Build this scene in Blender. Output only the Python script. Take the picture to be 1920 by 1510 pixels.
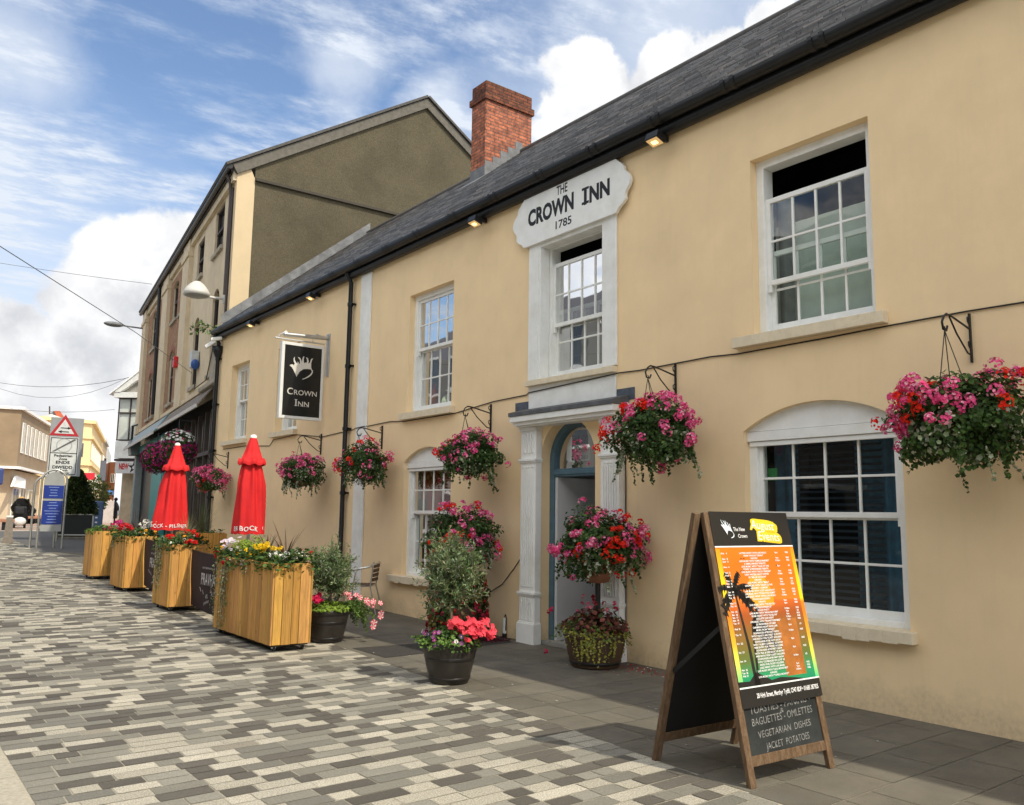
import bpy, bmesh, math, random
from mathutils import Vector, Matrix
from mathutils.geometry import tessellate_polygon

S = bpy.context.scene
for o in list(bpy.data.objects): bpy.data.objects.remove(o)
R = math.radians
# ------------------------------------------------------------------ camera
FPX, YAW, PIT, ROL, EYE = 1578.8, 0.658012, 0.132888, 0.0145205, 1.6
cy_, sy_, cp_, sp_ = math.cos(YAW), math.sin(YAW), math.cos(PIT), math.sin(PIT)
fw = Vector((sy_*cp_, cy_*cp_, sp_)); rt = Vector((cy_, -sy_, 0)); up = rt.cross(fw)
rt2 = rt*math.cos(ROL) + up*math.sin(ROL); up2 = up*math.cos(ROL) - rt*math.sin(ROL)
cam = bpy.data.cameras.new('camera'); camo = bpy.data.objects.new('camera', cam)
S.collection.objects.link(camo); S.camera = camo
camo.matrix_world = Matrix(((rt2.x, up2.x, -fw.x, 0), (rt2.y, up2.y, -fw.y, 0), (rt2.z, up2.z, -fw.z, EYE), (0, 0, 0, 1)))
cam.sensor_fit = 'HORIZONTAL'; cam.sensor_width = 36; cam.lens = 36*FPX/1920
cam.clip_start = 0.05; cam.clip_end = 3000

def pixdir(px, py):
    v = rt2*((px-960)/FPX) - up2*((py-755)/FPX) + fw
    return v.normalized()

# ------------------------------------------------------------------ sun and sky
SUN = Vector((0.21, -0.80, 1.0)).normalized()
sl = bpy.data.lights.new('sun', 'SUN'); so = bpy.data.objects.new('sun', sl); S.collection.objects.link(so)
sl.energy = 3.0; sl.angle = R(0.55); sl.color = (1.0, 0.91, 0.75)
so.rotation_euler = (-SUN).to_track_quat('-Z', 'Y').to_euler()
W = bpy.data.worlds.new('World'); S.world = W; W.use_nodes = True
nt = W.node_tree; nt.nodes.clear(); N = nt.nodes.new; L = nt.links.new
def wn(t, **k):
    n = N(t)
    for a, b in k.items(): setattr(n, a, b)
    return n
def wmath(op, a, b=None, c=None, clamp=False):
    n = N('ShaderNodeMath'); n.operation = op; n.use_clamp = clamp
    for i, v in enumerate((a, b, c)):
        if v is None: continue
        if isinstance(v, (int, float)): n.inputs[i].default_value = v
        else: L(v, n.inputs[i])
    return n.outputs[0]
def wvec(op, a, b=None, scale=None):
    n = N('ShaderNodeVectorMath'); n.operation = op
    for i, v in enumerate((a, b)):
        if v is None: continue
        if isinstance(v, (tuple, Vector)): n.inputs[i].default_value = tuple(v)
        else: L(v, n.inputs[i])
    if scale is not None: n.inputs['Scale'].default_value = scale
    return n.outputs['Value'] if op in ('DISTANCE', 'LENGTH', 'DOT_PRODUCT') else n.outputs['Vector']
def wnoise(vec, scale, detail=8, rough=.55, lac=2.0):
    n = N('ShaderNodeTexNoise'); n.inputs['Scale'].default_value = scale; n.inputs['Detail'].default_value = detail
    n.inputs['Roughness'].default_value = rough; n.inputs['Lacunarity'].default_value = lac; L(vec, n.inputs['Vector']); return n
def wramp(fac, pts):
    n = N('ShaderNodeMapRange'); n.interpolation_type = 'SMOOTHSTEP'
    n.inputs['From Min'].default_value = pts[0]; n.inputs['From Max'].default_value = pts[1]
    n.inputs['To Min'].default_value = pts[2]; n.inputs['To Max'].default_value = pts[3]
    L(fac, n.inputs['Value']); return n.outputs[0]
def wmixc(f, a, b):
    n = N('ShaderNodeMix'); n.data_type = 'RGBA'
    if isinstance(f, (int, float)): n.inputs[0].default_value = f
    else: L(f, n.inputs[0])
    for i, v in ((6, a), (7, b)):
        if isinstance(v, tuple): n.inputs[i].default_value = (*v, 1)
        else: L(v, n.inputs[i])
    return n.outputs[2]
tc = N('ShaderNodeTexCoord'); D0 = tc.outputs['Generated']
sky = N('ShaderNodeTexSky'); sky.sky_type = 'NISHITA'; sky.sun_disc = False
sky.sun_elevation = math.asin(SUN.z); sky.sun_rotation = math.atan2(SUN.x, SUN.y)
sky.air_density = 1.0; sky.dust_density = 0.6; sky.ozone_density = 2.6
bg1 = N('ShaderNodeBackground'); bg1.inputs['Strength'].default_value = 0.15; L(sky.outputs[0], bg1.inputs['Color'])
# cumulus heaps: noise-warped direction compared with the directions of the heaps
warp = wnoise(D0, 7.0, 9, .6)
off = wvec('SCALE', wvec('SUBTRACT', warp.outputs['Color'], (.5, .5, .5)), scale=.13)
D1 = wvec('ADD', D0, off)
def blobs(lst, vec):
    m = None
    for px, py, r in lst:
        d = wvec('DISTANCE', vec, pixdir(px, py))
        v = wmath('SUBTRACT', r/FPX*1.0, d)
        v = wmath('DIVIDE', v, r/FPX)
        m = v if m is None else wmath('MAXIMUM', m, v)
    return m
heaps = [(320, 500, 100), (250, 545, 110), (180, 590, 90), (330, 620, 130), (240, 660, 110),
         (20, 640, 75), (70, 690, 80), (0, 720, 90), (160, 720, 75), (210, 770, 70), (120, 830, 150), (230, 840, 90),
         (1095, 150, 75), (1130, 210, 95), (1060, 230, 80), (1250, 110, 70), (1330, 100, 60), (1215, 190, 90),
         (1450, 70, 60)]
mH = wramp(blobs(heaps, D1), (-.02, .22, 0, 1))
greys = [(50, 585, 75), (140, 650, 60), (330, 620, 80), (60, 745, 60), (190, 690, 55), (260, 600, 60), (1290, 150, 45), (1180, 120, 40), (40, 700, 45)]
mG = wramp(blobs(greys, D1), (-.2, .7, 0, 1))
n2 = wnoise(D0, 16.0, 8, .6)
shade = wmath('MULTIPLY', wramp(n2.outputs[0], (.38, .62, 0, 1)), .35)
shade = wmath('ADD', shade, wmath('MULTIPLY', mG, .48), clamp=True)
heapcol = wmixc(shade, (1.0, 1.0, 1.0), (.56, .58, .62))
# elsewhere in the sky: free broken clouds
sep = N('ShaderNodeSeparateXYZ'); L(D0, sep.inputs[0])
zc = wmath('MAXIMUM', sep.outputs[2], .06)
proj = N('ShaderNodeCombineXYZ'); L(wmath('DIVIDE', sep.outputs[0], zc), proj.inputs[0]); L(wmath('DIVIDE', sep.outputs[1], zc), proj.inputs[1])
fw_ = wvec('DOT_PRODUCT', D0, (0.6, 0.8, 0.0))
away = wramp(fw_, (.35, .0, 0, 1))
free = wmath('MULTIPLY', wramp(wnoise(D0, 3.2, 9, .58).outputs[0], (.44, .57, 0, 1)), away)
# thin high veils
pm = N('ShaderNodeMapping'); pm.inputs['Rotation'].default_value = (0, 0, R(25)); pm.inputs['Scale'].default_value = (1.0, 1.7, 1)
L(proj.outputs[0], pm.inputs[0])
v1 = wnoise(pm.outputs[0], 1.5, 10, .62); v2 = wnoise(pm.outputs[0], 6.5, 9, .66)
veil = wmath('MULTIPLY', wramp(v1.outputs[0], (.42, .66, 0, .80)), wramp(v2.outputs[0], (.36, .62, .25, 1.15)))
left = blobs([(-60, 560, 420), (-20, 110, 150), (-60, 330, 190), (640, 120, 90), (840, 230, 100), (200, 900, 300), (1250, 40, 260), (1030, 300, 220), (1500, 60, 260)], D1)
veil = wmath('ADD', veil, wramp(left, (-.15, .9, 0, .70)), clamp=True)
low = wramp(sep.outputs[2], (.24, .0, 0, .6))
veil = wmath('MAXIMUM', veil, low)
bgv = N('ShaderNodeBackground'); bgv.inputs['Color'].default_value = (.80, .87, .98, 1); bgv.inputs['Strength'].default_value = .78
bgh = N('ShaderNodeBackground'); L(heapcol, bgh.inputs['Color']); bgh.inputs['Strength'].default_value = .86
bgf = N('ShaderNodeBackground'); bgf.inputs['Color'].default_value = (1, .955, .87, 1); bgf.inputs['Strength'].default_value = 1.95
def wms(f, a, b):
    n = N('ShaderNodeMixShader')
    L(f, n.inputs[0]); L(a, n.inputs[1]); L(b, n.inputs[2]); return n.outputs[0]
s_ = wms(veil, bg1.outputs[0], bgv.outputs[0])
s_ = wms(free, s_, bgf.outputs[0])
s_ = wms(mH, s_, bgh.outputs[0])
out = N('ShaderNodeOutputWorld'); L(s_, out.inputs[0])
S.view_settings.view_transform = 'Standard'; S.view_settings.look = 'None'; S.view_settings.exposure = 0.36; S.view_settings.gamma = 1
S.render.engine = 'CYCLES'
S.cycles.max_bounces = 8; S.cycles.diffuse_bounces = 4; S.cycles.transparent_max_bounces = 16

# ------------------------------------------------------------------ materials
MATS = {}
def mat(name, col, rough=.85, var=.12, scale=6.0, bump=0.0, bscale=60.0, metal=0.0, stretch=(1, 1, 1), spec=.35, tint=None, tscale=1.3, tamt=.5, coord='Object', trans=0.0, emit=0.0, coat=0.0, detail=6):
    if name in MATS: return MATS[name]
    m = bpy.data.materials.new(name); m.use_nodes = True; t = m.node_tree; n = t.nodes; l = t.links
    b = n['Principled BSDF']
    b.inputs['Roughness'].default_value = rough; b.inputs['Metallic'].default_value = metal
    b.inputs['Specular IOR Level'].default_value = spec
    co = n.new('ShaderNodeTexCoord'); mp = n.new('ShaderNodeMapping'); mp.inputs['Scale'].default_value = stretch
    l.new(co.outputs[coord], mp.inputs[0])
    no = n.new('ShaderNodeTexNoise'); no.inputs['Scale'].default_value = scale; no.inputs['Detail'].default_value = detail; no.inputs['Roughness'].default_value = .6
    l.new(mp.outputs[0], no.inputs['Vector'])
    mr = n.new('ShaderNodeMapRange'); mr.inputs['From Min'].default_value = .3; mr.inputs['From Max'].default_value = .7
    mr.inputs['To Min'].default_value = 1-var; mr.inputs['To Max'].default_value = 1+var
    l.new(no.outputs['Fac'], mr.inputs[0])
    at = n.new('ShaderNodeAttribute'); at.attribute_name = 'Col'
    mx = n.new('ShaderNodeMix'); mx.data_type = 'RGBA'; mx.blend_type = 'MULTIPLY'; mx.inputs[0].default_value = 1
    mx.inputs[6].default_value = (*col, 1); l.new(at.outputs['Color'], mx.inputs[7]); c = mx.outputs[2]
    if tint:
        n3 = n.new('ShaderNodeTexNoise'); n3.inputs['Scale'].default_value = tscale; n3.inputs['Detail'].default_value = 8; n3.inputs['Roughness'].default_value = .65
        l.new(mp.outputs[0], n3.inputs['Vector'])
        r3 = n.new('ShaderNodeMapRange'); r3.inputs['From Min'].default_value = .45; r3.inputs['From Max'].default_value = .72; r3.inputs['To Max'].default_value = tamt
        l.new(n3.outputs['Fac'], r3.inputs[0])
        m3 = n.new('ShaderNodeMix'); m3.data_type = 'RGBA'; l.new(r3.outputs[0], m3.inputs[0]); l.new(c, m3.inputs[6]); m3.inputs[7].default_value = (*tint, 1)
        c = m3.outputs[2]
    vm = n.new('ShaderNodeVectorMath'); vm.operation = 'SCALE'; l.new(c, vm.inputs[0]); l.new(mr.outputs[0], vm.inputs['Scale'])
    l.new(vm.outputs[0], b.inputs['Base Color'])
    if bump:
        n4 = n.new('ShaderNodeTexNoise'); n4.inputs['Scale'].default_value = bscale; n4.inputs['Detail'].default_value = 4
        l.new(mp.outputs[0], n4.inputs['Vector'])
        bp = n.new('ShaderNodeBump'); bp.inputs['Strength'].default_value = min(1, bump); bp.inputs['Distance'].default_value = .01
        l.new(n4.outputs['Fac'], bp.inputs['Height']); l.new(bp.outputs[0], b.inputs['Normal'])
    if trans: b.inputs['Transmission Weight'].default_value = 0; b.inputs['Subsurface Weight'].default_value = 0
    if coat: b.inputs['Coat Weight'].default_value = coat; b.inputs['Coat Roughness'].default_value = .2
    if emit:
        b.inputs['Emission Color'].default_value = (*col, 1); b.inputs['Emission Strength'].default_value = emit
    if trans:
        tr = n.new('ShaderNodeBsdfTranslucent'); l.new(vm.outputs[0], tr.inputs['Color'])
        ms = n.new('ShaderNodeMixShader'); ms.inputs[0].default_value = trans
        l.new(b.outputs[0], ms.inputs[1]); l.new(tr.outputs[0], ms.inputs[2]); l.new(ms.outputs[0], n['Material Output'].inputs[0])
    MATS[name] = m
    return m
def brickmat(name, c1, c2, mortar, bw=.225, bh=.075, ms=.010, var=.2, rough=.9):
    if name in MATS: return MATS[name]
    m = mat(name, (1, 1, 1), rough, var, 9, .0); t = m.node_tree; n = t.nodes; l = t.links
    uv = n.new('ShaderNodeUVMap'); uv.uv_map = 'UV'
    br = n.new('ShaderNodeTexBrick'); l.new(uv.outputs[0], br.inputs['Vector'])
    br.inputs['Scale'].default_value = 1; br.inputs['Brick Width'].default_value = bw; br.inputs['Row Height'].default_value = bh
    br.inputs['Mortar Size'].default_value = ms; br.inputs['Mortar Smooth'].default_value = .3; br.inputs['Bias'].default_value = 0
    br.inputs['Color1'].default_value = (*c1, 1); br.inputs['Color2'].default_value = (*c2, 1); br.inputs['Mortar'].default_value = (*mortar, 1)
    mx = [q for q in n if q.type == 'MIX'][0]; l.new(br.outputs['Color'], mx.inputs[6])
    bp = n.new('ShaderNodeBump'); bp.inputs['Strength'].default_value = .7; bp.inputs['Distance'].default_value = .01; bp.invert = True
    l.new(br.outputs['Fac'], bp.inputs['Height']); l.new(bp.outputs[0], n['Principled BSDF'].inputs['Normal'])
    return m
def glassmat(name, tintc=(.02, .03, .03), amt=.55, rough=.02):
    if name in MATS: return MATS[name]
    m = bpy.data.materials.new(name); m.use_nodes = True; t = m.node_tree; n = t.nodes; l = t.links; n.clear()
    o = n.new('ShaderNodeOutputMaterial'); g = n.new('ShaderNodeBsdfGlossy'); g.inputs['Roughness'].default_value = rough
    tr = n.new('ShaderNodeBsdfTransparent'); tr.inputs[0].default_value = (.82, .88, .86, 1)
    fr0 = n.new('ShaderNodeFresnel'); fr0.inputs['IOR'].default_value = 1.5; fr = n.new('ShaderNodeMath'); fr.operation = 'MULTIPLY'; fr.inputs[1].default_value = .75; l.new(fr0.outputs[0], fr.inputs[0])
    no = n.new('ShaderNodeTexNoise'); no.inputs['Scale'].default_value = 2.2; no.inputs['Detail'].default_value = 1
    co = n.new('ShaderNodeTexCoord'); l.new(co.outputs['Object'], no.inputs['Vector'])
    bp = n.new('ShaderNodeBump'); bp.inputs['Strength'].default_value = .12; bp.inputs['Distance'].default_value = .02; l.new(no.outputs[0], bp.inputs['Height'])
    l.new(bp.outputs[0], g.inputs['Normal'])
    ms = n.new('ShaderNodeMixShader'); l.new(fr.outputs[0], ms.inputs[0]); l.new(tr.outputs[0], ms.inputs[1]); l.new(g.outputs[0], ms.inputs[2])
    l.new(ms.outputs[0], o.inputs[0]); MATS[name] = m
    return m

# ------------------------------------------------------------------ mesh builder
class MB:
    def __init__(s): s.v = []; s.f = []; s.c = []; s.m = []; s.col = (1, 1, 1); s.mi = 0; s.sm = []; s.smooth = False
    def add(s, vs, fs):
        b = len(s.v); s.v.extend([tuple(q) for q in vs])
        for f in fs:
            s.f.append([b+i for i in f]); s.c.append(s.col); s.m.append(s.mi); s.sm.append(s.smooth)
    def quad(s, a, b, c, d): s.add([a, b, c, d], [(0, 1, 2, 3)])
    def box(s, x0, y0, z0, x1, y1, z1):
        s.add([(x0, y0, z0), (x1, y0, z0), (x1, y1, z0), (x0, y1, z0), (x0, y0, z1), (x1, y0, z1), (x1, y1, z1), (x0, y1, z1)],
              [(0, 3, 2, 1), (4, 5, 6, 7), (0, 1, 5, 4), (1, 2, 6, 5), (2, 3, 7, 6), (3, 0, 4, 7)])
    def obox(s, o, ax, ay, az):   # corner + three edge vectors
        o, ax, ay, az = map(Vector, (o, ax, ay, az))
        p = [o, o+ax, o+ax+ay, o+ay]; p += [q+az for q in p]
        s.add(p, [(0, 3, 2, 1), (4, 5, 6, 7), (0, 1, 5, 4), (1, 2, 6, 5), (2, 3, 7, 6), (3, 0, 4, 7)])
    def bar(s, a, b, w, h, upv=(0, 0, 1)):
        a, b = Vector(a), Vector(b); d = (b-a); u = Vector(upv); x = d.cross(u)
        if x.length < 1e-6: x = d.cross(Vector((1, 0, 0)))
        x.normalize(); y = x.cross(d).normalized()
        s.obox(a-x*w/2-y*h/2, x*w, y*h, d)
    def tube(s, pts, r, n=8, cap=True, closed=False):
        pts = [Vector(p) for p in pts]; rs = r if isinstance(r, (list, tuple)) else [r]*len(pts)
        old = s.smooth; s.smooth = True
        ring = []; prev = None
        for i, p in enumerate(pts):
            if closed: d = pts[(i+1) % len(pts)]-pts[i-1]
            else: d = (pts[min(i+1, len(pts)-1)]-pts[max(i-1, 0)])
            d = d.normalized() if d.length > 1e-9 else Vector((0, 0, 1))
            if prev is None: x = d.orthogonal().normalized()
            else:
                x = prev-d*prev.dot(d); x = x.normalized() if x.length > 1e-6 else d.orthogonal().normalized()
            prev = x; y = d.cross(x)
            ring.append([p+(x*math.cos(2*math.pi*k/n)+y*math.sin(2*math.pi*k/n))*rs[i] for k in range(n)])
        vs = [q for rr in ring for q in rr]; fs = []
        m = len(pts)
        for i in range(m if closed else m-1):
            j = (i+1) % m
            for k in range(n): fs.append((i*n+k, i*n+(k+1) % n, j*n+(k+1) % n, j*n+k))
        s.add(vs, fs); s.smooth = False
        if cap and not closed:
            s.add(ring[0], [tuple(range(n-1, -1, -1))]); s.add(ring[-1], [tuple(range(n))])
        s.smooth = old
    def lathe(s, c, prof, n=24, smooth=True):
        old = s.smooth; s.smooth = smooth
        c = Vector(c); vs = []; fs = []
        for r, z in prof:
            for k in range(n): vs.append(c+Vector((r*math.cos(2*math.pi*k/n), r*math.sin(2*math.pi*k/n), z)))
        for i in range(len(prof)-1):
            for k in range(n): fs.append((i*n+k, i*n+(k+1) % n, (i+1)*n+(k+1) % n, (i+1)*n+k))
        s.add(vs, fs); s.smooth = old
    def prism(s, loop, d, holes=()):   # planar loop (list of 3d pts) extruded by vector d
        d = Vector(d); loops = [[Vector(p) for p in loop]]+[[Vector(p) for p in h] for h in holes]
        flat = [p for q in loops for p in q]
        tris = tessellate_polygon(loops)
        s.add(flat, [tuple(t) for t in tris]); s.add([p+d for p in flat], [tuple(reversed(t)) for t in tris])
        for q in loops:
            n = len(q); s.add(q+[p+d for p in q], [(i, (i+1) % n, n+(i+1) % n, n+i) for i in range(n)])
    def poly(s, loop, holes=()):
        loops = [[Vector(p) for p in loop]]+[[Vector(p) for p in h] for h in holes]
        flat = [p for q in loops for p in q]; s.add(flat, [tuple(t) for t in tessellate_polygon(loops)])
    def sphere(s, c, r, n=12, m=8, sc=(1, 1, 1)):
        c = Vector(c); prof = [(math.sin(math.pi*i/m), math.cos(math.pi*i/m)) for i in range(m+1)]
        vs = []; fs = []
        for a, z in prof:
            a = max(a, 1e-4)
            for k in range(n): vs.append(c+Vector((a*math.cos(2*math.pi*k/n)*r*sc[0], a*math.sin(2*math.pi*k/n)*r*sc[1], z*r*sc[2])))
        for i in range(m):
            for k in range(n): fs.append((i*n+k, (i+1)*n+k, (i+1)*n+(k+1) % n, i*n+(k+1) % n))
        old = s.smooth; s.smooth = True; s.add(vs, fs); s.smooth = old
    def text(s, body, o, ux, uy, size, bold=0.0, align='CENTER', depth=0.0, sx=1.0, shear=0.0, space=1.0, width=None):
        vs, fs = textmesh(body, align, bold, shear, space)
        o, ux, uy = Vector(o), Vector(ux).normalized(), Vector(uy).normalized(); nn = ux.cross(uy)
        if width and vs:
            w = max(v[0] for v in vs)-min(v[0] for v in vs); sx = width/(w*size)
        s.add([o+ux*(v[0]*size*sx)+uy*(v[1]*size)+nn*depth for v in vs], fs)
    def build(s, name, mats, parent=None, world=True, bevel=0.0, loc=None):
        me = bpy.data.meshes.new(name)
        off = Vector((0, 0, 0))
        if world:
            q = parent
            while q is not None: off += q.location; q = q.parent
            if loc is not None: off += Vector(loc)
        me.from_pydata([tuple(Vector(v)-off) for v in s.v] if off.length else s.v, [], s.f)
        if not isinstance(mats, (list, tuple)): mats = [mats]
        for m_ in mats: me.materials.append(m_)
        me.polygons.foreach_set('material_index', s.m); me.polygons.foreach_set('use_smooth', s.sm)
        ca = me.color_attributes.new('Col', 'FLOAT_COLOR', 'CORNER'); buf = []
        uvl = me.uv_layers.new(name='UV'); ub = []
        V = s.v
        for p, c in zip(me.polygons, s.c):
            n_ = p.normal; ax, ay, az = abs(n_.x), abs(n_.y), abs(n_.z)
            for vi in p.vertices:
                buf.extend((c[0], c[1], c[2], 1)); q = V[vi]
                if ax >= ay and ax >= az: ub.extend((q[1], q[2]))
                elif ay >= az: ub.extend((q[0], q[2]))
                else: ub.extend((q[0], q[1]))
        ca.data.foreach_set('color', buf); uvl.data.foreach_set('uv', ub)
        o = bpy.data.objects.new(name, me); S.collection.objects.link(o)
        if parent is not None: o.parent = parent
        if loc is not None: o.location = loc
        if bevel:
            md = o.modifiers.new('bevel', 'BEVEL'); md.width = bevel; md.segments = 2; md.limit_method = 'ANGLE'
        return o
_tc = {}
def textmesh(body, align, bold, shear, space):
    key = (body, align, bold, shear, space)
    if key in _tc: return _tc[key]
    cu = bpy.data.curves.new('t', 'FONT'); cu.body = body; cu.align_x = align; cu.offset = bold; cu.shear = shear; cu.space_character = space
    cu.resolution_u = 3
    ob = bpy.data.objects.new('t', cu); S.collection.objects.link(ob); bpy.context.view_layer.update()
    dg = bpy.context.evaluated_depsgraph_get(); me = ob.evaluated_get(dg).to_mesh()
    r_ = ([tuple(v.co) for v in me.vertices], [tuple(p.vertices) for p in me.polygons])
    bpy.data.objects.remove(ob); bpy.data.curves.remove(cu)
    _tc[key] = r_
    return r_
def tag(o, label=None, cat=None, group=None, kind=None):
    if label: o['label'] = label
    if cat: o['category'] = cat
    if group: o['group'] = group
    if kind: o['kind'] = kind
    return o
def empty(name, loc, label=None, cat=None, group=None, rz=0.0):
    o = bpy.data.objects.new(name, None); o.location = loc; o.rotation_euler = (0, 0, rz); o.empty_display_size = .1
    S.collection.objects.link(o); return tag(o, label, cat, group)
def copy_tree(o, parent=None):
    c = o.copy(); S.collection.objects.link(c); c.parent = parent
    for ch in list(o.children): copy_tree(ch, c)
    return c
GY = [-60, 10, 14, 18, 22, 28, 34, 47, 70, 86, 200, 400]; GZ = [0, 0, .05, .09, .13, .25, .36, .58, .68, .73, .8, .8]
def gz(y):
    if y <= GY[0]: return 0.0
    for i in range(len(GY)-1):
        if y <= GY[i+1]: return GZ[i]+(GZ[i+1]-GZ[i])*(y-GY[i])/(GY[i+1]-GY[i])
    return GZ[-1]
rnd = random.Random(7)
def bgp(px, py, dist):   # direction of a far point at a given horizontal distance
    d = pixdir(px, py); h = math.hypot(d.x, d.y); return Vector((d.x/h*dist, d.y/h*dist, EYE+d.z/h*dist))
# ------------------------------------------------------------------ ground
D = 6.96
m_ground = mat('earth_and_tarmac', (.13, .125, .115), .9, .15, 2.0, .2, 80, tint=(.17, .16, .14), tscale=.5, tamt=.6)
g = MB(); ys = [-60, -20, 0, 5, 10, 12, 14, 16, 18, 20, 22, 25, 28, 31, 34, 38, 42, 47, 55, 62, 70, 78, 86, 120, 200, 500, 900]
for i in range(len(ys)-1):
    a, b = ys[i], ys[i+1]
    g.quad((-500, a, gz(a)-.012), (700, a, gz(a)-.012), (700, b, gz(b)-.012), (-500, b, gz(b)-.012))
tag(g.build('ground', m_ground), kind='structure')
# setts: individual stones of three rocks in running rows
m_joint = mat('sett_joint', (.38, .345, .265), .95, .15, 30)
m_set_l = mat('granite_setts', (1, 1, 1), .78, .26, 85, .25, 160, detail=3, tint=(.15, .138, .11), tscale=.9, tamt=.5)
j = MB()
for i in range(len(ys)-1):
    a, b = max(ys[i], -6), min(ys[i+1], 47)
    if b > a: j.quad((.9, a, gz(a)-.003), (5.2, a, gz(a)-.003), (5.2, b, gz(b)-.003), (.9, b, gz(b)-.003))
jo = tag(j.build('paving_joints', m_joint), kind='structure')
s = MB(); rg = random.Random(11); y = 0.6; last = 0
def edge(yy): return 4.30 if yy < 3 else 4.30+min(.52, (yy-3)*.075) if yy < 10 else 4.82
while y < 46:
    h = .135 if y < 26 else .27
    x = .93+rg.uniform(-.25, 0) ; xe = edge(y)
    x = .93
    while x < xe-.05:
        w = rg.choice((.15, .20, .25, .31, .37))
        x1 = min(x+w, xe)
        if xe-x1 < .09: x1 = xe
        k = rg.random()
        if k > .72 and (last > .72 or rg.random() < .18) and rg.random() < .9: k = rg.random()*.72
        if k < .38 and last < .38 and rg.random() < .5: k = .38+rg.random()*.6
        last = k
        if k < .38: c = rg.choice(((.42, .388, .305), (.46, .425, .34), (.385, .355, .28)))
        elif k < .66: c = rg.choice(((.205, .194, .157), (.245, .232, .19), (.17, .163, .134)))
        elif k < .67: c = (.27, .245, .19)
        else: c = rg.choice(((.088, .079, .064), (.108, .097, .079), (.097, .087, .071)))
        q = rg.uniform(.92, 1.08); s.col = tuple(v*q for v in c); s.mi = 1 if c[0] > .35 else 0
        z0 = gz(y); z1 = gz(y+h); e = rg.uniform(-.0015, .0015); e2 = rg.uniform(-.001, .001)
        t = .0045
        s.quad((x+t, y+t, z0+e), (x1-t, y+t, z0+e2), (x1-t, y+h-t, z1+e2), (x+t, y+h-t, z1+e))
        x = x1
    y += h
m_set_g = mat('speckled_granite_setts', (1, 1, 1), .8, .5, 110, .5, 200, detail=2, tint=(.20, .185, .15), tscale=.9, tamt=.45)
tag(s.build('road_setts', [m_set_l, m_set_g]), kind='structure')
# pavement of large dark flags
m_flag = mat('pavement_flags', (1, 1, 1), .8, .16, 2.2, .35, 120, tint=(.10, .095, .085), tscale=3.5, tamt=.55)
m_fj = mat('flag_joint', (.30, .275, .22), .95, .2, 20)
s = MB(); b = MB()
for i in range(len(ys)-1):
    a, c = max(ys[i], -6), min(ys[i+1], 30)
    if c > a: b.quad((4.2, a, gz(a)-.0055), (7.3, a, gz(a)-.0055), (7.3, c, gz(c)-.0055), (4.2, c, gz(c)-.0055))
tag(b.build('pavement_joints', m_fj), kind='structure')
y = -1.2; rg = random.Random(5)
while y < 29:
    h = .405; xs = [edge(y)+.01, edge(y)+.37+rg.uniform(-.01, .01)]
    off = .28 if int(round((y+1.2)/.405)) % 2 else .55
    xs.append(xs[-1]+off)
    while xs[-1] < 7.0: xs.append(xs[-1]+rg.choice((.55, .6, .6)))
    for i in range(len(xs)-1):
        k = rg.uniform(.86, 1.14); s.col = (.132*k, .12*k, .093*k)
        x0, x1 = xs[i], min(xs[i+1], 7.05); t = .003
        if x1-x0 < .02: continue
        s.quad((x0+t, y+t, gz(y)), (x1-t, y+t, gz(y)), (x1-t, y+h-t, gz(y+h)), (x0+t, y+h-t, gz(y+h)))
    y += h
tag(s.build('pavement', m_flag), kind='structure')
# darker patch of tarmac let into the flags, and pale slabs at the far kerb
p = MB(); p.poly([(4.84, 9.30, .004), (4.84, 8.50, .004), (6.78, 8.66, .004), (6.78, 9.12, .004)])
tag(p.build('road_patch', mat('old_tarmac', (.045, .042, .037), .95, .3, 60, .6, 300)), kind='structure')
p = MB(); rg = random.Random(2); y = -3
while y < 46:
    p.col = (1, .97, .9) if rg.random() < .5 else (.93, .91, .85)
    p.box(-.30, y+.004, -.05, .915, y+.896, .004+gz(y)); y += .9
tag(p.build('kerb_slabs', mat('pale_kerb_stone', (.42, .39, .33), .85, .2, 30, .3, 200), ), kind='structure')
p = MB()
for i in range(20):
    a, b = -6+i*3, -6+(i+1)*3
    if a < 46: p.quad((-9, a, gz(a)-.003), (-.30, a, gz(a)-.003), (-.30, b, gz(b)-.003), (-9, b, gz(b)-.003))
tag(p.build('far_pavement', mat('grey_flags', (.26, .25, .22), .85, .2, 3)), kind='structure')
# the plaza at the far end: tarmac, reddish brick band
p = MB()
for i in range(len(ys)-1):
    a, b = max(ys[i], 42), min(ys[i+1], 120)
    if b > a: p.quad((-30, a, gz(a)-.004), (60, a, gz(a)-.004), (60, b, gz(b)-.004), (-30, b, gz(b)-.004))
tag(p.build('plaza', mat('plaza_brick_paving', (.36, .235, .17), .9, .12, .8, .1, 10, tint=(.33, .29, .24), tscale=.3, tamt=.8)), kind='structure')
p = MB()
for a, b in ((29, 31), (31, 34), (34, 38), (38, 42), (42, 45)):
    p.quad((4.6, a, gz(a)), (22, a, gz(a)), (22, b, gz(b)), (4.6, b, gz(b)))
tag(p.build('side_road', mat('fresh_tarmac', (.105, .102, .098), .92, .1, 4, .2, 150)), kind='structure')
p = MB()
for a, b in ((44.8, 45.6), (47.8, 48.3), (52.5, 53.6)):
    p.quad((-6, a, gz(a)+.004), (14, a, gz(a)+.004), (14, b, gz(b)+.004), (-6, b, gz(b)+.004))
tag(p.build('paving_bands', mat('cream_paving_band', (.44, .41, .34), .9, .2, 3)), kind='structure')

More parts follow.
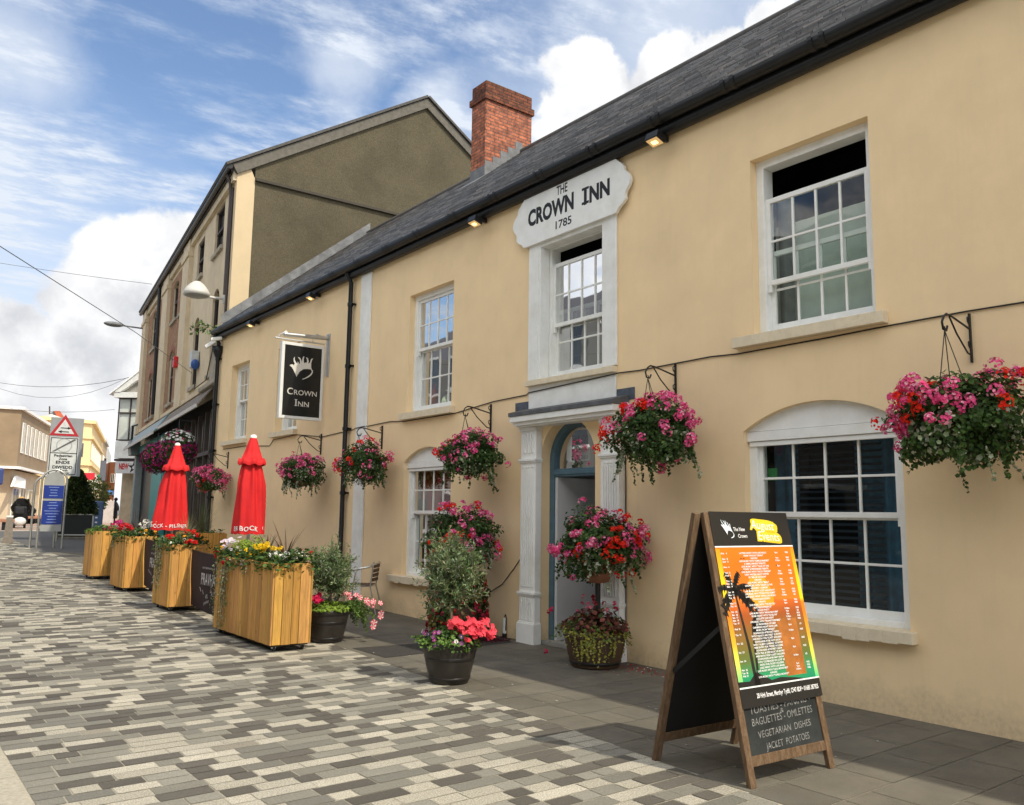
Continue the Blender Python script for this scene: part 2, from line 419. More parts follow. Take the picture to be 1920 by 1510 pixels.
# ------------------------------------------------------------------ materials of the inn
m_stucco = mat('cream_stucco', (.90, .69, .415), .92, .045, 1.6, .22, 190, tint=(.74, .565, .35), tscale=.9, tamt=.3)
m_sill = mat('painted_stone_sill', (.76, .66, .48), .85, .10, 12, .35, 60, tint=(.62, .54, .40), tscale=6, tamt=.6)
m_white = mat('white_gloss_paint', (.86, .87, .84), .42, .04, 5, .12, 40, tint=(.66, .64, .56), tscale=4, tamt=.4)
m_whitew = mat('white_masonry_paint', (.84, .85, .82), .8, .05, 5, .2, 50, tint=(.62, .60, .52), tscale=3, tamt=.45)
m_black = mat('black_cast_iron_paint', (.014, .015, .016), .38, .2, 9, .1, 30)
m_slate = mat('roof_slate', (1, 1, 1), .48, .25, 14, .35, 60, stretch=(1, 1, 1))
m_lead = mat('lead_flashing', (.15, .155, .16), .65, .25, 5, .3, 20, tint=(.22, .225, .225), tscale=3, tamt=.8)
m_glass = glassmat('window_glass')
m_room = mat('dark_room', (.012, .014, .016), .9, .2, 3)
m_blue = mat('blue_door_paint', (.085, .16, .21), .5, .15, 8, .1, 30)

inn = empty('inn_building', (D, 9, 0), 'long cream stuccoed two-storey inn with slate roof, white sash windows and arched doorway', 'building')

def arcpts(y0, y1, zs, rise, n=14):
    w = (y1-y0)/2; r_ = (w*w+rise*rise)/(2*rise); cz = zs+rise-r_; cyy = (y0+y1)/2; a = math.asin(w/r_)
    if rise > w: a = math.pi-a
    return [(cyy+r_*math.sin(a-2*a*i/n), cz+r_*math.cos(a-2*a*i/n)) for i in range(n+1)]   # from y1 side to y0 side
def opening(y0, y1, z0, z1, rise=0, n=14):
    if not rise: return [(y0, z0), (y1, z0), (y1, z1), (y0, z1)]
    return [(y0, z0), (y1, z0)]+arcpts(y0, y1, z1, rise, n)
OPEN = dict(
    tr=(3.777, 5.06, 3.41, 5.25, 0), mid=(7.17, 8.43, 3.36, 5.22, 0), left=(10.50, 11.80, 3.21, 5.17, 0),
    far=(18.98, 20.15, 3.26, 5.09, 0), far2=(16.15, 17.30, 3.27, 5.09, 0),
    big=(3.60, 5.215, .70, 2.46, .235), low=(10.46, 11.83, .63, 2.42, .215), door=(7.36, 8.385, 0.0, 2.30, .5125))
w = MB()
outer = [(-4.5, -.3), (21.15, -.3), (21.15, 6.15), (-4.5, 6.15)]
P3 = lambda q, x: (x, q[0], q[1])
hl = [opening(*v, n=18) for v in OPEN.values()]
w.poly([P3(q, D) for q in outer], [[P3(q, D) for q in h] for h in hl])
for k, h in zip(OPEN, hl):
    dep = .34 if k != 'door' else .30
    n = len(h)
    w.add([P3(q, D) for q in h]+[P3(q, D+dep) for q in h], [(i, n+i, n+(i+1) % n, (i+1) % n) for i in range(n)])
w.quad((D, -4.5, -.3), (15, -4.5, -.3), (15, -4.5, 6.2), (D, -4.5, 6.2)); w.quad((D, 21.15, -.3), (15, 21.15, -.3), (15, 21.15, 6.2), (D, 21.15, 6.2))
w.add([(D, -4.5, 6.2), (15, -4.5, 6.2), (11, -4.5, 9.45)], [(0, 1, 2)])
wall = w.build('wall', m_stucco, inn)
# dirt splashed on the foot of the wall and faint run-marks
t = m_stucco.node_tree; n = t.nodes; l = t.links; b = n['Principled BSDF']; src = b.inputs['Base Color'].links[0].from_socket
co = n.new('ShaderNodeTexCoord'); sp = n.new('ShaderNodeSeparateXYZ'); l.new(co.outputs['Object'], sp.inputs[0])
def nz(scale, vec, det=8):
    q = n.new('ShaderNodeTexNoise'); q.inputs['Scale'].default_value = scale; q.inputs['Detail'].default_value = det; q.inputs['Roughness'].default_value = .65; l.new(vec, q.inputs['Vector']); return q.outputs[0]
mp = n.new('ShaderNodeMapping'); mp.inputs['Scale'].default_value = (1, 5, .35); l.new(co.outputs['Object'], mp.inputs[0])
def mrange(s_, a, b_, c, d):
    q = n.new('ShaderNodeMapRange'); q.inputs['From Min'].default_value = a; q.inputs['From Max'].default_value = b_; q.inputs['To Min'].default_value = c; q.inputs['To Max'].default_value = d; l.new(s_, q.inputs[0]); return q.outputs[0]
def mm(op, a, b_):
    q = n.new('ShaderNodeMath'); q.operation = op; q.use_clamp = True
    for i, v in enumerate((a, b_)):
        if isinstance(v, float): q.inputs[i].default_value = v
        else: l.new(v, q.inputs[i])
    return q.outputs[0]
hgt_ = mm('SUBTRACT', mm('MULTIPLY', nz(3.5, co.outputs['Object']), .85), mm('MULTIPLY', sp.outputs[2], 1.0))
f1 = mm('MULTIPLY', mrange(hgt_, .12, .45, 0, 1), mrange(nz(26, co.outputs['Object']), .35, .6, .15, .42))
f2 = mrange(nz(2.2, mp.outputs[0]), .52, .75, 0, .10)
for f_, cc_ in ((f2, (.60, .47, .29)), (f1, (.30, .25, .155))):
    q = n.new('ShaderNodeMix'); q.data_type = 'RGBA'; l.new(f_, q.inputs[0]); l.new(src, q.inputs[6]); q.inputs[7].default_value = (*cc_, 1); src = q.outputs[2]
l.new(src, b.inputs['Base Color'])
# slat blind inside the big ground floor window
# roof: rows of slates, each row tilted over the one below
s = MB(); rg = random.Random(9)
x0, z0, x1, z1 = 6.72, 6.075, 11.0, 9.585; rows = 30
dx = (x1-x0)/rows; dz = (z1-z0)/rows
for r_ in range(rows):
    a = (x0+dx*r_, z0+dz*r_+.032); b_ = (x0+dx*(r_+1)+.01, z0+dz*(r_+1)+.005)
    y = -4.8-rg.uniform(0, .3) + (r_ % 2)*.13
    while y < 21.15:
        wv = .26; y2 = min(y+wv, 21.17); k = rg.uniform(.55, 1.5); t_ = rg.uniform(-.003, .003)
        s.col = (.145*k, .142*k, .14*k) if rg.random() > .12 else (.19*k, .17*k, .155*k)
        s.add([(a[0], y+.002, a[1]+t_), (a[0], y2-.002, a[1]+t_), (b_[0], y2-.002, b_[1]), (b_[0], y+.002, b_[1]), (a[0]+.004, y+.002, a[1]-.032), (a[0]+.004, y2-.002, a[1]-.032)],
              [(0, 3, 2, 1), (4, 0, 1, 5)])
        y = y2
s.col = (.03, .03, .03); s.quad((x0, -4.8, z0-.01), (x1, -4.8, z1-.01), (x1, 21.15, z1-.01), (x0, 21.15, z0-.01))
s.quad((x1, -4.8, z1), (15.3, -4.8, 6.07), (15.3, 21.15, 6.07), (x1, 21.15, z1))
roof = s.build('roof', m_slate, inn)
s = MB(); s.tube([(11.0, -4.8, 9.6), (11.0, 21.15, 9.6)], .07, 8); s.build('ridge_tiles', mat('ridge_tile', (.09, .085, .08), .8, .2, 9), roof)
# chimney
m_brick = brickmat('chimney_brick', (.47, .15, .075), (.25, .085, .05), (.12, .085, .065), var=.5)
s = MB(); cx0, cx1, cy0, cy1 = 9.99, 11.26, 14.0, 14.52
s.box(cx0, cy0, 7.6, cx1, cy1, 10.52); s.col = (.42, .40, .38); s.box(cx0-.045, cy0-.045, 10.52, cx1+.045, cy1+.045, 10.66); s.box(cx0, cy0, 10.66, cx1, cy1, 10.95)
chim = s.build('chimney', m_brick, roof)
s = MB(); s.box(cx0+.05, cy0+.05, 10.95, cx1-.05, cy1-.05, 10.99); s.build('mortar_cap', mat('chimney_mortar', (.25, .24, .2), .95, .3, 12), roof)
s = MB(); rz_ = lambda x: z0+(z1-z0)*(x-x0)/(x1-x0)
st = 5
for i in range(st):
    a = cx0+(cx1-cx0)*.8*i/st; b_ = cx0+(cx1-cx0)*.8*(i+1)/st
    s.box(a, cy0-.012, rz_(a)-.05, b_, cy0-.002, rz_(b_)+.20-.02*(i % 2))
s.box(cx0-.012, cy0-.012, rz_(cx0)-.1, cx0-.002, cy1+.01, rz_(cx0)+.26)
s.obox((cx0-.35, cy0-.1, rz_(cx0-.35)+.03), (.35, 0, .35*.82), (0, .72, 0), (0, 0, .01))
s.build('chimney_flashing', m_lead, roof)
# flashing where the roof meets the taller neighbour
s = MB(); n = 16
for i in range(n):
    a = 6.95+(11.05-6.95)*i/n; b_ = 6.95+(11.05-6.95)*(i+1)/n; k = rnd.uniform(.8, 1.15); s.col = (k, k, k)
    s.add([(a, 21.14, rz_(a)+.30), (b_+.01, 21.14, rz_(b_)+.30), (b_+.01, 21.13, rz_(b_)+.05), (a, 21.13, rz_(a)+.05), (a, 20.86, rz_(a)+.035), (b_+.01, 20.86, rz_(b_)+.035)], [(0, 1, 2, 3), (3, 2, 5, 4)])
s.build('lead_soaker', m_lead, roof)
# fascia, gutter, downpipes
s = MB(); s.tube([(6.885, -4.8, 5.955), (6.885, 21.1, 5.955)], .075, 10); s.box(6.84, -4.8, 5.97, 6.955, 21.1, 6.16)
s.build('fascia', m_black, inn)
s = MB()
for i in range(9):
    pass
prof = [(-.075, .03), (-.075, 0), (-.065, -.035), (-.04, -.062), (0, -.072), (.04, -.062), (.065, -.035), (.075, 0)]
cxg, czg = 6.765, 6.055
vs = []; fs = []
for yv in (-4.8, 21.12):
    for a, b_ in prof: vs.append((cxg+a, yv, czg+b_))
m_ = len(prof)
s.smooth = True
s.add(vs, [(i, i+1, m_+i+1, m_+i) for i in range(m_-1)]); s.smooth = False
s.add([(cxg+a, 21.12, czg+b_) for a, b_ in prof], [tuple(range(m_))])
y = 3.0
while y < 21:
    for k in range(2):
        yy = y+k*.12
        vs = [(cxg+a*1.16, yy+t, czg+b_*1.16+.004) for t in (0, .05) for a, b_ in prof]
        s.add(vs, [(i, i+1, m_+i+1, m_+i) for i in range(m_-1)])
    y += 1.02
gut = s.build('gutter', m_black, inn)
def downpipe(parent, x, y, zt, zb, r_, hop=False, name='downpipe'):
    s = MB()
    s.tube([(6.79, y, zt+.05), (6.80, y, zt-.03), (x, y, zt-.16), (x, y, zb+.1), (x-.05, y, zb+.02)], r_, 10)
    zz = zt-.6
    while zz > zb+.2:
        s.tube([(x, y, zz), (x, y, zz+.06)], r_*1.3, 10); s.box(x-.01, y-.10, zz+.01, D-.002, y-.06, zz+.045); s.box(x-.02, y-.10, zz+.01, x+.02, y+.02, zz+.045); zz -= 1.15
    if hop: s.lathe((x, y, zt-.55), [(.05, -.1), (.06, 0), (.13, .16), (.14, .30), (.12, .30)], 10)
    return s.build(name, m_black, parent)
downpipe(inn, 6.885, 13.82, 5.97, .06, .042)
downpipe(inn, 6.885, 21.02, 5.95, .12, .05, True)
# white pilaster strip
s = MB(); s.box(D-.035, 13.12, 0, D-.002, 13.50, 5.88); s.build('white_strip', m_whitew, inn, bevel=.006)

# ------------------------------------------------------------------ sash windows
def sash_window(key, frame_x, cols, rows, zm, drop=0, jamb=.085, back=None, curtain=None, sill=True, sx0=-.1, stile=.045, board=None, dropsill=.11, sillext=(.1, .2)):
    y0, y1, z0, z1, rise = OPEN[key]; X = D+frame_x
    f = MB(); top = z1
    # box frame
    f.box(X, y0, z0, X+.16, y0+jamb, top); f.box(X, y1-jamb, z0, X+.16, y1, top)
    f.box(X, y0+jamb, top-jamb, X+.16, y1-jamb, top)
    f.box(X, y0+jamb, z0, X+.16, y1-jamb, z0+.05)
    if rise:
        pts = [(X-.02, q[0], q[1]) for q in arcpts(y0, y1, top, rise, 18)]
        f.prism([(X-.02, y0, top), (X-.02, y1, top)]+pts[1:-1] if False else pts, (.12, 0, 0))
        f.box(X-.035, y0, top-.10, X-.002, y1, top-.005); f.box(X-.02, y0+.02, top-.15, X-.001, y1-.02, top-.105)
    win = f.build('window', m_white, inn, bevel=.004)
    a, b = y0+jamb, y1-jamb; zt = top-jamb; zb = z0+.05
    def sash(name, xs, zlo, zhi, rr, horn):
        m = MB(); st_ = stile
        m.box(xs, a, zlo, xs+.04, a+st_, zhi); m.box(xs, b-st_, zlo, xs+.04, b, zhi)
        m.box(xs+.001, a+st_, zhi-.05, xs+.039, b-st_, zhi); m.box(xs+.001, a+st_, zlo, xs+.039, b-st_, zlo+(.05 if horn else .075))
        if horn:
            for yy in (a, b-st_): m.box(xs+.003, yy+.003, zlo-.07, xs+.037, yy+st_-.003, zlo)
        iw = (b-a-2*st_); zl = zlo+(.05 if horn else .075); ih = zhi-.05-zl
        for i in range(1, cols): yy = a+st_+iw*i/cols; m.box(xs+.008, yy-.011, zl, xs+.034, yy+.011, zhi-.05)
        for i in range(1, rr): zz = zl+ih*i/rr; m.box(xs+.010, a+st_, zz-.011, xs+.032, b-st_, zz+.011)
        o = m.build(name, m_white, win, bevel=.003)
        g = MB()
        for i in range(cols):
            ya = a+st_+iw*i/cols+.011; yb = a+st_+iw*(i+1)/cols-.011
            tl = rnd.uniform(-.0015, .0015)
            g.quad((xs+.02+tl, ya, zl), (xs+.02-tl, yb, zl), (xs+.02-tl, yb, zhi-.05), (xs+.02+tl, ya, zhi-.05))
        g.build('glass', m_glass, win)
        return o
    sash('upper_sash', X+.03, zm-drop, zt-drop+(.0 if drop else 0), rows, True)
    sash('lower_sash', X+.085, zb, zm+.03, rows, False)
    # room behind
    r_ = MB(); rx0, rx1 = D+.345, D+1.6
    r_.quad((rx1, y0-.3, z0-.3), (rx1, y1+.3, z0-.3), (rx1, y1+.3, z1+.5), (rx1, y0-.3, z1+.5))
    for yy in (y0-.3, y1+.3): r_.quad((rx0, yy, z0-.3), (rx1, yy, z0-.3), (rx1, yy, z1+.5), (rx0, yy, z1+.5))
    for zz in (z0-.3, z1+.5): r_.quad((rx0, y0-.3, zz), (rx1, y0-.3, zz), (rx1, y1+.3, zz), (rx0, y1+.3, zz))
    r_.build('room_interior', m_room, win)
    if curtain:
        for (c0, c1, zc0, zc1, cm, amp, xo) in curtain:
            c = MB(); c.smooth = True; n = max(6, int((c1-c0)/.02)); vs = []
            for i in range(n+1):
                yy = c0+(c1-c0)*i/n; xx = D+xo+amp*math.sin(i*.9)+amp*.4*math.sin(i*2.3+1)
                vs += [(xx, yy, zc0), (xx*.5+(D+xo)*.5, yy, (zc0+zc1)/2), (xx, yy, zc1)]
            c.add(vs, [(3*i+k, 3*i+3+k, 3*i+4+k, 3*i+1+k) for i in range(n) for k in (0, 1)])
            c.build('curtain' if amp > .004 else 'blind', cm, win)
    if sill:
        m = MB(); e0, e1 = sillext; n = 14; rg = random.Random(key)
        ya, yb = y0-e0, y1+e1
        for i in range(n):
            p0 = ya+(yb-ya)*i/n; p1 = ya+(yb-ya)*(i+1)/n
            d0 = rg.uniform(-.012, .014) if board == 'ragged' else 0
            m.box(D+sx0, p0, z0-dropsill+d0, D+.0, p1, z0-.004)
        m.box(D-.001, y0+.002, z0-.05, X+.05, y1-.002, z0+.002)
        m.build('sill', m_sill, win, bevel=.004)
    return win
m_blind = mat('pale_roller_blind', (.66, .70, .64), .8, .1, 3)
m_blind2 = mat('grey_blind', (.28, .30, .28), .8, .15, 3)
m_redc = mat('red_curtain', (.60, .02, .03), .8, .2, 6)
m_bluec = mat('blue_curtain', (.04, .13, .22), .7, .3, 8)
m_net = mat('net_curtain', (.23, .235, .22), .9, .2, 8)
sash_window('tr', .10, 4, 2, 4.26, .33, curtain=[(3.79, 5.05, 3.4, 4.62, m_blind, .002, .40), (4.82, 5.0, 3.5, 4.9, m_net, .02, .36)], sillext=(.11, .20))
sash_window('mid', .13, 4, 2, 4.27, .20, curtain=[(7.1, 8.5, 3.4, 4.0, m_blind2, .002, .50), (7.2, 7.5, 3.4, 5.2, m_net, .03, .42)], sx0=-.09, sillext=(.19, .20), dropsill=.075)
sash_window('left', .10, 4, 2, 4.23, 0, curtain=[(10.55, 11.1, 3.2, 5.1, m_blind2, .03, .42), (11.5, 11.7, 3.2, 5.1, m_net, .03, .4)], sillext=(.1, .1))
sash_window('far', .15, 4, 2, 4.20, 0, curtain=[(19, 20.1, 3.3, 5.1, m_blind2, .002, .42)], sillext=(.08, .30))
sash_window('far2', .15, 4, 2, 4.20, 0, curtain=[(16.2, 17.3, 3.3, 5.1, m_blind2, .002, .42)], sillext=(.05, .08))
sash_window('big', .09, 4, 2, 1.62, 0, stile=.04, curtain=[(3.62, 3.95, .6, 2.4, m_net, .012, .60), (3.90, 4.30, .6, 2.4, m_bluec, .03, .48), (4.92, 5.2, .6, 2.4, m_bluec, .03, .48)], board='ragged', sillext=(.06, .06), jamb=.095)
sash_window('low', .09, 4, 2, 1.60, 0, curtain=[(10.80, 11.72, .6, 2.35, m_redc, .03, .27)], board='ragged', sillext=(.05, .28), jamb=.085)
s = MB()
for k in range(26): s.obox((D+.42, 4.02, .74+k*.062), (0, .92, 0), (.03, 0, .02), (.001, 0, .004))
s.build('slat_blind', mat('dark_blue_slats', (.022, .034, .048), .5, .1, 3), [c for c in inn.children if c.name.startswith('window')][5])
# things standing inside the windows
s = MB(); s.lathe((7.22, 11.38, 3.26), [(.001, 0), (.05, 0), (.05, .30), (.02, .36), (.02, .42), (.001, .42)], 12); tag(s.build('bottle', mat('orange_plastic', (.75, .10, .02), .5), None), 'orange bottle on the inside ledge of the upstairs window left of the name board', 'bottle')
s = MB(); s.sphere((7.26, 11.02, 3.36), .12, 10, 6); s.sphere((7.28, 10.85, 3.32), .09, 10, 6); tag(s.build('soft_toy', mat('pale_green_plush', (.5, .6, .42), .9, .5, 30)), 'pale rounded ornament on the inside ledge of the upstairs window left of the name board', 'ornament')
s = MB(); s.box(7.20, 5.00, 1.98, 7.204, 5.11, 2.10); tag(s.build('window_sticker', mat('green_sticker', (.02, .25, .06), .6, .3, 40)), 'small green sticker in the top left of the big ground floor window', 'sticker')
s = MB(); s.box(7.25, 10.60, 1.64, 7.26, 10.68, 1.98); tag(s.build('poster', mat('blue_poster', (.04, .22, .42), .6)), 'small blue poster in the ground floor window left of the doorway', 'poster')
s = MB(); s.lathe((7.20, 11.62, .72), [(.001, 0), (.05, 0), (.05, .95), (.001, .95)], 8); s.lathe((7.2, 11.62, 1.67), [(.001, 0), (.07, 0), (.07, .16), (.001, .16)], 10); tag(s.build('window_ornament', mat('green_glass_lamp', (.04, .12, .07), .4)), 'green ornament behind the ground floor window left of the doorway', 'ornament')

# surround of the middle window, panel below, doorcase
s = MB(); s.box(D-.035, 8.43, 3.37, D-.002, 8.63, 5.24); s.box(D-.035, 6.97, 3.37, D-.002, 7.17, 5.24); s.box(D-.033, 7.17, 5.22, D-.002, 8.43, 5.5)
s.box(D-.03, 8.385, 3.37, D+.125, 8.428, 5.215); s.box(D-.03, 7.172, 3.37, D+.125, 7.215, 5.215); s.box(D-.03, 7.216, 5.15, D+.125, 8.384, 5.215)
s.build('window_surround', m_whitew, inn, bevel=.006)
s = MB(); s.box(D-.022, 6.99, 2.93, D-.002, 8.62, 3.285); s.build('white_panel', m_whitew, inn, bevel=.004)
for q in ((8.62, 2.965, 8.92, 3.10), (6.70, 2.94, 6.99, 3.08)):
    s = MB(); s.box(D-.008, q[0], q[1], D-.002, q[2], q[3]); s.build('slate_patch', mat('blue_grey_slate', (.085, .10, .125), .6, .3, 12, .3, 40), inn)
s = MB(); s.box(6.70, 6.80, 2.80, D-.002, 8.72, 2.875); s.box(6.74, 6.83, 2.755, D-.002, 8.69, 2.80); s.box(6.78, 6.86, 2.735, D-.002, 8.66, 2.755)
can = s.build('door_canopy', m_white, inn, bevel=.005)
s = MB(); s.add([(6.685, 6.79, 2.877), (6.685, 8.73, 2.877), (D-.004, 8.73, 2.877), (D-.004, 6.79, 2.877), (6.685, 6.79, 2.925), (6.685, 8.73, 2.925), (D-.004, 8.73, 3.0), (D-.004, 6.79, 3.0)],
      [(0, 1, 5, 4), (4, 5, 6, 7), (1, 2, 6, 5), (3, 0, 4, 7), (0, 3, 2, 1)]); s.build('lead_cover', mat('dark_lead', (.10, .105, .11), .6, .3, 8, .3, 30), can)
def pilaster(y0, y1):
    s = MB(); x = 6.86; c = (y0+y1)/2
    s.box(x-.03, y0-.02, -.01, D-.002, y1+.02, .245); s.box(x-.015, y0-.008, .245, D-.002, y1+.008, .265)
    s.box(x, y0, .265, D-.002, y1, .585); s.box(x-.018, y0-.012, .585, D-.002, y1+.012, .605); s.box(x-.03, y0-.02, .605, D-.002, y1+.02, .635)
    s.box(x, y0, .635, D-.002, y1, 2.275); s.box(x-.02, y0-.014, 2.275, D-.002, y1+.014, 2.295); s.box(x-.032, y0-.022, 2.295, D-.002, y1+.022, 2.325)
    s.box(x, y0, 2.325, D-.002, y1, 2.735); s.box(x-.025, y0-.015, 2.69, D-.002, y1+.015, 2.734)
    for a, b in ((.285, .56), (.70, 2.19), (2.40, 2.66)):
        for k in range(6):
            yy = c+(k-2.5)*.04; s.box(x-.015, yy-.0085, a, x-.0005, yy+.0085, b)
    for zt in (.50, 2.21):
        for k in range(4):
            yy = c+(k-1.5)*.055; s.box(x-.012, yy-.014, zt, x-.0005, yy+.014, zt+.02)
    s.build('door_pilaster', m_white, inn, bevel=.003)
pilaster(8.355, 8.665); pilaster(6.86, 7.165)
# door set back in the arch
m_hall = mat('hall_plaster', (.38, .39, .40), .8, .05, 3)
y0, y1, z0, z1, rise = OPEN['door']; X = D+.16
dr = MB(); fwid = .085
arc_o = arcpts(y0, y1, z1, rise, 20); arc_i = arcpts(y0+fwid, y1-fwid, z1, rise-fwid, 20)
dr.prism([(X, y0, .0), (X, y0+fwid, .0), (X, y0+fwid, z1)]+[(X, q[0], q[1]) for q in reversed(arc_i)][1:-1]+[(X, y1-fwid, z1), (X, y1-fwid, 0), (X, y1, 0), (X, y1, z1)]+[(X, q[0], q[1]) for q in arc_o][1:-1]+[(X, y0, z1)], (.10, 0, 0))
dr.box(X+.005, y0+fwid, 2.10, X+.095, y1-fwid, 2.20); dr.box(X-.012, y0+fwid, 2.125, X+.004, y1-fwid, 2.175)
door = dr.build('door_frame', m_blue, inn, bevel=.004)
s = MB(); s.poly([(X+.05, q[0], q[1]) for q in arc_i]+[(X+.05, y0+fwid, 2.2), (X+.05, y1-fwid, 2.2)]); s.build('fanlight', m_glass, door)
s = MB(); s.box(X+.02, y1-fwid-.05, .0, X+.90, y1-fwid-.005, 2.09); s.box(X+.02, y0+fwid+.005, 0, X+.3, y0+fwid+.05, 2.09)
s.build('open_door', mat('white_inner_door', (.62, .63, .64), .5, .05, 4), door)
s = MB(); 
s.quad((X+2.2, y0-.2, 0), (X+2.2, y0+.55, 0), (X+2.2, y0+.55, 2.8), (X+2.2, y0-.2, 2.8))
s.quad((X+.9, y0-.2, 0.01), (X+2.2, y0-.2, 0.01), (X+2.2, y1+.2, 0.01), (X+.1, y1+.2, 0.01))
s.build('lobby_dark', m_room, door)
s = MB(); s.quad((X+.1, y1+.05, 0), (X+2.4, y1+.05, 0), (X+2.4, y1+.05, 3), (X+.1, y1+.05, 3)); s.quad((X+1.15, y0+.42, 0), (X+1.15, y1, 0), (X+1.15, y1, 2.9), (X+1.15, y0+.42, 2.9))
s.quad((X+.1, y0-.05, 0), (X+2.4, y0-.05, 0), (X+2.4, y0-.05, 3), (X+.1, y0-.05, 3)); s.quad((X+.1, y0-.1, 2.85), (X+2.4, y0-.1, 2.85), (X+2.4, y1+.1, 2.85), (X+.1, y1+.1, 2.85))
s.build('lobby_walls', m_hall, door)
s = MB(); s.box(D+.02, y0, -.01, D+.5, y1, .045); s.build('door_step', mat('door_step_stone', (.28, .27, .24), .8), inn)
s = MB(); s.box(X+.065, 7.70, 2.29, X+.067, 8.07, 2.49); pap = tag(s.build('paper_notice', mat('white_paper', (.72, .72, .74), .8)), 'white paper notice with mirrored writing in the arched fanlight', 'notice')
s = MB(); s.text('TO LET', (X+.062, 7.88, 2.535), (0, 1, 0), (0, 0, 1), .115, bold=.02); s.build('notice_writing', mat('red_notice_ink', (.45, .03, .04), .6), pap)
s = MB(); s.text('01685 722223', (X+.062, 7.885, 2.31), (0, 1, 0), (0, 0, 1), .07, bold=.02, width=.32); s.text('MERTHYR', (X+.062, 7.885, 2.40), (0, 1, 0), (0, 0, 1), .06, width=.28); s.build('notice_writing', mat('dark_notice_ink', (.10, .08, .16), .6), pap)

# ------------------------------------------------------------------ name board
def scal():
    r_ = [(5.905, 6.953), (5.857, 6.905), (5.80, 6.835), (5.755, 6.796), (5.706, 6.790), (5.66, 6.735), (5.605, 6.695), (5.553, 6.685), (5.50, 6.70), (5.44, 6.755), (5.40, 6.775), (5.34, 6.765), (5.30, 6.81), (5.26, 6.88), (5.205, 6.93)]
    rr = [(6.88, y, z) for z, y in r_]; ll = [(6.88, 7.812*2-y, z) for z, y in reversed(r_)]
    return rr+ll
s = MB(); s.prism(scal(), (.045, 0, 0))
nb = tag(s.build('name_board', m_white, None, bevel=.004, loc=(6.88, 7.8, 5.2)), 'large white scalloped name board reading The Crown Inn 1785 under the gutter', 'sign')
m_ink = mat('black_sign_paint', (.018, .018, .022), .6, .1, 9)
UYY, UZZ = (0, -1, 0), (0, 0, 1)
s = MB(); x = 6.8785
s.text('THE', (x, 7.905, 5.745), UYY, UZZ, .172, bold=.018, width=.215)
s.text('1785', (x, 7.885, 5.293), UYY, UZZ, .15, bold=.018, width=.31)
s.text('CROWN', (x, 8.135, 5.482), UYY, UZZ, .30, bold=.045, width=.925)
s.text('I', (x, 7.46, 5.474), UYY, UZZ, .29, bold=.05, width=.052)
s.text('NN', (x, 7.205, 5.470), UYY, UZZ, .285, bold=.045, width=.36)
s.box(x-.0005, 7.395, 5.655, x, 7.525, 5.688); s.box(x-.0005, 7.395, 5.470, x, 7.525, 5.503)
s.build('lettering', m_ink, nb)

# ------------------------------------------------------------------ floodlights under the eaves
m_bulb = mat('lit_lamp', (1.0, .70, .28), .5, 0, 1, emit=2.0)
def flood(y, label):
    e = empty('floodlight', (6.84, y, 5.90), label, 'lamp', 'floodlights under the eaves')
    s = MB(); s.box(6.80, y-.02, 5.83, 6.94, y+.02, 5.90); s.obox((6.655, y-.09, 5.80), (.14, 0, -.045), (0, .18, 0), (.025, 0, .085)); s.build('housing', m_black, e, bevel=.006)
    s = MB(); s.obox((6.666, y-.078, 5.793), (.118, 0, -.0380), (0, .156, 0), (-.0015, 0, -.005)); s.build('reflector', mat('flood_reflector', (.75, .50, .22), .4, .1, 5, emit=.35), e)
    s = MB(); s.obox((6.70, y-.035, 5.777), (.046, 0, -.0148), (0, .07, 0), (-.002, 0, -.0085)); s.build('bulb', m_bulb, e)
flood(6.15, 'lit floodlight under the eaves between the name board and the top right window')
flood(9.65, 'lit floodlight under the eaves just left of the name board')
flood(15.25, 'lit floodlight under the eaves above and right of the hanging sign')
flood(18.45, 'lit floodlight under the eaves near the left end of the inn')

# cables on the wall
def wire(name, pts, r_, m, label, cat='cable'):
    s = MB(); s.tube(pts, r_, 6); return tag(s.build(name, m, None, loc=pts[0]), label, cat)
m_cab = mat('black_cable', (.02, .018, .015), .6)
pts = [(2.0, 3.27), (2.6, 3.275), (3.0, 3.282), (3.5, 3.277), (3.67, 3.275), (4.26, 3.262), (5.25, 3.255), (5.6, 3.275), (6.1, 3.268), (6.62, 3.26), (6.93, 3.272)]
P_ = [(D-.012, a, b) for a, b in pts]+[(D-.034, 7.0, 3.262), (D-.034, 7.8, 3.235), (D-.034, 8.6, 3.21), (D-.012, 8.68, 3.19), (D-.012, 9.4, 3.175), (D-.012, 10.4, 3.09), (D-.012, 11.84, 3.085), (D-.012, 12.3, 3.12), (D-.012, 13.1, 3.10), (D-.045, 13.15, 3.1), (D-.045, 13.5, 3.09), (D-.012, 13.6, 3.08), (D-.012, 14.9, 3.03), (D-.012, 16.1, 3.15), (D-.012, 17.3, 3.12), (D-.012, 17.5, 3.0), (D-.012, 18.9, 3.08), (D-.012, 20.4, 3.08)]
wire('cable', P_, .007, m_cab, 'thin black cable running along the inn wall between the floors')
wire('cable', [(D-.01, 8.70, 1.10), (D-.01, 8.9, .90), (D-.01, 9.15, .68), (D-.02, 9.4, .56), (D-.05, 9.7, .50), (D-.2, 9.9, .46)], .006, m_cab, 'loose black cable curving down the wall from the left door pilaster')
wire('cable', [(D-.012, 6.845, .15), (D-.012, 6.84, 2.0), (D-.012, 6.85, 2.72)], .006, m_cab, 'black cable running up beside the right door pilaster')
e = empty('waste_pipe', (6.91, 9.03, 0), 'short white waste pipe stub at the foot of the wall left of the doorway', 'pipe')
s = MB(); s.tube([(6.91, 9.03, .03), (6.91, 9.03, .25)], .024, 10); s.build('pipe', m_whitew, e)
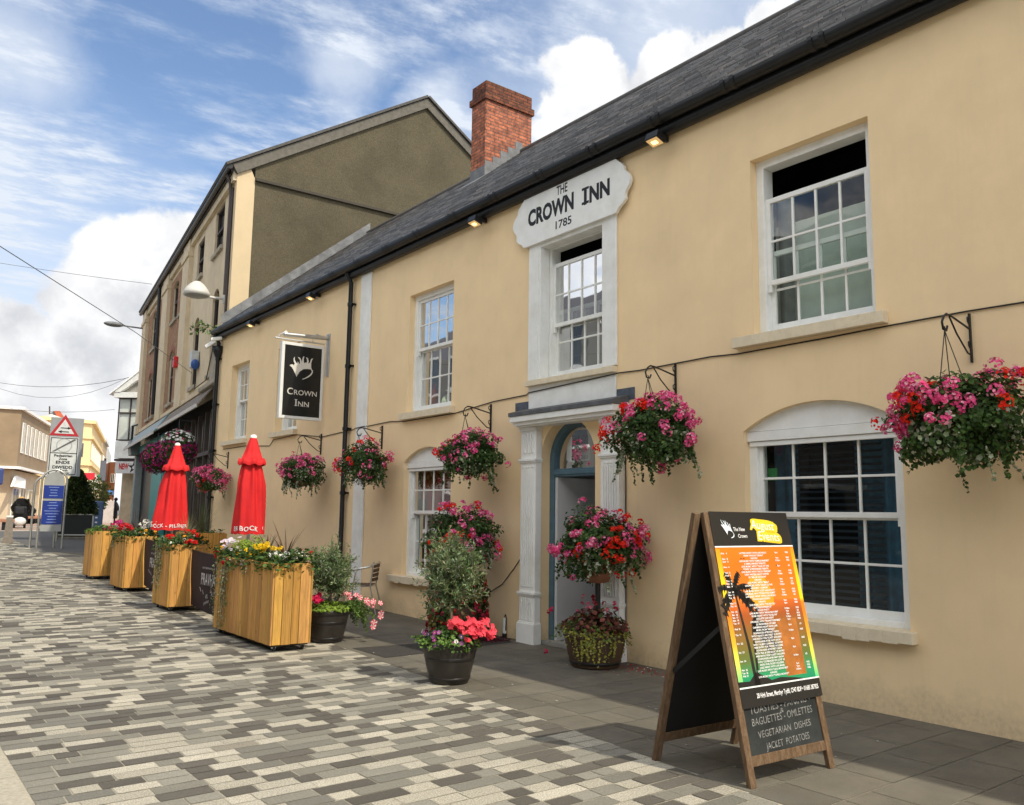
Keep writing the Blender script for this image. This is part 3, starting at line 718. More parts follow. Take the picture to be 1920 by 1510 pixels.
s = MB(); s.tube([(6.91, 9.03, 0), (6.91, 9.03, .06)], .032, 10); s.tube([(6.90, 8.99, .10), (6.9, 8.98, .26), (6.9, 9.0, .30), (6.9, 9.02, .27)], .008, 6); s.build('collar', m_black, e)
# ------------------------------------------------------------------ three-storey neighbour
A2 = Vector((7.16, 21.2, 0)); U2 = Vector((.1377, .9905, 0)); OUT2 = Vector((-.9905, .1377, 0))
def F(s_, z_, o_=0.0): return A2+U2*s_+OUT2*o_+Vector((0, 0, z_))
m_cream2 = mat('pale_cream_render', (.62, .52, .36), .9, .08, 3, .2, 60, tint=(.46, .38, .26), tscale=1.1, tamt=.5)
m_cream3 = mat('warm_cream_render', (.58, .46, .29), .9, .05, 2, .15, 60)
m_rough = mat('brown_roughcast', (.10, .085, .053), .97, .26, 30, 1.0, 40, tint=(.052, .044, .026), tscale=.6, tamt=.75)
m_brick2 = brickmat('ochre_brick', (.36, .19, .10), (.26, .13, .07), (.26, .19, .12), bw=.23, bh=.08, ms=.012, var=.25)
m_redb = brickmat('red_brick', (.34, .09, .05), (.28, .08, .045), (.25, .18, .13), bw=.23, bh=.08, ms=.01, var=.2)
m_stone = mat('weathered_stone', (.38, .34, .27), .95, .3, 5, .6, 30, tint=(.20, .18, .14), tscale=3, tamt=.7)
m_dkframe = mat('dark_window_frame', (.06, .045, .04), .6)
m_dkglass = mat('dark_far_glass', (.03, .033, .035), .12, .3, 2, spec=.6)
m_teal = mat('teal_shop_paint', (.05, .30, .30), .45, .12, 5, .1, 30)
m_greysh = mat('grey_shop_paint', (.26, .30, .29), .5, .12, 5)
nb3 = empty('three_storey_building', (7.16, 21.2, 0), 'tall three-storey cream and brick building with a brown roughcast gable beyond the inn', 'building')
H3 = dict(a=(1.45, 2.72, 8.85, 10.15, 0), b=(4.45, 5.6, 8.8, 10.0, 0), c=(8.0, 8.75, 8.35, 9.75, .15), d=(9.35, 10.55, 8.4, 9.7, .15), e=(15.05, 16.4, 8.3, 9.75, .15),
          f=(1.5, 2.45, 5.35, 7.45, .28), g=(4.42, 5.45, 5.35, 7.2, .3), h=(7.95, 8.6, 5.35, 7.0, .28), i=(9.3, 10.35, 5.35, 7.0, .28), k=(14.1, 14.7, 5.35, 7.0, .28), l=(15.2, 16.3, 5.35, 7.0, .28))
def FP(q, o_=0.0): return F(q[0], q[1], o_)
w = MB(); hs = [opening(*v, n=8) for v in H3.values()]
w.poly([F(0, 4.6), F(19.2, 4.6), F(19.2, 10.55), F(0, 10.55)], [[FP(q) for q in h] for h in hs])
for h in hs:
    n = len(h); w.add([FP(q) for q in h]+[FP(q, -.13) for q in h], [(i, n+i, n+(i+1) % n, (i+1) % n) for i in range(n)])
e0 = F(19.2, 0); w.quad(e0, e0+Vector((9, 0, 0)), e0+Vector((9, 0, 10.6)), e0+Vector((0, 0, 10.6)))
w.build('wall', m_cream2, nb3)
for s0, s1, ks in ((7.76, 11.2, 'cdhi'), (13.75, 17.85, 'ekl')):
    w = MB(); w.poly([F(s0, 5.05, .012), F(s1, 5.05, .012), F(s1, 10.05, .012), F(s0, 10.05, .012)], [[FP(q, .012) for q in opening(*H3[k], n=8)] for k in ks]); w.build('brick_panel', m_brick2, nb3)
for s0, s1 in ((7.76, 11.2), (13.75, 17.85)):
    for k in ([H3['h'], H3['i']] if s0 < 9 else [H3['k'], H3['l']]):
        o_ = arcpts(k[0]-.18, k[1]+.18, k[3]-.02, k[4]+.2, 8); i_ = arcpts(k[0], k[1], k[3], k[4], 8)
        w = MB(); w.poly([FP(q, .022) for q in o_]+[FP(q, .022) for q in reversed(i_)]); w.build('red_brick_arch', m_redb, nb3)
w = MB()
for s0, s1 in ((6.45, 7.75), (11.2, 12.6), (17.9, 19.2)):
    for a, b, o_ in ((4.9, 9.85, .14), (9.85, 10.0, .19), (10.0, 10.55, .14)): w.obox(F(s0-(.03 if o_ > .15 else 0), a), U2*(s1-s0+(.06 if o_ > .15 else 0)), OUT2*o_, (0, 0, b-a))
w.obox(F(0, 10.2), U2*19.2, OUT2*.10, (0, 0, .3)); w.obox(F(0, 4.92), U2*19.2, OUT2*.10, (0, 0, .13))
w.build('pilaster', m_cream2, nb3)
for k, v in H3.items():
    y0_, y1_, z0_, z1_, r_ = v; z1_ += r_
    m = MB(); m.add([F(y0_, z0_, -.12), F(y1_, z0_, -.12), F(y1_, z1_, -.12), F(y0_, z1_, -.12)], [(0, 1, 2, 3)])
    pn = m.build('window', m_dkglass, nb3)
    m = MB()
    for a in (y0_, y1_-.06): m.obox(F(a, z0_, -.11), U2*.06, OUT2*.05, (0, 0, z1_-z0_))
    for a in (z0_, (z0_+z1_)/2-.03, z1_-.06): m.obox(F(y0_, a, -.11), U2*(y1_-y0_), OUT2*.06, (0, 0, .06))
    m.build('frame', m_dkframe, pn)
    m = MB(); m.obox(F(y0_-.08, z0_-.12, -.02), U2*(y1_-y0_+.16), OUT2*.1, (0, 0, .11)); m.build('sill', m_stone, pn)
# gable and roof
AP = Vector((12.85, 21.2, 14.35)); E1 = Vector((6.98, 21.2, 10.6)); E2 = Vector((18.7, 21.2, 10.6))
w = MB(); w.poly([(7.63, 21.19, 5.0), (18.5, 21.19, 5.0), (18.5, 21.19, 10.6), (12.85, 21.19, 14.3), (7.63, 21.19, 11.0)]); w.build('gable_wall', m_rough, nb3)
w = MB(); w.prism([(7.15, 21.18, 4.6), (7.63, 21.18, 4.6), (7.63, 21.18, 10.35), (7.5, 21.18, 10.62), (7.15, 21.18, 10.62)], (0, .15, 0)); w.build('cream_quoin', m_cream3, nb3)
w = MB(); w.prism([(7.63, 21.10, 10.30), (12.5, 21.10, 10.36), (12.5, 21.10, 10.43), (7.63, 21.10, 10.37)], (0, .085, 0)); w.build('gable_ledge', mat('dark_ledge', (.06, .052, .04), .9), nb3)
w = MB(); sl_ = (AP-E1).normalized(); up_ = Vector((-sl_.z, 0, sl_.x))
def slab(a, b, t0, t1, ydepth, y0s, sgn=1):
    d = (b-a).normalized(); n_ = Vector((-d.z, 0, d.x)); n_ = n_ if n_.z > 0 else -n_
    w.prism([a+n_*t0, b+n_*t0, b+n_*t1, a+n_*t1], (0, ydepth, 0))
y_ = Vector((0, -.10, 0))
slab(E1+y_, AP+y_, -.28, -.02, .12, 0); slab(E2+y_+Vector((0, .006, 0)), AP+y_+Vector((0, .006, 0)), -.28, -.02, .10, 0)
w.build('verge_board', mat('grey_verge_board', (.13, .12, .10), .9, .2, 8), nb3)
w = MB(); back = U2*19.4
for a in (E1, E2):
    a_ = a+Vector((0, -.16, 0)); p_ = AP+Vector((0, -.16, 0)); d = (p_-a_).normalized(); a_ = a_-d*.18; n_ = Vector((-d.z, 0, d.x)); n_ = n_ if n_.z > 0 else -n_
    w.add([a_, p_, p_+back, a_+back, a_+n_*.07, p_+n_*.07, p_+n_*.07+back, a_+n_*.07+back], [(0, 1, 5, 4), (4, 5, 6, 7), (0, 4, 7, 3), (0, 3, 2, 1), (2, 3, 7, 6)])
w.build('roof', mat('old_slate', (.075, .07, .065), .75, .35, 12, .3, 40), nb3)
w = MB(); w.tube([F(-.15, 10.50, .22), F(19.4, 10.50, .22)], .075, 8); w.obox(F(0, 10.42), U2*19.2, OUT2*.16, (0, 0, .16)); w.build('gutter', m_black, nb3)
w = MB(); w.tube([F(.30, 10.40, .2), F(.32, 10.2, .10), F(.34, 9.9, .07), F(.36, 7.2, .07)], .05, 8); w.tube([F(.30, 10.1, .04), F(.3, 6.5, .04)], .03, 6)
w.build('downpipe', mat('brown_downpipe', (.07, .055, .05), .5), nb3)
w = MB(); w.tube([F(13.5, 10.4, .16), F(13.5, 5.3, .09)], .07, 8); w.build('downpipe', m_black, nb3)
w = MB(); w.tube([F(18.0, 5.3, .1), F(18.4, 5.25, .3), F(18.45, 4.5, .3)], .05, 6); w.build('downpipe', m_black, nb3)
# shop front below
sh = MB(); sh.obox(F(-.02, 0, -.05), U2*.9, OUT2*.12, (0, 0, 5.0)); sh.obox(F(.25, 0, .07), U2*.5, OUT2*.06, (0, 0, 4.7)); sh.build('stone_pier', m_stone, nb3, bevel=.01)
sh = MB(); sh.prism([F(.15, 4.95, .14), F(1.5, 4.95, .14), F(1.35, 5.5, .14), F(1.05, 6.25, .14), F(.55, 6.25, .14), F(.35, 5.5, .14)], -OUT2*.13); sh.obox(F(.0, 4.86, 0), U2*2.6, OUT2*.22, (0, 0, .12)); sh.build('stone_corbel', m_stone, nb3, bevel=.015)
sh = MB(); sh.quad(F(.88, 0, -.12), F(17.5, 0, -.12), F(17.5, 4.9, -.12), F(.88, 4.9, -.12)); sh.build('shop_interior', mat('dark_shop_interior', (.02, .022, .024), .3, .2, 2), nb3)
sh = MB()
for i, s0 in enumerate((1.5, 2.3, 3.4, 4.6, 5.8, 7.0, 8.2)): sh.obox(F(s0, 0, -.1), U2*.09, OUT2*.12, (0, 0, 4.3))
sh.obox(F(1.5, 3.1, -.1), U2*6.8, OUT2*.12, (0, 0, .10)); sh.obox(F(1.5, .5, -.1), U2*6.8, OUT2*.12, (0, 0, .08)); sh.build('shop_mullion', mat('brown_shop_frame', (.10, .08, .065), .6), nb3)
sh = MB(); sh.obox(F(9.7, .0, -.1), U2*3.1, OUT2*.16, (0, 0, 4.2)); sh.obox(F(9.9, .7, .06), U2*2.7, OUT2*.03, (0, 0, 3.2)); sh.build('teal_panel', m_teal, nb3, bevel=.01)
sh = MB(); sh.obox(F(17.2, 0, -.1), U2*.55, OUT2*.3, (0, 0, 3.9)); sh.prism([F(16.9, 3.9, .45), F(17.9, 3.9, .45), F(17.9, 4.5, .5), F(16.9, 4.5, .5)], -OUT2*.4); sh.build('grey_console', m_greysh, nb3, bevel=.03)
def slope_fascia(s0, s1, m, nm, zt, o1, zb):
    sh = MB(); a, b = F(s0, zt, .10), F(s1, zt, .10); c, d = F(s1, zb, o1), F(s0, zb, o1)
    sh.prism([a, b, c, d], (0, 0, -.05)); return sh.build(nm, m, nb3)
slope_fascia(9.0, 18.9, m_greysh, 'canopy', 4.88, .55, 4.28); slope_fascia(.95, 9.0, mat('brown_grey_fascia', (.20, .17, .14), .8, .25, 6), 'canopy', 4.86, .45, 4.40)
sh = MB(); sh.obox(F(1.2, 4.40, .44), U2*7.8, OUT2*.03, (0, 0, -.10)); sh.obox(F(9.0, 4.28, .54), U2*9.9, OUT2*.03, (0, 0, -.10)); sh.build('canopy_edge', mat('peeling_white_edge', (.55, .53, .48), .8, .3, 20), nb3)
sh = MB(); sh.obox(F(9.0, 3.95, .02), U2*8.2, OUT2*.12, (0, 0, .3)); sh.prism([F(8.6, 4.28, .52), F(9.0, 4.28, .52), F(9.0, 4.9, .12), F(8.6, 4.9, .12)], U2*-.02); sh.build('teal_cornice', m_teal, nb3)

# things fixed to that facade
def wall_lamp(base, head, r_, label, hz=.38, c=(.55, .54, .50)):
    e = empty('street_lamp', base, label, 'street lamp', 'wall-mounted street lamps')
    m_l = mat('pale_lamp_enamel', c, .5, .05, 5)
    s = MB(); b, h = Vector(base), Vector(head); s.tube([b, b+(h-b)*.4+Vector((0, 0, -.01)), h+(b-h).normalized()*r_*.8], .035, 8); s.box(b.x-.05, b.y-.08, b.z-.12, b.x+.04, b.y+.08, b.z+.10); s.build('arm', m_l, e)
    s = MB(); s.lathe(h, [(r_*.9, -.02), (r_, .0), (r_, .07), (r_*.86, .16), (r_*.55, hz*.75), (r_*.25, hz*.95), (.001, hz)], 24); s.build('hood', m_l, e)
    s = MB(); s.lathe(h, [(.001, -.07), (r_*.5, -.06), (r_*.92, -.015)], 20); s.build('diffuser', mat('lamp_diffuser', (.35, .35, .34), .3), e)
wall_lamp(F(.62, 7.15, .0), (6.52, 21.9, 7.14), .33, 'pale dome-topped street lamp on an arm just above the left end of the inn roof')
b_ = F(18.9, 9.75, .02); h_ = F(18.9, 9.80, 1.35)
e = empty('street_lamp', b_, 'slim grey street lamp on the far end of the three-storey building', 'street lamp', 'wall-mounted street lamps')
s = MB(); s.tube([b_, h_+(b_-h_)*.3], .035, 6); s.build('arm', m_lead, e)
s = MB(); s.sphere(h_, .42, 12, 8, (1.0, .45, .28)); s.build('lantern', m_lead, e)
def fbox(name, s0, z0_, w_, h__, d_, m, label, cat, o_=.14):
    s = MB(); s.obox(F(s0, z0_, o_), U2*w_, OUT2*d_, (0, 0, h__)); return tag(s.build(name, m, None, bevel=.02, loc=F(s0, z0_, o_)), label, cat)
fbox('alarm_box', 7.3, 6.28, .28, .36, .14, mat('red_plastic', (.55, .02, .02), .4), 'red alarm box on a pilaster of the three-storey building', 'alarm box')
e = empty('alarm_box', F(4.0, 5.8, .02), 'white and blue alarm box beside an arched window of the three-storey building', 'alarm box')
s = MB(); s.obox(F(4.0, 5.8, .02), U2*.34, OUT2*.22, (0, 0, .5)); s.build('housing', mat('grey_white_plastic', (.5, .52, .52), .5), e, bevel=.02)
s = MB(); s.sphere(F(3.98, 5.88, .12), .13, 10, 8, (1, .6, 1.2)); s.build('bell_cover', mat('blue_plastic', (.03, .09, .30), .35), e)
e = empty('security_camera', (6.92, 21.2, 6.0), 'white security cameras bracketed at the left corner of the inn under the gutter', 'camera')
s = MB(); s.bar((6.78, 20.95, 5.82), (6.60, 21.10, 5.66), .09, .09); s.bar((6.85, 20.7, 5.86), (6.60, 20.75, 5.80), .08, .08); s.build('camera_body', m_whitew, e, bevel=.01)
s = MB(); s.tube([(6.95, 21.0, 5.88), (6.8, 20.98, 5.84)], .02, 6); s.tube([(6.95, 20.7, 5.9), (6.85, 20.7, 5.86)], .02, 6); s.build('bracket', m_lead, e)
# weed growing from the gutter end
s = MB(); rg = random.Random(3)
pts = [(6.8, 21.2, 6.1), (6.75, 21.6, 6.28), (6.7, 22.2, 6.35), (6.75, 23.0, 6.5)]; s.col = (.5, .35, .2); s.tube(pts, .008, 4)
for i in range(90):
    t = rg.random()*.75; k = min(2, int(t*3)); p = Vector(pts[k]).lerp(Vector(pts[k+1]), t*3-k)+Vector([rg.gauss(0, .07) for _ in range(3)])
    a, b = Vector([rg.gauss(0, .035) for _ in range(3)]), Vector([rg.gauss(0, .035) for _ in range(3)]); s.col = (.09, .14, .04); s.quad(p, p+a, p+a+b, p+b)
tag(s.build('gutter_weed', mat('weed', (1, 1, 1), .7), None, loc=(6.8, 21.2, 6.1)), 'spindly weed growing out of the left end of the inn gutter', 'weed')

# ------------------------------------------------------------------ hanging sign
e = empty('hanging_sign', (D, 14.9, 4.3), 'black hanging pub sign with a silver crown and the words Crown Inn', 'sign')
m_galv = mat('galvanised_steel', (.50, .51, .51), .35, .15, 8, metal=.75)
m_signw = mat('white_sign_frame', (.70, .71, .69), .35, .05, 4)
Y = 14.8
s = MB(); s.box(6.94, Y-.05, 4.18, 6.958, Y+.05, 5.02); s.box(6.90, Y-.012, 4.2, 6.94, Y+.012, 5.0); s.build('wall_bracket', m_galv, e, bevel=.003)
s = MB(); s.tube([(6.93, Y, 4.925), (6.08, Y, 4.885)], .038, 12); s.sphere((6.07, Y, 4.885), .042, 10, 6); s.build('arm', m_galv, e)
s = MB(); s.tube([(5.87, Y, 4.80), (6.86, Y, 4.80)], .014, 8); s.tube([(5.95, Y, 4.80), (5.95, Y, 4.86), (6.02, Y, 4.90), (6.08, Y, 4.95), (6.13, Y, 4.90)], .010, 6); s.tube([(6.62, Y, 4.80), (6.62, Y, 4.93), (6.7, Y, 4.97), (6.8, Y, 4.95)], .010, 6); s.build('hanger', m_galv, e)
s = MB(); a, b, c, d = 6.0, 6.845, 3.31, 4.745
for x0_, z0_, x1_, z1_ in ((a, c, a+.06, d), (b-.045, c, b, d), (a+.06, c, b-.045, c+.055), (a+.06, d-.055, b-.045, d)): s.box(x0_, Y-.045, z0_, x1_, Y+.045, z1_)
s.build('frame', m_signw, e, bevel=.003)
s = MB(); s.box(a+.06, Y-.035, c+.055, b-.045, Y+.035, d-.055); s.build('panel', mat('black_sign_panel', (.012, .013, .014), .22, .1, 2), e)
m_silver = mat('silver_lettering', (.62, .60, .54), .5, .05, 5)
def crown_pts(ox, oz, sx_, sz_):   # outline read off the crown mark, u right, v up, 0..1
    body = [(0, .50), (.06, .545), (.13, .56), (.20, .53), (.22, .60), (.25, .585), (.18, .70), (.17, .84), (.22, .92), (.215, .80), (.29, .66), (.37, .62), (.36, .72), (.40, .68), (.43, .60), (.47, .66),
            (.46, .80), (.36, .93), (.47, .90), (.53, .80), (.56, .68), (.57, .86), (.60, .97), (.66, 1.0), (.635, .86), (.65, .72), (.69, .66), (.71, .74), (.745, .68), (.80, .76), (.78, .88), (.73, .97), (.83, .93), (.87, .80), (.86, .68),
            (.93, .74), (.96, .86), (1.0, .93), (1.07, .95), (1.02, .86), (.99, .70), (1.0, .52), (1.04, .42), (.85, .43), (.65, .40), (.48, .27), (.36, .06), (.34, .0), (.30, .10), (.20, .28), (.11, .42)]
    ring = [(1.04, .42), (1.085, .38), (1.09, .29), (1.03, .17), (.90, .05), (.74, -.04), (.62, -.09), (.60, -.07), (.72, -.01), (.86, .09), (.98, .20), (1.04, .31), (1.03, .37), (.99, .41)]
    return [[(ox+u*sx_, oz+v*sz_) for u, v in q] for q in (body, ring)]
s = MB()
for q in crown_pts(6.165, 4.10, .43, .41): s.poly([(p[0], Y-.038, p[1]) for p in q])
s.build('crown_emblem', m_silver, e)
s = MB(); ux, uz = (1, 0, 0), (0, 0, 1)
def serif_text(s, txt, x, z, size, cap, w_, yy, bold=.012):
    s.text(txt, (x, yy, z), ux, uz, size, bold=bold, width=w_)
s.text('C', (6.20, Y-.038, 3.765), ux, uz, .175, bold=.012, width=.115); s.text('ROWN', (6.505, Y-.038, 3.765), ux, uz, .135, bold=.008, width=.455)
s.text('I', (6.325, Y-.038, 3.555), ux, uz, .175, bold=.014, width=.026); s.text('NN', (6.475, Y-.038, 3.555), ux, uz, .135, bold=.008, width=.215)
for xx, zz in ((6.325, 3.557), (6.325, 3.672)): s.box(xx-.028, Y-.0385, zz, xx+.028, Y-.038, zz+.009)
for xx in (6.42, 6.46, 6.53, 6.57): s.box(xx-.014, Y-.0385, 3.556, xx+.014, Y-.038, 3.562)
s.build('lettering', m_silver, e)

# ------------------------------------------------------------------ brackets for the baskets
def bracket(y, z, label, out_=.45, root_x=D, frame=None, group='scrolled wall brackets'):
    fn = frame or (lambda o_, z_: Vector((D-o_, y, z_)))
    e = empty('wall_bracket', fn(.0, z), label, 'bracket', group)
    s = MB(); P0 = fn
    s.bar(P0(.012, z-.40), P0(.012, z), .03, .012, (0, 1, 0)); s.build('back_plate', m_black, e)
    s = MB(); r_ = .009
    top = z-.10
    s.tube([P0(.015, top-.03), P0(out_-.12, top+.03), P0(out_-.04, top+.035), P0(out_, top+.01), P0(out_+.035, top-.04), P0(out_+.02, top-.095), P0(out_-.03, top-.10), P0(out_-.05, top-.06)], r_, 6)
    s.tube([P0(out_-.09, top+.02), P0(out_-.2, top-.10), P0(.08, z-.33), P0(.015, z-.34)], r_*.8, 6)
    s.tube([P0(.015, top+.0), P0(.05, top+.03), P0(.055, top+.06), P0(.03, top+.075)], r_*.7, 6); s.tube([P0(.015, z-.30), P0(.05, z-.27), P0(.055, z-.24), P0(.03, z-.225)], r_*.7, 6)
    s.build('scroll_arm', m_black, e)
    return P0(out_, top-.10)
BR = [(2.99, 3.26, 'black scroll bracket holding the flower basket nearest the right edge of the photo'), (6.08, 3.26, 'black scroll bracket holding the basket right of the doorway'),
      (9.47, 3.14, 'black scroll bracket holding the basket left of the door canopy'), (12.57, 3.07, 'black scroll bracket holding the basket beside the white pilaster strip'),
      (14.94, 3.09, 'black scroll bracket under the hanging sign'), (20.03, 3.0, 'black scroll bracket near the left corner of the inn')]
HOOKS = [bracket(*b) for b in BR]
for i, (y, z, lab) in enumerate(BR):
    lo = {0: 3.28, 1: 3.268, 2: 3.17, 3: 3.11, 4: 3.03, 5: 3.08}[i]

# ------------------------------------------------------------------ generic distant building
m_farglass = mat('distant_window_glass', (.05, .055, .06), .15, .3, 1, spec=.6)
def far_building(name, p0, p1, depth, zb, zt, m, label, wins=(), left=None, roof=None, trim=None, extra=None, side_wins=(), winm=None, cat='building'):
    p0, p1 = Vector((p0[0], p0[1], 0)), Vector((p1[0], p1[1], 0)); d = (p1-p0); Lh = d.length; d.normalize(); n_ = Vector((d.y, -d.x, 0))   # n_ points to the right of travel
    dep = n_*depth; L0 = Vector(left) if left is not None else dep
    e = empty(name, (p0.x, p0.y, zb), label, cat)
    s = MB(); z = Vector((0, 0, 1)); q = [p0, p1, p1+L0, p0+L0]
    s.add([a+z*zb for a in q]+[a+z*zt for a in q], [(0, 1, 5, 4), (1, 2, 6, 5), (2, 3, 7, 6), (3, 0, 4, 7), (4, 5, 6, 7)]); s.build('wall', m, e)
    o_ = -n_ if L0.dot(n_) > 0 else n_
    for (u0, u1, z0_, z1_) in wins:
        s = MB(); s.obox(p0+d*u0+z*z0_-o_*.0, d*(u1-u0), o_*.06, z*(z1_-z0_)); wn_ = s.build('window', winm or m_farglass, e)
        s = MB(); t = .06
        for a, b, c, f in ((u0-t, u0, z0_-t, z1_+t), (u1, u1+t, z0_-t, z1_+t), (u0, u1, z1_, z1_+t), (u0, u1, z0_-t, z0_), ((u0+u1)/2-.03, (u0+u1)/2+.03, z0_, z1_)): s.obox(p0+d*a+z*c, d*(b-a), o_*.08, z*(f-c))
        s.build('frame', m_whitew, wn_)
    sd = L0.normalized(); so_ = -d
    for (u0, u1, z0_, z1_) in side_wins:
        s = MB(); s.obox(p0+sd*u0+z*z0_, sd*(u1-u0), so_*.06, z*(z1_-z0_)); s.build('window', winm or m_farglass, e)
    if trim:
        for zz, hh, oo in trim:
            s = MB(); s.obox(p0-d*oo+z*zz, d*(Lh+oo), o_*oo, z*hh); s.obox(p0+z*zz-d*oo, L0, d*oo, z*hh); s.build('cornice', m_whitew if m is not m_fary else m_fary, e)
    return e, p0, d, o_, Lh
m_fary = mat('yellow_cream_render', (.78, .62, .33), .9, .08, .4)
m_farb = mat('brown_brick_far', (.27, .20, .125), .9, .15, .5)
m_farw = mat('white_render_far', (.66, .64, .58), .9, .1, .5)
def hz(px, py, dist): return bgp(px, py, dist).z
c0, c1 = bgp(29, 900, 80), bgp(86, 900, 95.5)
far_building('brick_office_building', c0, c1, 8, 4.9, 9.6, m_farb, 'brown flat-roofed brick building with a row of narrow upper windows at the far left', left=(-14, 1, 0),
             wins=[(1.0+i*2.05, 2.0+i*2.05, 6.2, 8.6) for i in range(7)], trim=[(9.6, .25, .25), (4.75, .2, .35)])
gx, gy = c0, c1
far_building('shop_parade', (c0.x-.2, c0.y+1.2), (c1.x-.5, c1.y), 8, .5, 4.75, mat('pale_shopfront', (.56, .46, .32), .9, .1, .5), 'pale shopfronts under the brown brick building at the far left', left=(-14, 1, 0),
             wins=[(1.2, 3.6, .9, 3.2), (4.5, 7.0, .9, 3.3), (8.5, 11.5, .9, 3.2)], side_wins=[(1.5, 4, .9, 3.1)])
s = MB(); p = bgp(10, 892, 78.5); s.box(p.x-.9, p.y, p.z-.75, p.x-.1, p.y+.3, p.z+.6); tag(s.build('shop_sign', mat('navy_sign', (.03, .05, .16), .5), None, bevel=.15, loc=p), 'navy blue round-cornered shop sign at the far left edge', 'sign')
e = empty('shop_awning', bgp(30, 905, 79), 'white sloping shop awning with red lettering at the far left', 'awning')
s = MB(); a, b = bgp(19, 913, 79), bgp(43, 917, 83); a2, b2 = bgp(27, 893, 80.3), bgp(44, 900, 84.5); s.prism([a, b, b2, a2], (.2, .2, .05)); s.build('canvas', m_whitew, e)
s = MB(); q0 = a.lerp(a2, .25); s.text('SALE', q0.lerp(b.lerp(b2, .25), .5)+Vector((-.05, -.08, .02)), (b-a), (a2-a), .75, bold=.03); s.build('lettering', mat('red_sign_paint', (.5, .03, .02), .6), e)
c0, c1 = bgp(84, 900, 104), bgp(120, 900, 110)
far_building('white_building', c0, c1, 8, .5, 11.6, m_farw, 'narrow white building right of the brown brick one in the distance', left=(-2, 14, 0), trim=[(11.4, .3, .3), (7.0, .25, .2)], wins=[(.8, 1.6, 7.6, 9.6)])
# slate roof with a red gable behind
c0 = bgp(78, 900, 128)
e = empty('slate_roofed_house', (c0.x, c0.y, .8), 'grey slate roof with a red tiled end rising behind the traffic sign', 'building')
s = MB(); a, b, c, d = bgp(76, 790, 128), bgp(100, 771, 128), bgp(112, 771, 128), bgp(126, 792, 128); s.prism([(a.x, a.y, .8), (d.x, d.y, .8), d, c, b, a], (1, 8, 0)); s.build('gable', mat('blue_grey_slate_far', (.20, .22, .235), .8, .1, .4), e)
s = MB(); s.prism([b+Vector((0, -.2, 0)), c+Vector((0, -.2, 0)), bgp(120, 782, 127.5), bgp(108, 783, 127.5)], (0, .15, 0)); s.build('red_tiles', mat('red_roof_tiles', (.42, .10, .05), .9, .1, 1), e)
s = MB(); s.tube([bgp(93, 785, 127), bgp(93, 762, 127)], .09, 5); s.build('aerial', m_dkframe, e)
c0, c1 = bgp(165, 900, 99), bgp(187, 900, 126)
z_t = 10.5
e, p0_, d_, o__, L_ = far_building('yellow_building', c0, c1, 8, .6, z_t, m_fary, 'tall yellow cream building with moulded cornices in the middle distance', left=(-9.5, -1.2, 0), trim=[(z_t, .35, .35), (z_t-1.6, .25, .2), (6.1, .3, .25)],
     wins=[(2+i*3.4, 3.3+i*3.4, 6.9, 8.5) for i in range(7)]+[(2+i*3.4, 3.3+i*3.4, 3.9, 5.6) for i in range(7)], side_wins=[(.7, 1.6, 7, 8.4)])
c0, c1 = bgp(188, 900, 128), bgp(196, 900, 142)
far_building('brown_gabled_building', c0, c1, 8, .7, 11.0, mat('tan_far_render', (.50, .36, .22), .9, .1, 1), 'tan building with a dark roof beyond the yellow one', left=(-6, 0, 0), wins=[(2, 4, 7, 9), (6, 8, 7, 9)], trim=[(11.0, .5, .3)])
c0, c1 = bgp(196.5, 900, 145), bgp(205, 900, 175)
far_building('pale_terrace', c0, c1, 8, .7, 11.4, m_farw, 'pale terrace closing the far end of the street', left=(-6, 0, 0), wins=[(3, 5, 7, 9), (9, 11, 7, 9), (16, 19, 7, 9)])
c0, c1 = bgp(204, 900, 140), bgp(216, 900, 139)
far_building('red_brick_house', c0, c1, 9, .7, 8.6, mat('far_red_brick', (.32, .13, .07), .9, .1, 1), 'small red brick house seen just left of the corner shop', left=(1, 9, 0), wins=[(.5, 1.1, 5.6, 6.8)])
# corner shop with the projecting window
c0, c1 = bgp(213, 900, 47), bgp(290, 900, 46)
cd = (c1-c0); cd.z = 0; cd.normalize(); cn = Vector((cd.y, -cd.x, 0))
if cn.y > 0: cn = -cn
cs = empty('corner_shop', (c0.x, c0.y, .58), 'white gabled corner shop with projecting upper window and a New star sign', 'building')
def C(u, z, o_=0.0): return Vector((c0.x, c0.y, 0))+cd*u+cn*o_+Vector((0, 0, z))
zz = lambda py: hz(230, py, 47)
m_shopst = mat('tan_shop_stone', (.48, .39, .27), .9, .15, 3)
s = MB(); s.obox(C(.1, .5, -.6), cd*4.5, -cn*8, (0, 0, 4.6)); s.build('wall', m_shopst, cs)
s = MB(); s.obox(C(-.05, zz(865), -.58), cd*4.6, cn*.6, (0, 0, zz(861)-zz(865))); s.build('soffit', m_dkframe, cs)
s = MB(); s.obox(C(0, zz(860), -1.5), cd*4.5, cn*1.6, (0, 0, zz(828)-zz(860))); s.build('white_boarding', m_whitew, cs)
s = MB(); s.obox(C(.06, zz(827), -1.5), cd*4.4, cn*1.5, (0, 0, zz(747)-zz(827))); s.build('bay', mat('net_curtained_glass', (.62, .66, .60), .5, .15, 1.5), cs)
s = MB()
for u in (0, .60, 1.35, 2.1): s.obox(C(u+.0, zz(827), .0), cd*.05, cn*.06, (0, 0, zz(747)-zz(827)))
for py in (827, 776, 749): s.obox(C(0, zz(py), .0), cd*4.4, cn*.08, (0, 0, .06))
s.build('bay_frame', m_dkframe, cs)
s = MB(); s.obox(C(-.18, zz(747), -1.6), cd*3.4, cn*1.85, (0, 0, zz(737)-zz(747))); 
gz0, gz1 = zz(737), hz(258, 690, 47); ap = 1.45
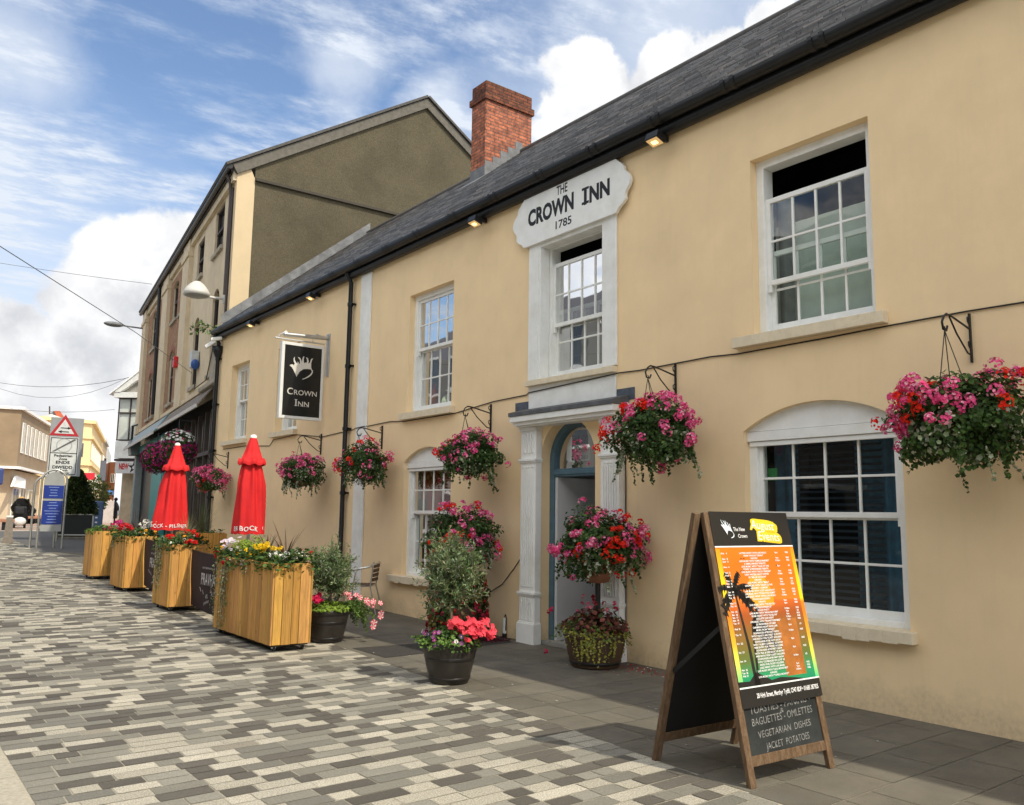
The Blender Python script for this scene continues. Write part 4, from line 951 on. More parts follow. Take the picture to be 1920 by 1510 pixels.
s.prism([C(-.25, gz0, .28), C(ap, gz1, .28), C(ap*2+.25, gz0, .28), C(ap*2-.15, gz0, .28), C(ap, gz1-.42, .28), C(.15, gz0, .28)], -cn*.2); s.build('pediment', m_whitew, cs)
s = MB(); s.prism([C(0, gz0, .08), C(ap, gz1-.2, .08), C(2*ap, gz0, .08)], -cn*.2); s.build('tympanum', mat('grey_boards', (.36, .34, .30), .9, .2, 5), cs)
s = MB()
for sg in (-1, 1): s.prism([C(ap, gz1+.08, .33), C(ap+sg*(ap+.4), gz0-.05, .33), C(ap+sg*(ap+.4), gz0-.15, .33), C(ap, gz1, .33)], -cn*8)
s.build('roof', m_slate, cs)
s = MB(); s.obox(C(.08, zz(888), -.2), cd*3.2, cn*.3, (0, 0, zz(866)-zz(888))); fs_ = s.build('fascia_sign', mat('white_fascia_board', (.66, .66, .66), .5), cs)
s = MB(); s.text('NEW', C(.52, zz(880.5), .105), cd, (0, 0, 1), .40, bold=.05, width=.50); s.build('lettering', mat('red_sign_paint', (.5, .03, .02), .6), fs_)
s = MB(); st_c = (1.06, zz(877)); 
star = []
for k in range(10): rr_ = (.34 if k % 2 == 0 else .13); a = math.pi/2+k*math.pi/5; star.append(C(st_c[0]+rr_*math.cos(a), st_c[1]+rr_*math.sin(a), .106))
inner = [C(st_c[0]+.10*math.cos(math.pi/2+k*math.pi/5*2), st_c[1]-.01+.10*math.sin(math.pi/2+k*math.pi/5*2), .106) for k in range(5)]
s.poly(star, [inner]); s.build('star_emblem', m_ink, fs_)
s = MB(); s.obox(C(1.15, .6, -.58), cd*.9, cn*.05, (0, 0, zz(900)-.6)); s.build('door', mat('blue_shop_door', (.03, .06, .28), .5), cs)
s = MB()
for a, b in ((.9, 1.5), (1.9, 2.6)): s.obox(C(1.35, a+.4, -.52), cd*.45, cn*.02, (0, 0, b-a))
s.build('door_poster', mat('orange_poster', (.55, .25, .10), .6, .4, 6), cs)
# opposite side of the street (seen only in the panes)
m_opp = mat('opposite_render', (.24, .235, .215), .9, .1, 1)
op = empty('terraced_building', (-9, -12, 0), 'grey rendered terrace with pitched roofs across the street from the inn', 'building')
s = MB(); s.box(-17, -14, 0, -9, 66, 9.6); s.build('wall', m_opp, op)
s = MB()
for y in range(-14, 66, 8): s.add([(-9, y, 9.6), (-9, y+8, 9.6), (-13, y+8, 12.4), (-13, y, 12.4), (-17, y, 9.6), (-17, y+8, 9.6)], [(0, 1, 2, 3), (3, 2, 5, 4)])
s.add([(-9, 66, 9.6), (-17, 66, 9.6), (-13, 66, 12.4)], [(0, 1, 2)]); s.build('roof', mat('opposite_slate', (.10, .10, .11), .8), op)
for i in range(27):
    for z_ in (.8, 4.4, 7.8):
        s = MB(); s.box(-9, -12.5+i*2.9, z_, -8.96, -11.2+i*2.9, z_+1.7); s.build('window', m_farglass, op)
        s = MB(); s.box(-9, -12.6+i*2.9, z_-.12, -8.9, -11.1+i*2.9, z_); s.box(-9, -12.6+i*2.9, z_+1.7, -8.93, -11.1+i*2.9, z_+1.85); s.build('sill', m_whitew, op)

# ------------------------------------------------------------------ overhead wires
m_wire = mat('overhead_wire', (.10, .10, .11), .6)
def ow(pts, r_, label): 
    s = MB(); s.tube(pts, r_, 4); tag(s.build('overhead_wire', m_wire, None, loc=pts[0]), label, 'wire')
a = F(4.9, 5.75, .05); b = bgp(0, 462, 13.5); dd = b-a; ow([a, bgp(255, 624, 18.3), b, b+dd*1.0], .007, 'overhead wire sloping from the three-storey building up to the left edge')
def far_wire(px0, py0, px1, py1, d0, d1, sag, r_, label):
    a, b = bgp(px0, py0, d0), bgp(px1, py1, d1); ow([a.lerp(b, t/8)-Vector((0, 0, sag*4*(t/8)*(1-t/8))) for t in range(9)], r_, label)
far_wire(-40, 487, 285, 533, 50, 42, .05, .012, 'thin wire crossing the sky left of the three-storey building below the thick one')
far_wire(-30, 712, 275, 700, 60, 50, .6, .016, 'upper thin wire across the far street level with the shop gable')
far_wire(-30, 716, 240, 708, 64, 60, 1.2, .013, 'lower thin wire across the far street level with the shop gable')
far_wire(-30, 758, 215, 768, 60, 56, .3, .013, 'thin wire strung across the far street just above the brown brick building')
wire('cable', [F(4.3, 5.8, .03), F(4.4, 5.45, .03), F(3.6, 5.1, .16), F(1.8, 5.12, .16), F(.9, 5.9, .18)], .014, m_cab, 'grey cable drooping from the alarm box to the corner of the three-storey building')
# ------------------------------------------------------------------ plants: shared makers
m_leaf = mat('plant_leaf', (1, 1, 1), .6, .18, 12, trans=.25, spec=.3)
m_petal = mat('flower_petal', (1, 1, 1), .6, .10, 20, trans=.25, spec=.2)
m_soil = mat('potting_soil', (.035, .025, .018), .95, .4, 20, .5, 60)
m_bark = mat('olive_bark', (.16, .13, .09), .9, .3, 15, .5, 60)
def rv(rg, s_=1.0):
    while True:
        v = Vector((rg.uniform(-1, 1), rg.uniform(-1, 1), rg.uniform(-1, 1)))
        if .05 < v.length <= 1: return v.normalized()*s_
def leaf(mb, p, n_, d, L_, W_, fold=.25):
    n_ = n_.normalized(); d = (d-n_*d.dot(n_)); d = d.normalized() if d.length > 1e-5 else n_.orthogonal().normalized(); x = n_.cross(d)
    a = p; m1 = p+d*L_*.5+x*W_*.5+n_*fold*W_; m2 = p+d*L_*.5-x*W_*.5+n_*fold*W_; t = p+d*L_
    mb.add([a, m1, t, m2, p+d*L_*.5], [(0, 4, 1), (4, 2, 1), (0, 3, 4), (4, 3, 2)])
def roundleaf(mb, p, n_, r_, rg):
    n_ = n_.normalized(); x = n_.orthogonal().normalized(); y = n_.cross(x); a0 = rg.uniform(0, 6.28)
    pts = [p+(x*math.cos(a0+k*1.2566)+y*math.sin(a0+k*1.2566))*r_*rg.uniform(.75, 1.1)+n_*r_*.25 for k in range(5)]
    mb.add([p]+pts, [(0, 1+k, 1+(k+1) % 5) for k in range(5)])
def umbel(mb, c, n_, r_, col, rg, n=16, ps=.015, light=None):
    n_ = n_.normalized()
    for k in range(n):
        d = (rv(rg)+n_*.75).normalized(); p = c+d*r_*rg.uniform(.75, 1.05)
        q = rg.uniform(.75, 1.15); cc = tuple(v*q for v in col)
        if light and rg.random() < .22: cc = light
        mb.col = cc; x = d.orthogonal().normalized(); y = d.cross(x); a0 = rg.uniform(0, 6.28)
        pts = [p+(x*math.cos(a0+i*1.2566)+y*math.sin(a0+i*1.2566))*ps*rg.uniform(.8, 1.2)+d*ps*.3 for i in range(5)]
        mb.add([p]+pts, [(0, 1+i, 1+(i+1) % 5) for i in range(5)])
def trumpet(mb, c, n_, r_, col, rg, eye=None, stripe=None):
    n_ = n_.normalized(); x = n_.orthogonal().normalized(); y = n_.cross(x); a0 = rg.uniform(0, 6.28); q = rg.uniform(.82, 1.12)
    pts = []
    for k in range(10):
        rr = r_*(1.0 if k % 2 == 0 else .80); pts.append(c+(x*math.cos(a0+k*.6283)+y*math.sin(a0+k*.6283))*rr+n_*r_*.25*(1 if k % 2 else .75))
    for k in range(10):
        mb.col = tuple(v*q for v in (stripe if (stripe and k % 2) else col)); mb.add([c, pts[k], pts[(k+1) % 10]], [(0, 1, 2)])
    if eye:
        mb.col = eye; e_ = [c+(x*math.cos(k*1.2566)+y*math.sin(k*1.2566))*r_*.28+n_*r_*.14 for k in range(5)]; mb.add(e_, [(0, 1, 2, 3, 4)])
def strand(mb, lf, p, rg, L_, dv=Vector((0, 0, -1)), lsize=.022, cols=((.10, .15, .05),), stemc=(.12, .14, .06), step=.028, wig=.25, clampx=None):
    pts = [p]; d = (dv+rv(rg, .3)).normalized(); n = max(2, int(L_/step))
    for i in range(n):
        d = (d+rv(rg, wig)+Vector((0, 0, -.12))).normalized(); q = pts[-1]+d*step
        if clampx is not None and q.x > clampx: q.x = clampx
        pts.append(q)
    mb.col = stemc; mb.tube(pts, .0022, 3, cap=False)
    for q in pts[1:]:
        for _ in range(2):
            c = rg.choice(cols); k = rg.uniform(.75, 1.2); lf.col = tuple(v*k for v in c)
            roundleaf(lf, q+rv(rg, .012), rv(rg), lsize*rg.uniform(.6, 1.1), rg)
GREENS = ((.060, .125, .026), (.045, .095, .022), (.085, .15, .035), (.035, .075, .02))
PALE = ((.36, .40, .28), (.26, .32, .18), (.48, .50, .38))
PINK = (.88, .11, .32); LPINK = (.95, .45, .58); MAG = (.88, .10, .30); RED = (.92, .035, .015); CRIM = (.45, .02, .06)
def mound(parent, c, rx, ry, rz_, nleaf, seed, umb, greens=GREENS, lsize=.0215, lowpale=.35, clampx=None, strands=18, slen=(.15, .5), bumps=.22, fsize=.054, ncl=17, leafkind='round', zfloor=None, pet=.015):
    """leaves and blossoms spread through a lumpy ellipsoid; umb = [(count, colour, where(d)->bool or None)]"""
    rg = random.Random(seed); lf = MB(); st = MB(); c = Vector(c)
    ph = [rg.uniform(0, 6.28) for _ in range(6)]
    def rad(d): return 1+bumps*(math.sin(3*d.x+ph[0])*math.sin(4*d.y+ph[1])+.6*math.sin(7*d.z+ph[2]+3*d.y)+.4*math.sin(9*d.y+ph[3]))
    for i in range(int(nleaf*2.3)):
        d = rv(rg); k = rad(d)*(rg.uniform(.35, 1.0)**.55)
        p = c+Vector((d.x*rx*k, d.y*ry*k, d.z*rz_*k))
        if clampx is not None and p.x > clampx: p.x = clampx-rg.uniform(0, .05)
        if zfloor is not None and p.z < zfloor: p.z = zfloor+rg.uniform(0, .05)
        cc = rg.choice(PALE) if (d.z < .15 and rg.random() < lowpale*(.5+.5*math.sin(5*d.y+ph[4]))) else rg.choice(greens)
        q = rg.uniform(.6, 1.4); lf.col = tuple(v*q for v in cc); nn = (d+rv(rg, .9)+Vector((0, 0, .5)))
        if leafkind == 'round': roundleaf(lf, p, nn, lsize*rg.uniform(.5, 1.15), rg)
        else: leaf(lf, p, rv(rg), nn, lsize*2.2*rg.uniform(.6, 1.2), lsize*.55)
    lo = int(strands*.9)
    for i in range(lo):
        a = rg.uniform(0, 6.28); p = c+Vector((math.cos(a)*rx*.75, math.sin(a)*ry*.8, -rz_*rg.uniform(.1, .6)))
        cols = GREENS if rg.random() < .55 else PALE
        strand(st, lf, p, rg, rg.uniform(*slen), Vector((math.cos(a)*.35, math.sin(a)*.45, -1)), .020, cols, clampx=clampx)
    o1 = lf.build('foliage', m_leaf, parent)
    if st.f: st.build('stems', m_leaf, parent)
    for cnt, col, light, where in umb:
        fm = MB(); k = 0; tries = 0; base_d = rv(rg)
        cnt = int(cnt*2.9)
        while k < cnt and tries < cnt*30:
            tries += 1
            if k % 4 == 0 or tries % 9 == 0: base_d = rv(rg)
            d = (base_d+rv(rg, .28)).normalized()
            if where and not where(d, rg): continue
            q = rad(d)*rg.uniform(.94, 1.12); p = c+Vector((d.x*rx*q, d.y*ry*q, d.z*rz_*q))
            if clampx is not None and p.x > clampx: continue
            umbel(fm, p, d+Vector((0, 0, .25)), fsize*rg.uniform(.6, 1.15), col, rg, n=int(ncl*rg.uniform(.6, 1.2)), ps=pet, light=light); k += 1
        fm.build('blossom', m_petal, parent)
top = lambda d, rg: d.z > -.35 or rg.random() < .18
def basket(i, hook, c, rx, ry, rz_, label, seed, pk, rd, lp, nleaf, strands, where_red=None, scale=1.0, ps=.0155, ncl=16, fs=.054):
    e = empty('hanging_basket', (c[0], c[1], c[2]), label, 'flower basket', 'flower baskets hanging on the inn wall')
    s = MB(); s.lathe((c[0], c[1], c[2]-.13), [(.001, -.13), (.10, -.11), (.17, -.04), (.20, .05), (.20, .08)], 14); s.build('bowl', mat('brown_basket_liner', (.13, .075, .045), .9, .3, 20, .4, 60), e)
    s = MB()
    for k in range(3):
        a = k*2.094+.5; s.tube([hook+Vector((0, 0, .0)), (c[0]+.19*math.cos(a), c[1]+.19*math.sin(a), c[2]-.14)], .004, 4)
    s.tube([hook+Vector((0, 0, .03)), hook+Vector((.012, 0, .01)), hook+Vector((0, 0, -.02))], .005, 4)
    s.build('chain', m_black, e)
    mound(e, c, rx, ry, rz_, nleaf, seed, [(pk, PINK, LPINK, top), (lp, MAG, LPINK, top), (rd, RED, None, where_red or top)], clampx=D-.03, strands=strands, slen=(.12, .42), pet=ps, ncl=ncl, fsize=fs)
basket(0, HOOKS[0], (6.47, 2.91, 2.35), .39, .47, .35, 'largest pink and red geranium basket, hanging nearest the right edge of the photo', 21, 24, 9, 16, 3600, 18, ncl=30, ps=.0135, fs=.060)
basket(1, HOOKS[1], (6.47, 5.94, 2.46), .38, .48, .34, 'pink and red flower basket hanging just right of the door canopy', 22, 18, 12, 12, 3200, 34, where_red=lambda d, rg: d.y > -.1 and d.z > -.3, ncl=26, ps=.0135, fs=.056)
basket(2, HOOKS[2], (6.47, 9.27, 2.40), .37, .48, .30, 'pink and red flower basket hanging just left of the door canopy', 23, 18, 7, 10, 2600, 26, where_red=lambda d, rg: d.y > .2 and d.z > 0, ncl=16)
basket(3, HOOKS[3], (6.47, 12.27, 2.40), .36, .44, .30, 'red and pink flower basket hanging in front of the white pilaster strip', 24, 12, 14, 7, 2200, 26, ncl=14)
basket(4, HOOKS[4], (6.47, 14.66, 2.34), .36, .44, .30, 'pink flower basket hanging below the black pub sign', 25, 22, 2, 12, 2200, 24, ncl=13)
basket(5, HOOKS[5], (6.47, 19.78, 2.32), .36, .50, .26, 'low pink flower basket at the left corner of the inn beside the red parasol', 26, 34, 4, 26, 1800, 14, ncl=12, fs=.055)

def purple(c, rx, ry, rz_, label, seed, white):
    e = empty('hanging_basket', c, label, 'flower basket', 'petunia baskets on the three-storey building'); rg = random.Random(seed)
    lf = MB(); c = Vector(c)
    s = MB(); s.lathe((c.x, c.y, c.z-.15), [(.001, -.2), (.16, -.15), (.25, 0), (.26, .1)], 12); s.build('bowl', MATS['brown_basket_liner'], e)
    s = MB(); s.tube([c+Vector((.5, 0, .75)), c+Vector((0, 0, .78)), c+Vector((0, .2, 0))], .01, 4); s.tube([c+Vector((0, 0, .78)), c+Vector((0, -.2, 0))], .01, 4); s.build('chain', m_black, e)
    for i in range(1500):
        d = rv(rg); k = rg.uniform(.4, 1)**.5; lf.col = rg.choice(GREENS); roundleaf(lf, c+Vector((d.x*rx, d.y*ry, d.z*rz_))*k*.96, d+rv(rg, .8), .03, rg)
    lf.build('foliage', m_leaf, e)
    fl = MB(); fw_ = MB()
    for i in range(430):
        d = rv(rg); p = c+Vector((d.x*rx, d.y*ry, d.z*rz_))*rg.uniform(.93, 1.08)
        if white and d.z > .35 and rg.random() < .8: trumpet(fw_, p, d+rv(rg, .3), .040, (.80, .80, .74), rg)
        elif white and d.z < -.2 and rg.random() < .4: trumpet(fl, p, d+rv(rg, .3), .038, (.30, .03, .20), rg, eye=(.75, .6, .7))
        else: trumpet(fl, p, d+rv(rg, .3), .040, rg.choice(((.30, .012, .10), (.42, .015, .16), (.22, .012, .12), (.50, .03, .12))), rg, eye=(.6, .4, .5) if rg.random() < .3 else None)
    fl.build('blossom', m_petal, e)
    if fw_.f: fw_.build('white_blossom', m_petal, e)
purple(F(1.9, 3.22, .75), .46, .60, .50, 'big basket of white and purple petunias above the farther red parasol', 31, True)
purple(F(6.0, 3.18, .75), .44, .62, .46, 'dark purple petunia basket, the farther one on the teal shop front', 32, False)

# tall flower stands either side of the door
def stand(c, z, label, seed, red_where):
    e = empty('flower_stand', (c[0], c[1], 0), label, 'flower stand', 'geranium balls standing beside the doorway')
    s = MB(); s.tube([(c[0], c[1], .30), (c[0], c[1], z-.2)], .03, 8); s.build('post', m_black, e)
    s = MB(); s.lathe((c[0], c[1], z-.33), [(.001, -.10), (.12, -.08), (.17, .02), (.19, .12), (.19, .16)], 14); s.build('pot', mat('terracotta', (.27, .12, .07), .85, .2, 8), e)
    mound(e, (c[0], c[1], z), .42, .52, .33, 3000, seed, [(15, PINK, LPINK, top), (13, MAG, LPINK, top), (13, RED, None, red_where)], clampx=D-.03, strands=30, slen=(.12, .38), ncl=24, pet=.0135, fsize=.054)
stand((6.50, 6.83), 1.30, 'ball of pink and red geraniums on a post above the barrel right of the door', 41, lambda d, rg: d.y < .0 or d.y > .75)
stand((6.38, 9.27), 1.32, 'ball of red and pink geraniums on a post between the door and the lower window', 42, lambda d, rg: d.y < .15)

def barrel(c, r0, r1, h, name, label, m, bands=2, n=28):
    e = empty(name, (c[0], c[1], 0), label, 'plant pot')
    s = MB(); cc = (c[0], c[1], 0)
    s.lathe(cc, [(.001, .004), (r0*.96, .004), (r0, .02), (r0+(r1-r0)*.55, h*.45), (r1*.985, h*.80), (r1*.985, h*.84), (r1*1.03, h*.86), (r1*1.04, h*.98), (r1*1.0, h), (r1*.92, h), (r1*.92, h-.06)], n); s.build('tub', m, e)
    s = MB()
    for a, b in ((.10, .20),) if bands == 1 else ((.08, .17), (.55, .66)):
        ra = lambda t: r0+(r1-r0)*min(1, t*1.15)
        s.lathe(cc, [(ra(a)*.99, h*a), (ra(a)*1.015, h*a+.004), (ra(b)*1.012, h*b-.004), (ra(b)*.99, h*b)], n)
    s.build('band', mat('dark_pot_band', (.018, .016, .014), .35, .2, 8), e)
    s = MB(); s.lathe(cc, [(.001, h-.05), (r1*.93, h-.05)], 16); s.build('soil', m_soil, e)
    return e
m_pot = mat('black_plastic_pot', (.030, .026, .022), .38, .25, 6, .15, 20)
m_barrel = mat('brown_barrel_wood', (.095, .058, .034), .7, .35, 5, .5, 30, stretch=(1, 1, .15))
def olive(parent, c, ztrunk, zc, rx, rz_, seed, ntw=190, tall=None):
    rg = random.Random(seed); t = MB(); b = Vector(c)
    t.tube([b, b+Vector((.01, .0, (ztrunk-b.z)*.5)), b+Vector((.0, .01, ztrunk-b.z)), Vector((b.x, b.y, zc))], [.017, .014, .013, .008], 7); t.build('trunk', m_bark, parent)
    lf = MB(); tw = MB(); tw.col = (1.3, 1.3, 1.1)
    for i in range(ntw):
        d = rv(rg); d.z = d.z*.7+.42; d.normalize()
        o = Vector((c[0], c[1], rg.uniform(ztrunk, zc+.05))); L_ = rx*rg.uniform(.55, 1.25)*(1 if d.z < .75 else rz_/rx)
        if tall and i < tall[0]: d = (Vector((tall[1], tall[2], 1))+rv(rg, .16)).normalized(); L_ = rz_*rg.uniform(1.1, tall[3])
        pts = [o]; dd = d.copy(); n = 9
        for k in range(n): dd = (dd+rv(rg, .12)+Vector((0, 0, .07))).normalized(); pts.append(pts[-1]+dd*L_/n)
        tw.tube(pts, .0018, 3, cap=False)
        for k in range(2, n+1):
            for q in range(4):
                p = pts[k-1].lerp(pts[k], rg.random()); sid = rv(rg)
                c_ = rg.choice(((.15, .215, .085), (.11, .17, .06), (.20, .26, .13), (.33, .39, .24), (.08, .13, .045))); lf.col = tuple(v*rg.uniform(.8, 1.2) for v in c_)
                leaf(lf, p, rv(rg), dd*.8+sid*.8, rg.uniform(.038, .062), rg.uniform(.009, .014), .1)
    tw.build('branches', m_bark, parent); lf.build('crown', m_leaf, parent)
# front pot
P1 = (4.68, 6.98); p1 = barrel(P1, .19, .262, .385, 'potted_olive_tree', 'black pot with olive bush and coral petunias standing nearest the camera', m_pot)
olive(p1, (P1[0], P1[1], .35), .80, 1.0, .31, .38, 51, 430, tall=(34, .1, .1, 1.1))
def flowerbed(parent, c, rx, ry, z, n, seed, greens, lsize=.03, h=.12, name='foliage', kind='round', edge=0.0):
    rg = random.Random(seed); lf = MB()
    for i in range(n):
        a = rg.uniform(0, 6.283); r_ = math.sqrt(rg.random())*1.05; p = Vector((c[0]+math.cos(a)*rx*r_, c[1]+math.sin(a)*ry*r_, z+rg.random()*h*(1.15-r_*r_*.8)-edge*max(0, r_-.85)*rg.random()*4))
        q = rg.uniform(.7, 1.3); lf.col = tuple(v*q for v in rg.choice(greens)); nn = Vector((math.cos(a)*r_*.6, math.sin(a)*r_*.6, 1))+rv(rg, .7)
        if kind == 'round': roundleaf(lf, p, nn, lsize*rg.uniform(.5, 1.1), rg)
        else: leaf(lf, p, rv(rg), nn, lsize*2.5*rg.uniform(.5, 1.1), lsize*.35)
    return lf.build(name, m_leaf, parent)
BR_G = ((.11, .20, .03), (.08, .15, .03), (.15, .26, .05))
flowerbed(p1, P1, .27, .27, .37, 900, 1, GREENS+BR_G, .026, .14, edge=.1)
rg = random.Random(8); fm = MB(); f2 = MB()
for i in range(100):
    p = Vector((P1[0]+.10+rg.uniform(-.12, .24), P1[1]-.17+rg.uniform(-.2, .16), .47+rg.uniform(-.05, .13))); n_ = Vector((p.x-P1[0]-.1, p.y-P1[1]-.35, .55))+rv(rg, .35); trumpet(fm, p, n_, .031, (.90, .10, .14), rg, stripe=(.82, .06, .10))
for i in range(9):
    p = Vector((P1[0]-.02+rg.uniform(-.06, .05), P1[1]-.1+rg.uniform(-.05, .05), .52+rg.uniform(0, .12))); trumpet(fm, p, Vector((-.3, -1, .4))+rv(rg, .4), .038, (.86, .09, .12), rg)
fm.build('coral_petunia', m_petal, p1)
for i in range(16):
    a = rg.uniform(2.4, 4.6); p = Vector((P1[0]+math.cos(a)*.27, P1[1]+math.sin(a)*.27, .40+rg.uniform(-.06, .1))); trumpet(f2, p, Vector((math.cos(a), math.sin(a), .5)), .024, rg.choice(((.45, .06, .30), (.40, .12, .38), (.10, .06, .18), (.70, .70, .66))), rg, eye=(.65, .45, .15))
f2.build('small_petunia', m_petal, p1)
st = MB(); lf = MB()
for i in range(26):
    a = rg.uniform(2.2, 4.3); strand(st, lf, Vector((P1[0]+math.cos(a)*.25, P1[1]+math.sin(a)*.25, .41)), rg, rg.uniform(.05, .13), Vector((math.cos(a)*1.2, math.sin(a)*1.2, .1)), .016, BR_G)
lf.build('trailing_leaves', m_leaf, p1)
# second pot
P2 = (4.83, 9.98); p2 = barrel(P2, .20, .265, .40, 'potted_olive_tree', 'black pot with olive bush and lime foliage right of the nearest wooden planter', m_pot)
olive(p2, (P2[0]+.02, P2[1], .35), .58, .84, .36, .28, 52, 380, tall=(20, .18, .1, 1.75))
flowerbed(p2, P2, .27, .27, .385, 900, 3, ((.20, .30, .03), (.16, .26, .03), (.26, .36, .06)), .024, .10, name='lime_foliage')
lf = MB(); st = MB(); rg = random.Random(77)
for i in range(70):
    strand(st, lf, Vector((P2[0]+.18+rg.uniform(-.04, .05), P2[1]-.02+rg.uniform(-.15, .15), .43)), rg, rg.uniform(.12, .48), Vector((.85, -.35, .30)), .016, BR_G)
lf.build('trailing_leaves', m_leaf, p2); st.build('stems', m_leaf, p2)
fm = MB()
for i in range(15):
    t = rg.random(); p = Vector((P2[0]+.15+.45*t, P2[1]-.05-.25*t+rg.uniform(-.1, .1), .56-.12*t+rg.uniform(-.03, .07))); trumpet(fm, p, Vector((.1, -.8, .5))+rv(rg, .5), .040, (.70, .03, .08), rg, stripe=(.85, .62, .60))
for dx_, dy_, z_ in ((.60, -.28, .30), (.42, -.42, .20), (.64, -.22, .33), (.45, -.39, .24)): trumpet(fm, Vector((P2[0]+dx_, P2[1]+dy_, z_)), Vector((-.2, -.9, .2))+rv(rg, .3), .046, (.72, .04, .08), rg, stripe=(.85, .70, .66))
for i in range(14): trumpet(fm, Vector((P2[0]-.20+rg.uniform(-.06, .1), P2[1]-.05+rg.uniform(-.1, .1), .50+rg.uniform(0, .10))), Vector((-.2, -.8, .5))+rv(rg, .4), .036, (.72, .015, .10), rg)
fm.build('striped_petunia', m_petal, p2)
# barrel right of the door
P3_ = (6.47, 6.84); p3 = barrel(P3_, .265, .335, .37, 'barrel_planter', 'brown wooden barrel with trailing yellow creeper right of the door', m_barrel, 1)
flowerbed(p3, P3_, .34, .36, .38, 700, 5, ((.16, .05, .035), (.22, .07, .05), (.10, .035, .03), (.09, .12, .03)), .034, .20, name='bronze_foliage')
flowerbed(p3, (P3_[0]-.05, P3_[1]+.02), .40, .44, .36, 700, 6, ((.10, .16, .03), (.16, .22, .04), (.30, .30, .05)), .022, .10, edge=.2)
st = MB(); lf = MB(); rg = random.Random(12)
for i in range(46):
    a = rg.choice((rg.uniform(3.0, 3.7), rg.uniform(4.0, 4.7), rg.uniform(3.5, 4.1), rg.uniform(5.2, 6.1)))
    a_p = Vector((P3_[0]+math.cos(a)*.35, P3_[1]+math.sin(a)*.35, .40))
    pts = [a_p]; L_ = rg.uniform(.10, .37)
    for k in range(int(L_/.022)):
        q = pts[-1]+Vector((rg.uniform(-.004, .004)-math.cos(a)*.0045, rg.uniform(-.004, .004)-math.sin(a)*.0045, -.022)); pts.append(q)
        lf.col = rg.choice(((.42, .40, .06), (.34, .34, .05), (.28, .30, .06), (.52, .48, .16))); roundleaf(lf, q+rv(rg, .010), Vector((math.cos(a), math.sin(a), .2))+rv(rg, .4), .015, rg)
lf.build('yellow_creeper', m_leaf, p3)
fm = MB()
for i in range(16): umbel(fm, Vector((P3_[0]-.05+rg.uniform(-.25, .25), P3_[1]+rg.uniform(-.28, .28), .62+rg.uniform(-.06, .10))), Vector((-.5, -.5, 1)), .022, rg.choice(((.55, .09, .16), (.60, .18, .22), (.35, .02, .03))), rg, n=7)
for p in ((6.20, 7.25, .58), (6.18, 7.27, .55), (6.16, 7.3, .12)): umbel(fm, Vector(p), Vector((-1, -1, 0)), .024, (.6, .03, .10), rg, n=8)
fm.build('pink_blossom', m_petal, p3)
# begonia mass below the left ball
e = empty('begonia_planter', (6.36, 9.32, 0), 'planter smothered in dark green leaves and red begonias behind the nearest pot', 'planter')
s = MB(); s.lathe((6.36, 9.32, 0), [(.001, .0), (.26, .0), (.30, .4), (.30, .42)], 18); s.build('tub', m_barrel, e)
rg = random.Random(61); lf = MB(); fm = MB()
for i in range(2600):
    a = rg.uniform(0, 6.283); z_ = rg.uniform(.05, .86); k = (.30+.10*math.sin(z_*5+a*2))*(1.05-.25*z_)+rg.uniform(-.06, .03); p = Vector((6.36+math.cos(a)*k, 9.32+math.sin(a)*k*1.15, z_))
    if p.x > D-.03: continue
    c_ = rg.choice(((.05, .09, .02), (.035, .06, .018), (.10, .06, .02), (.07, .12, .03), (.16, .14, .02))); lf.col = c_; roundleaf(lf, p, Vector((math.cos(a), math.sin(a), .4))+rv(rg, .7), .03*rg.uniform(.6, 1.1), rg)
for i in range(120):
    a = rg.uniform(2.2, 5.8); z_ = rg.choice((rg.uniform(.08, .40), rg.uniform(.08, .75))); k = .38-.07*z_; umbel(fm, Vector((6.36+math.cos(a)*k, 9.32+math.sin(a)*k*1.2, z_)), Vector((math.cos(a), math.sin(a), 0)), .022, rg.choice(((.38, .01, .025), (.50, .015, .03), (.45, .03, .08))), rg, n=8, ps=.014)
lf.build('foliage', m_leaf, e); fm.build('red_begonia', m_petal, e)

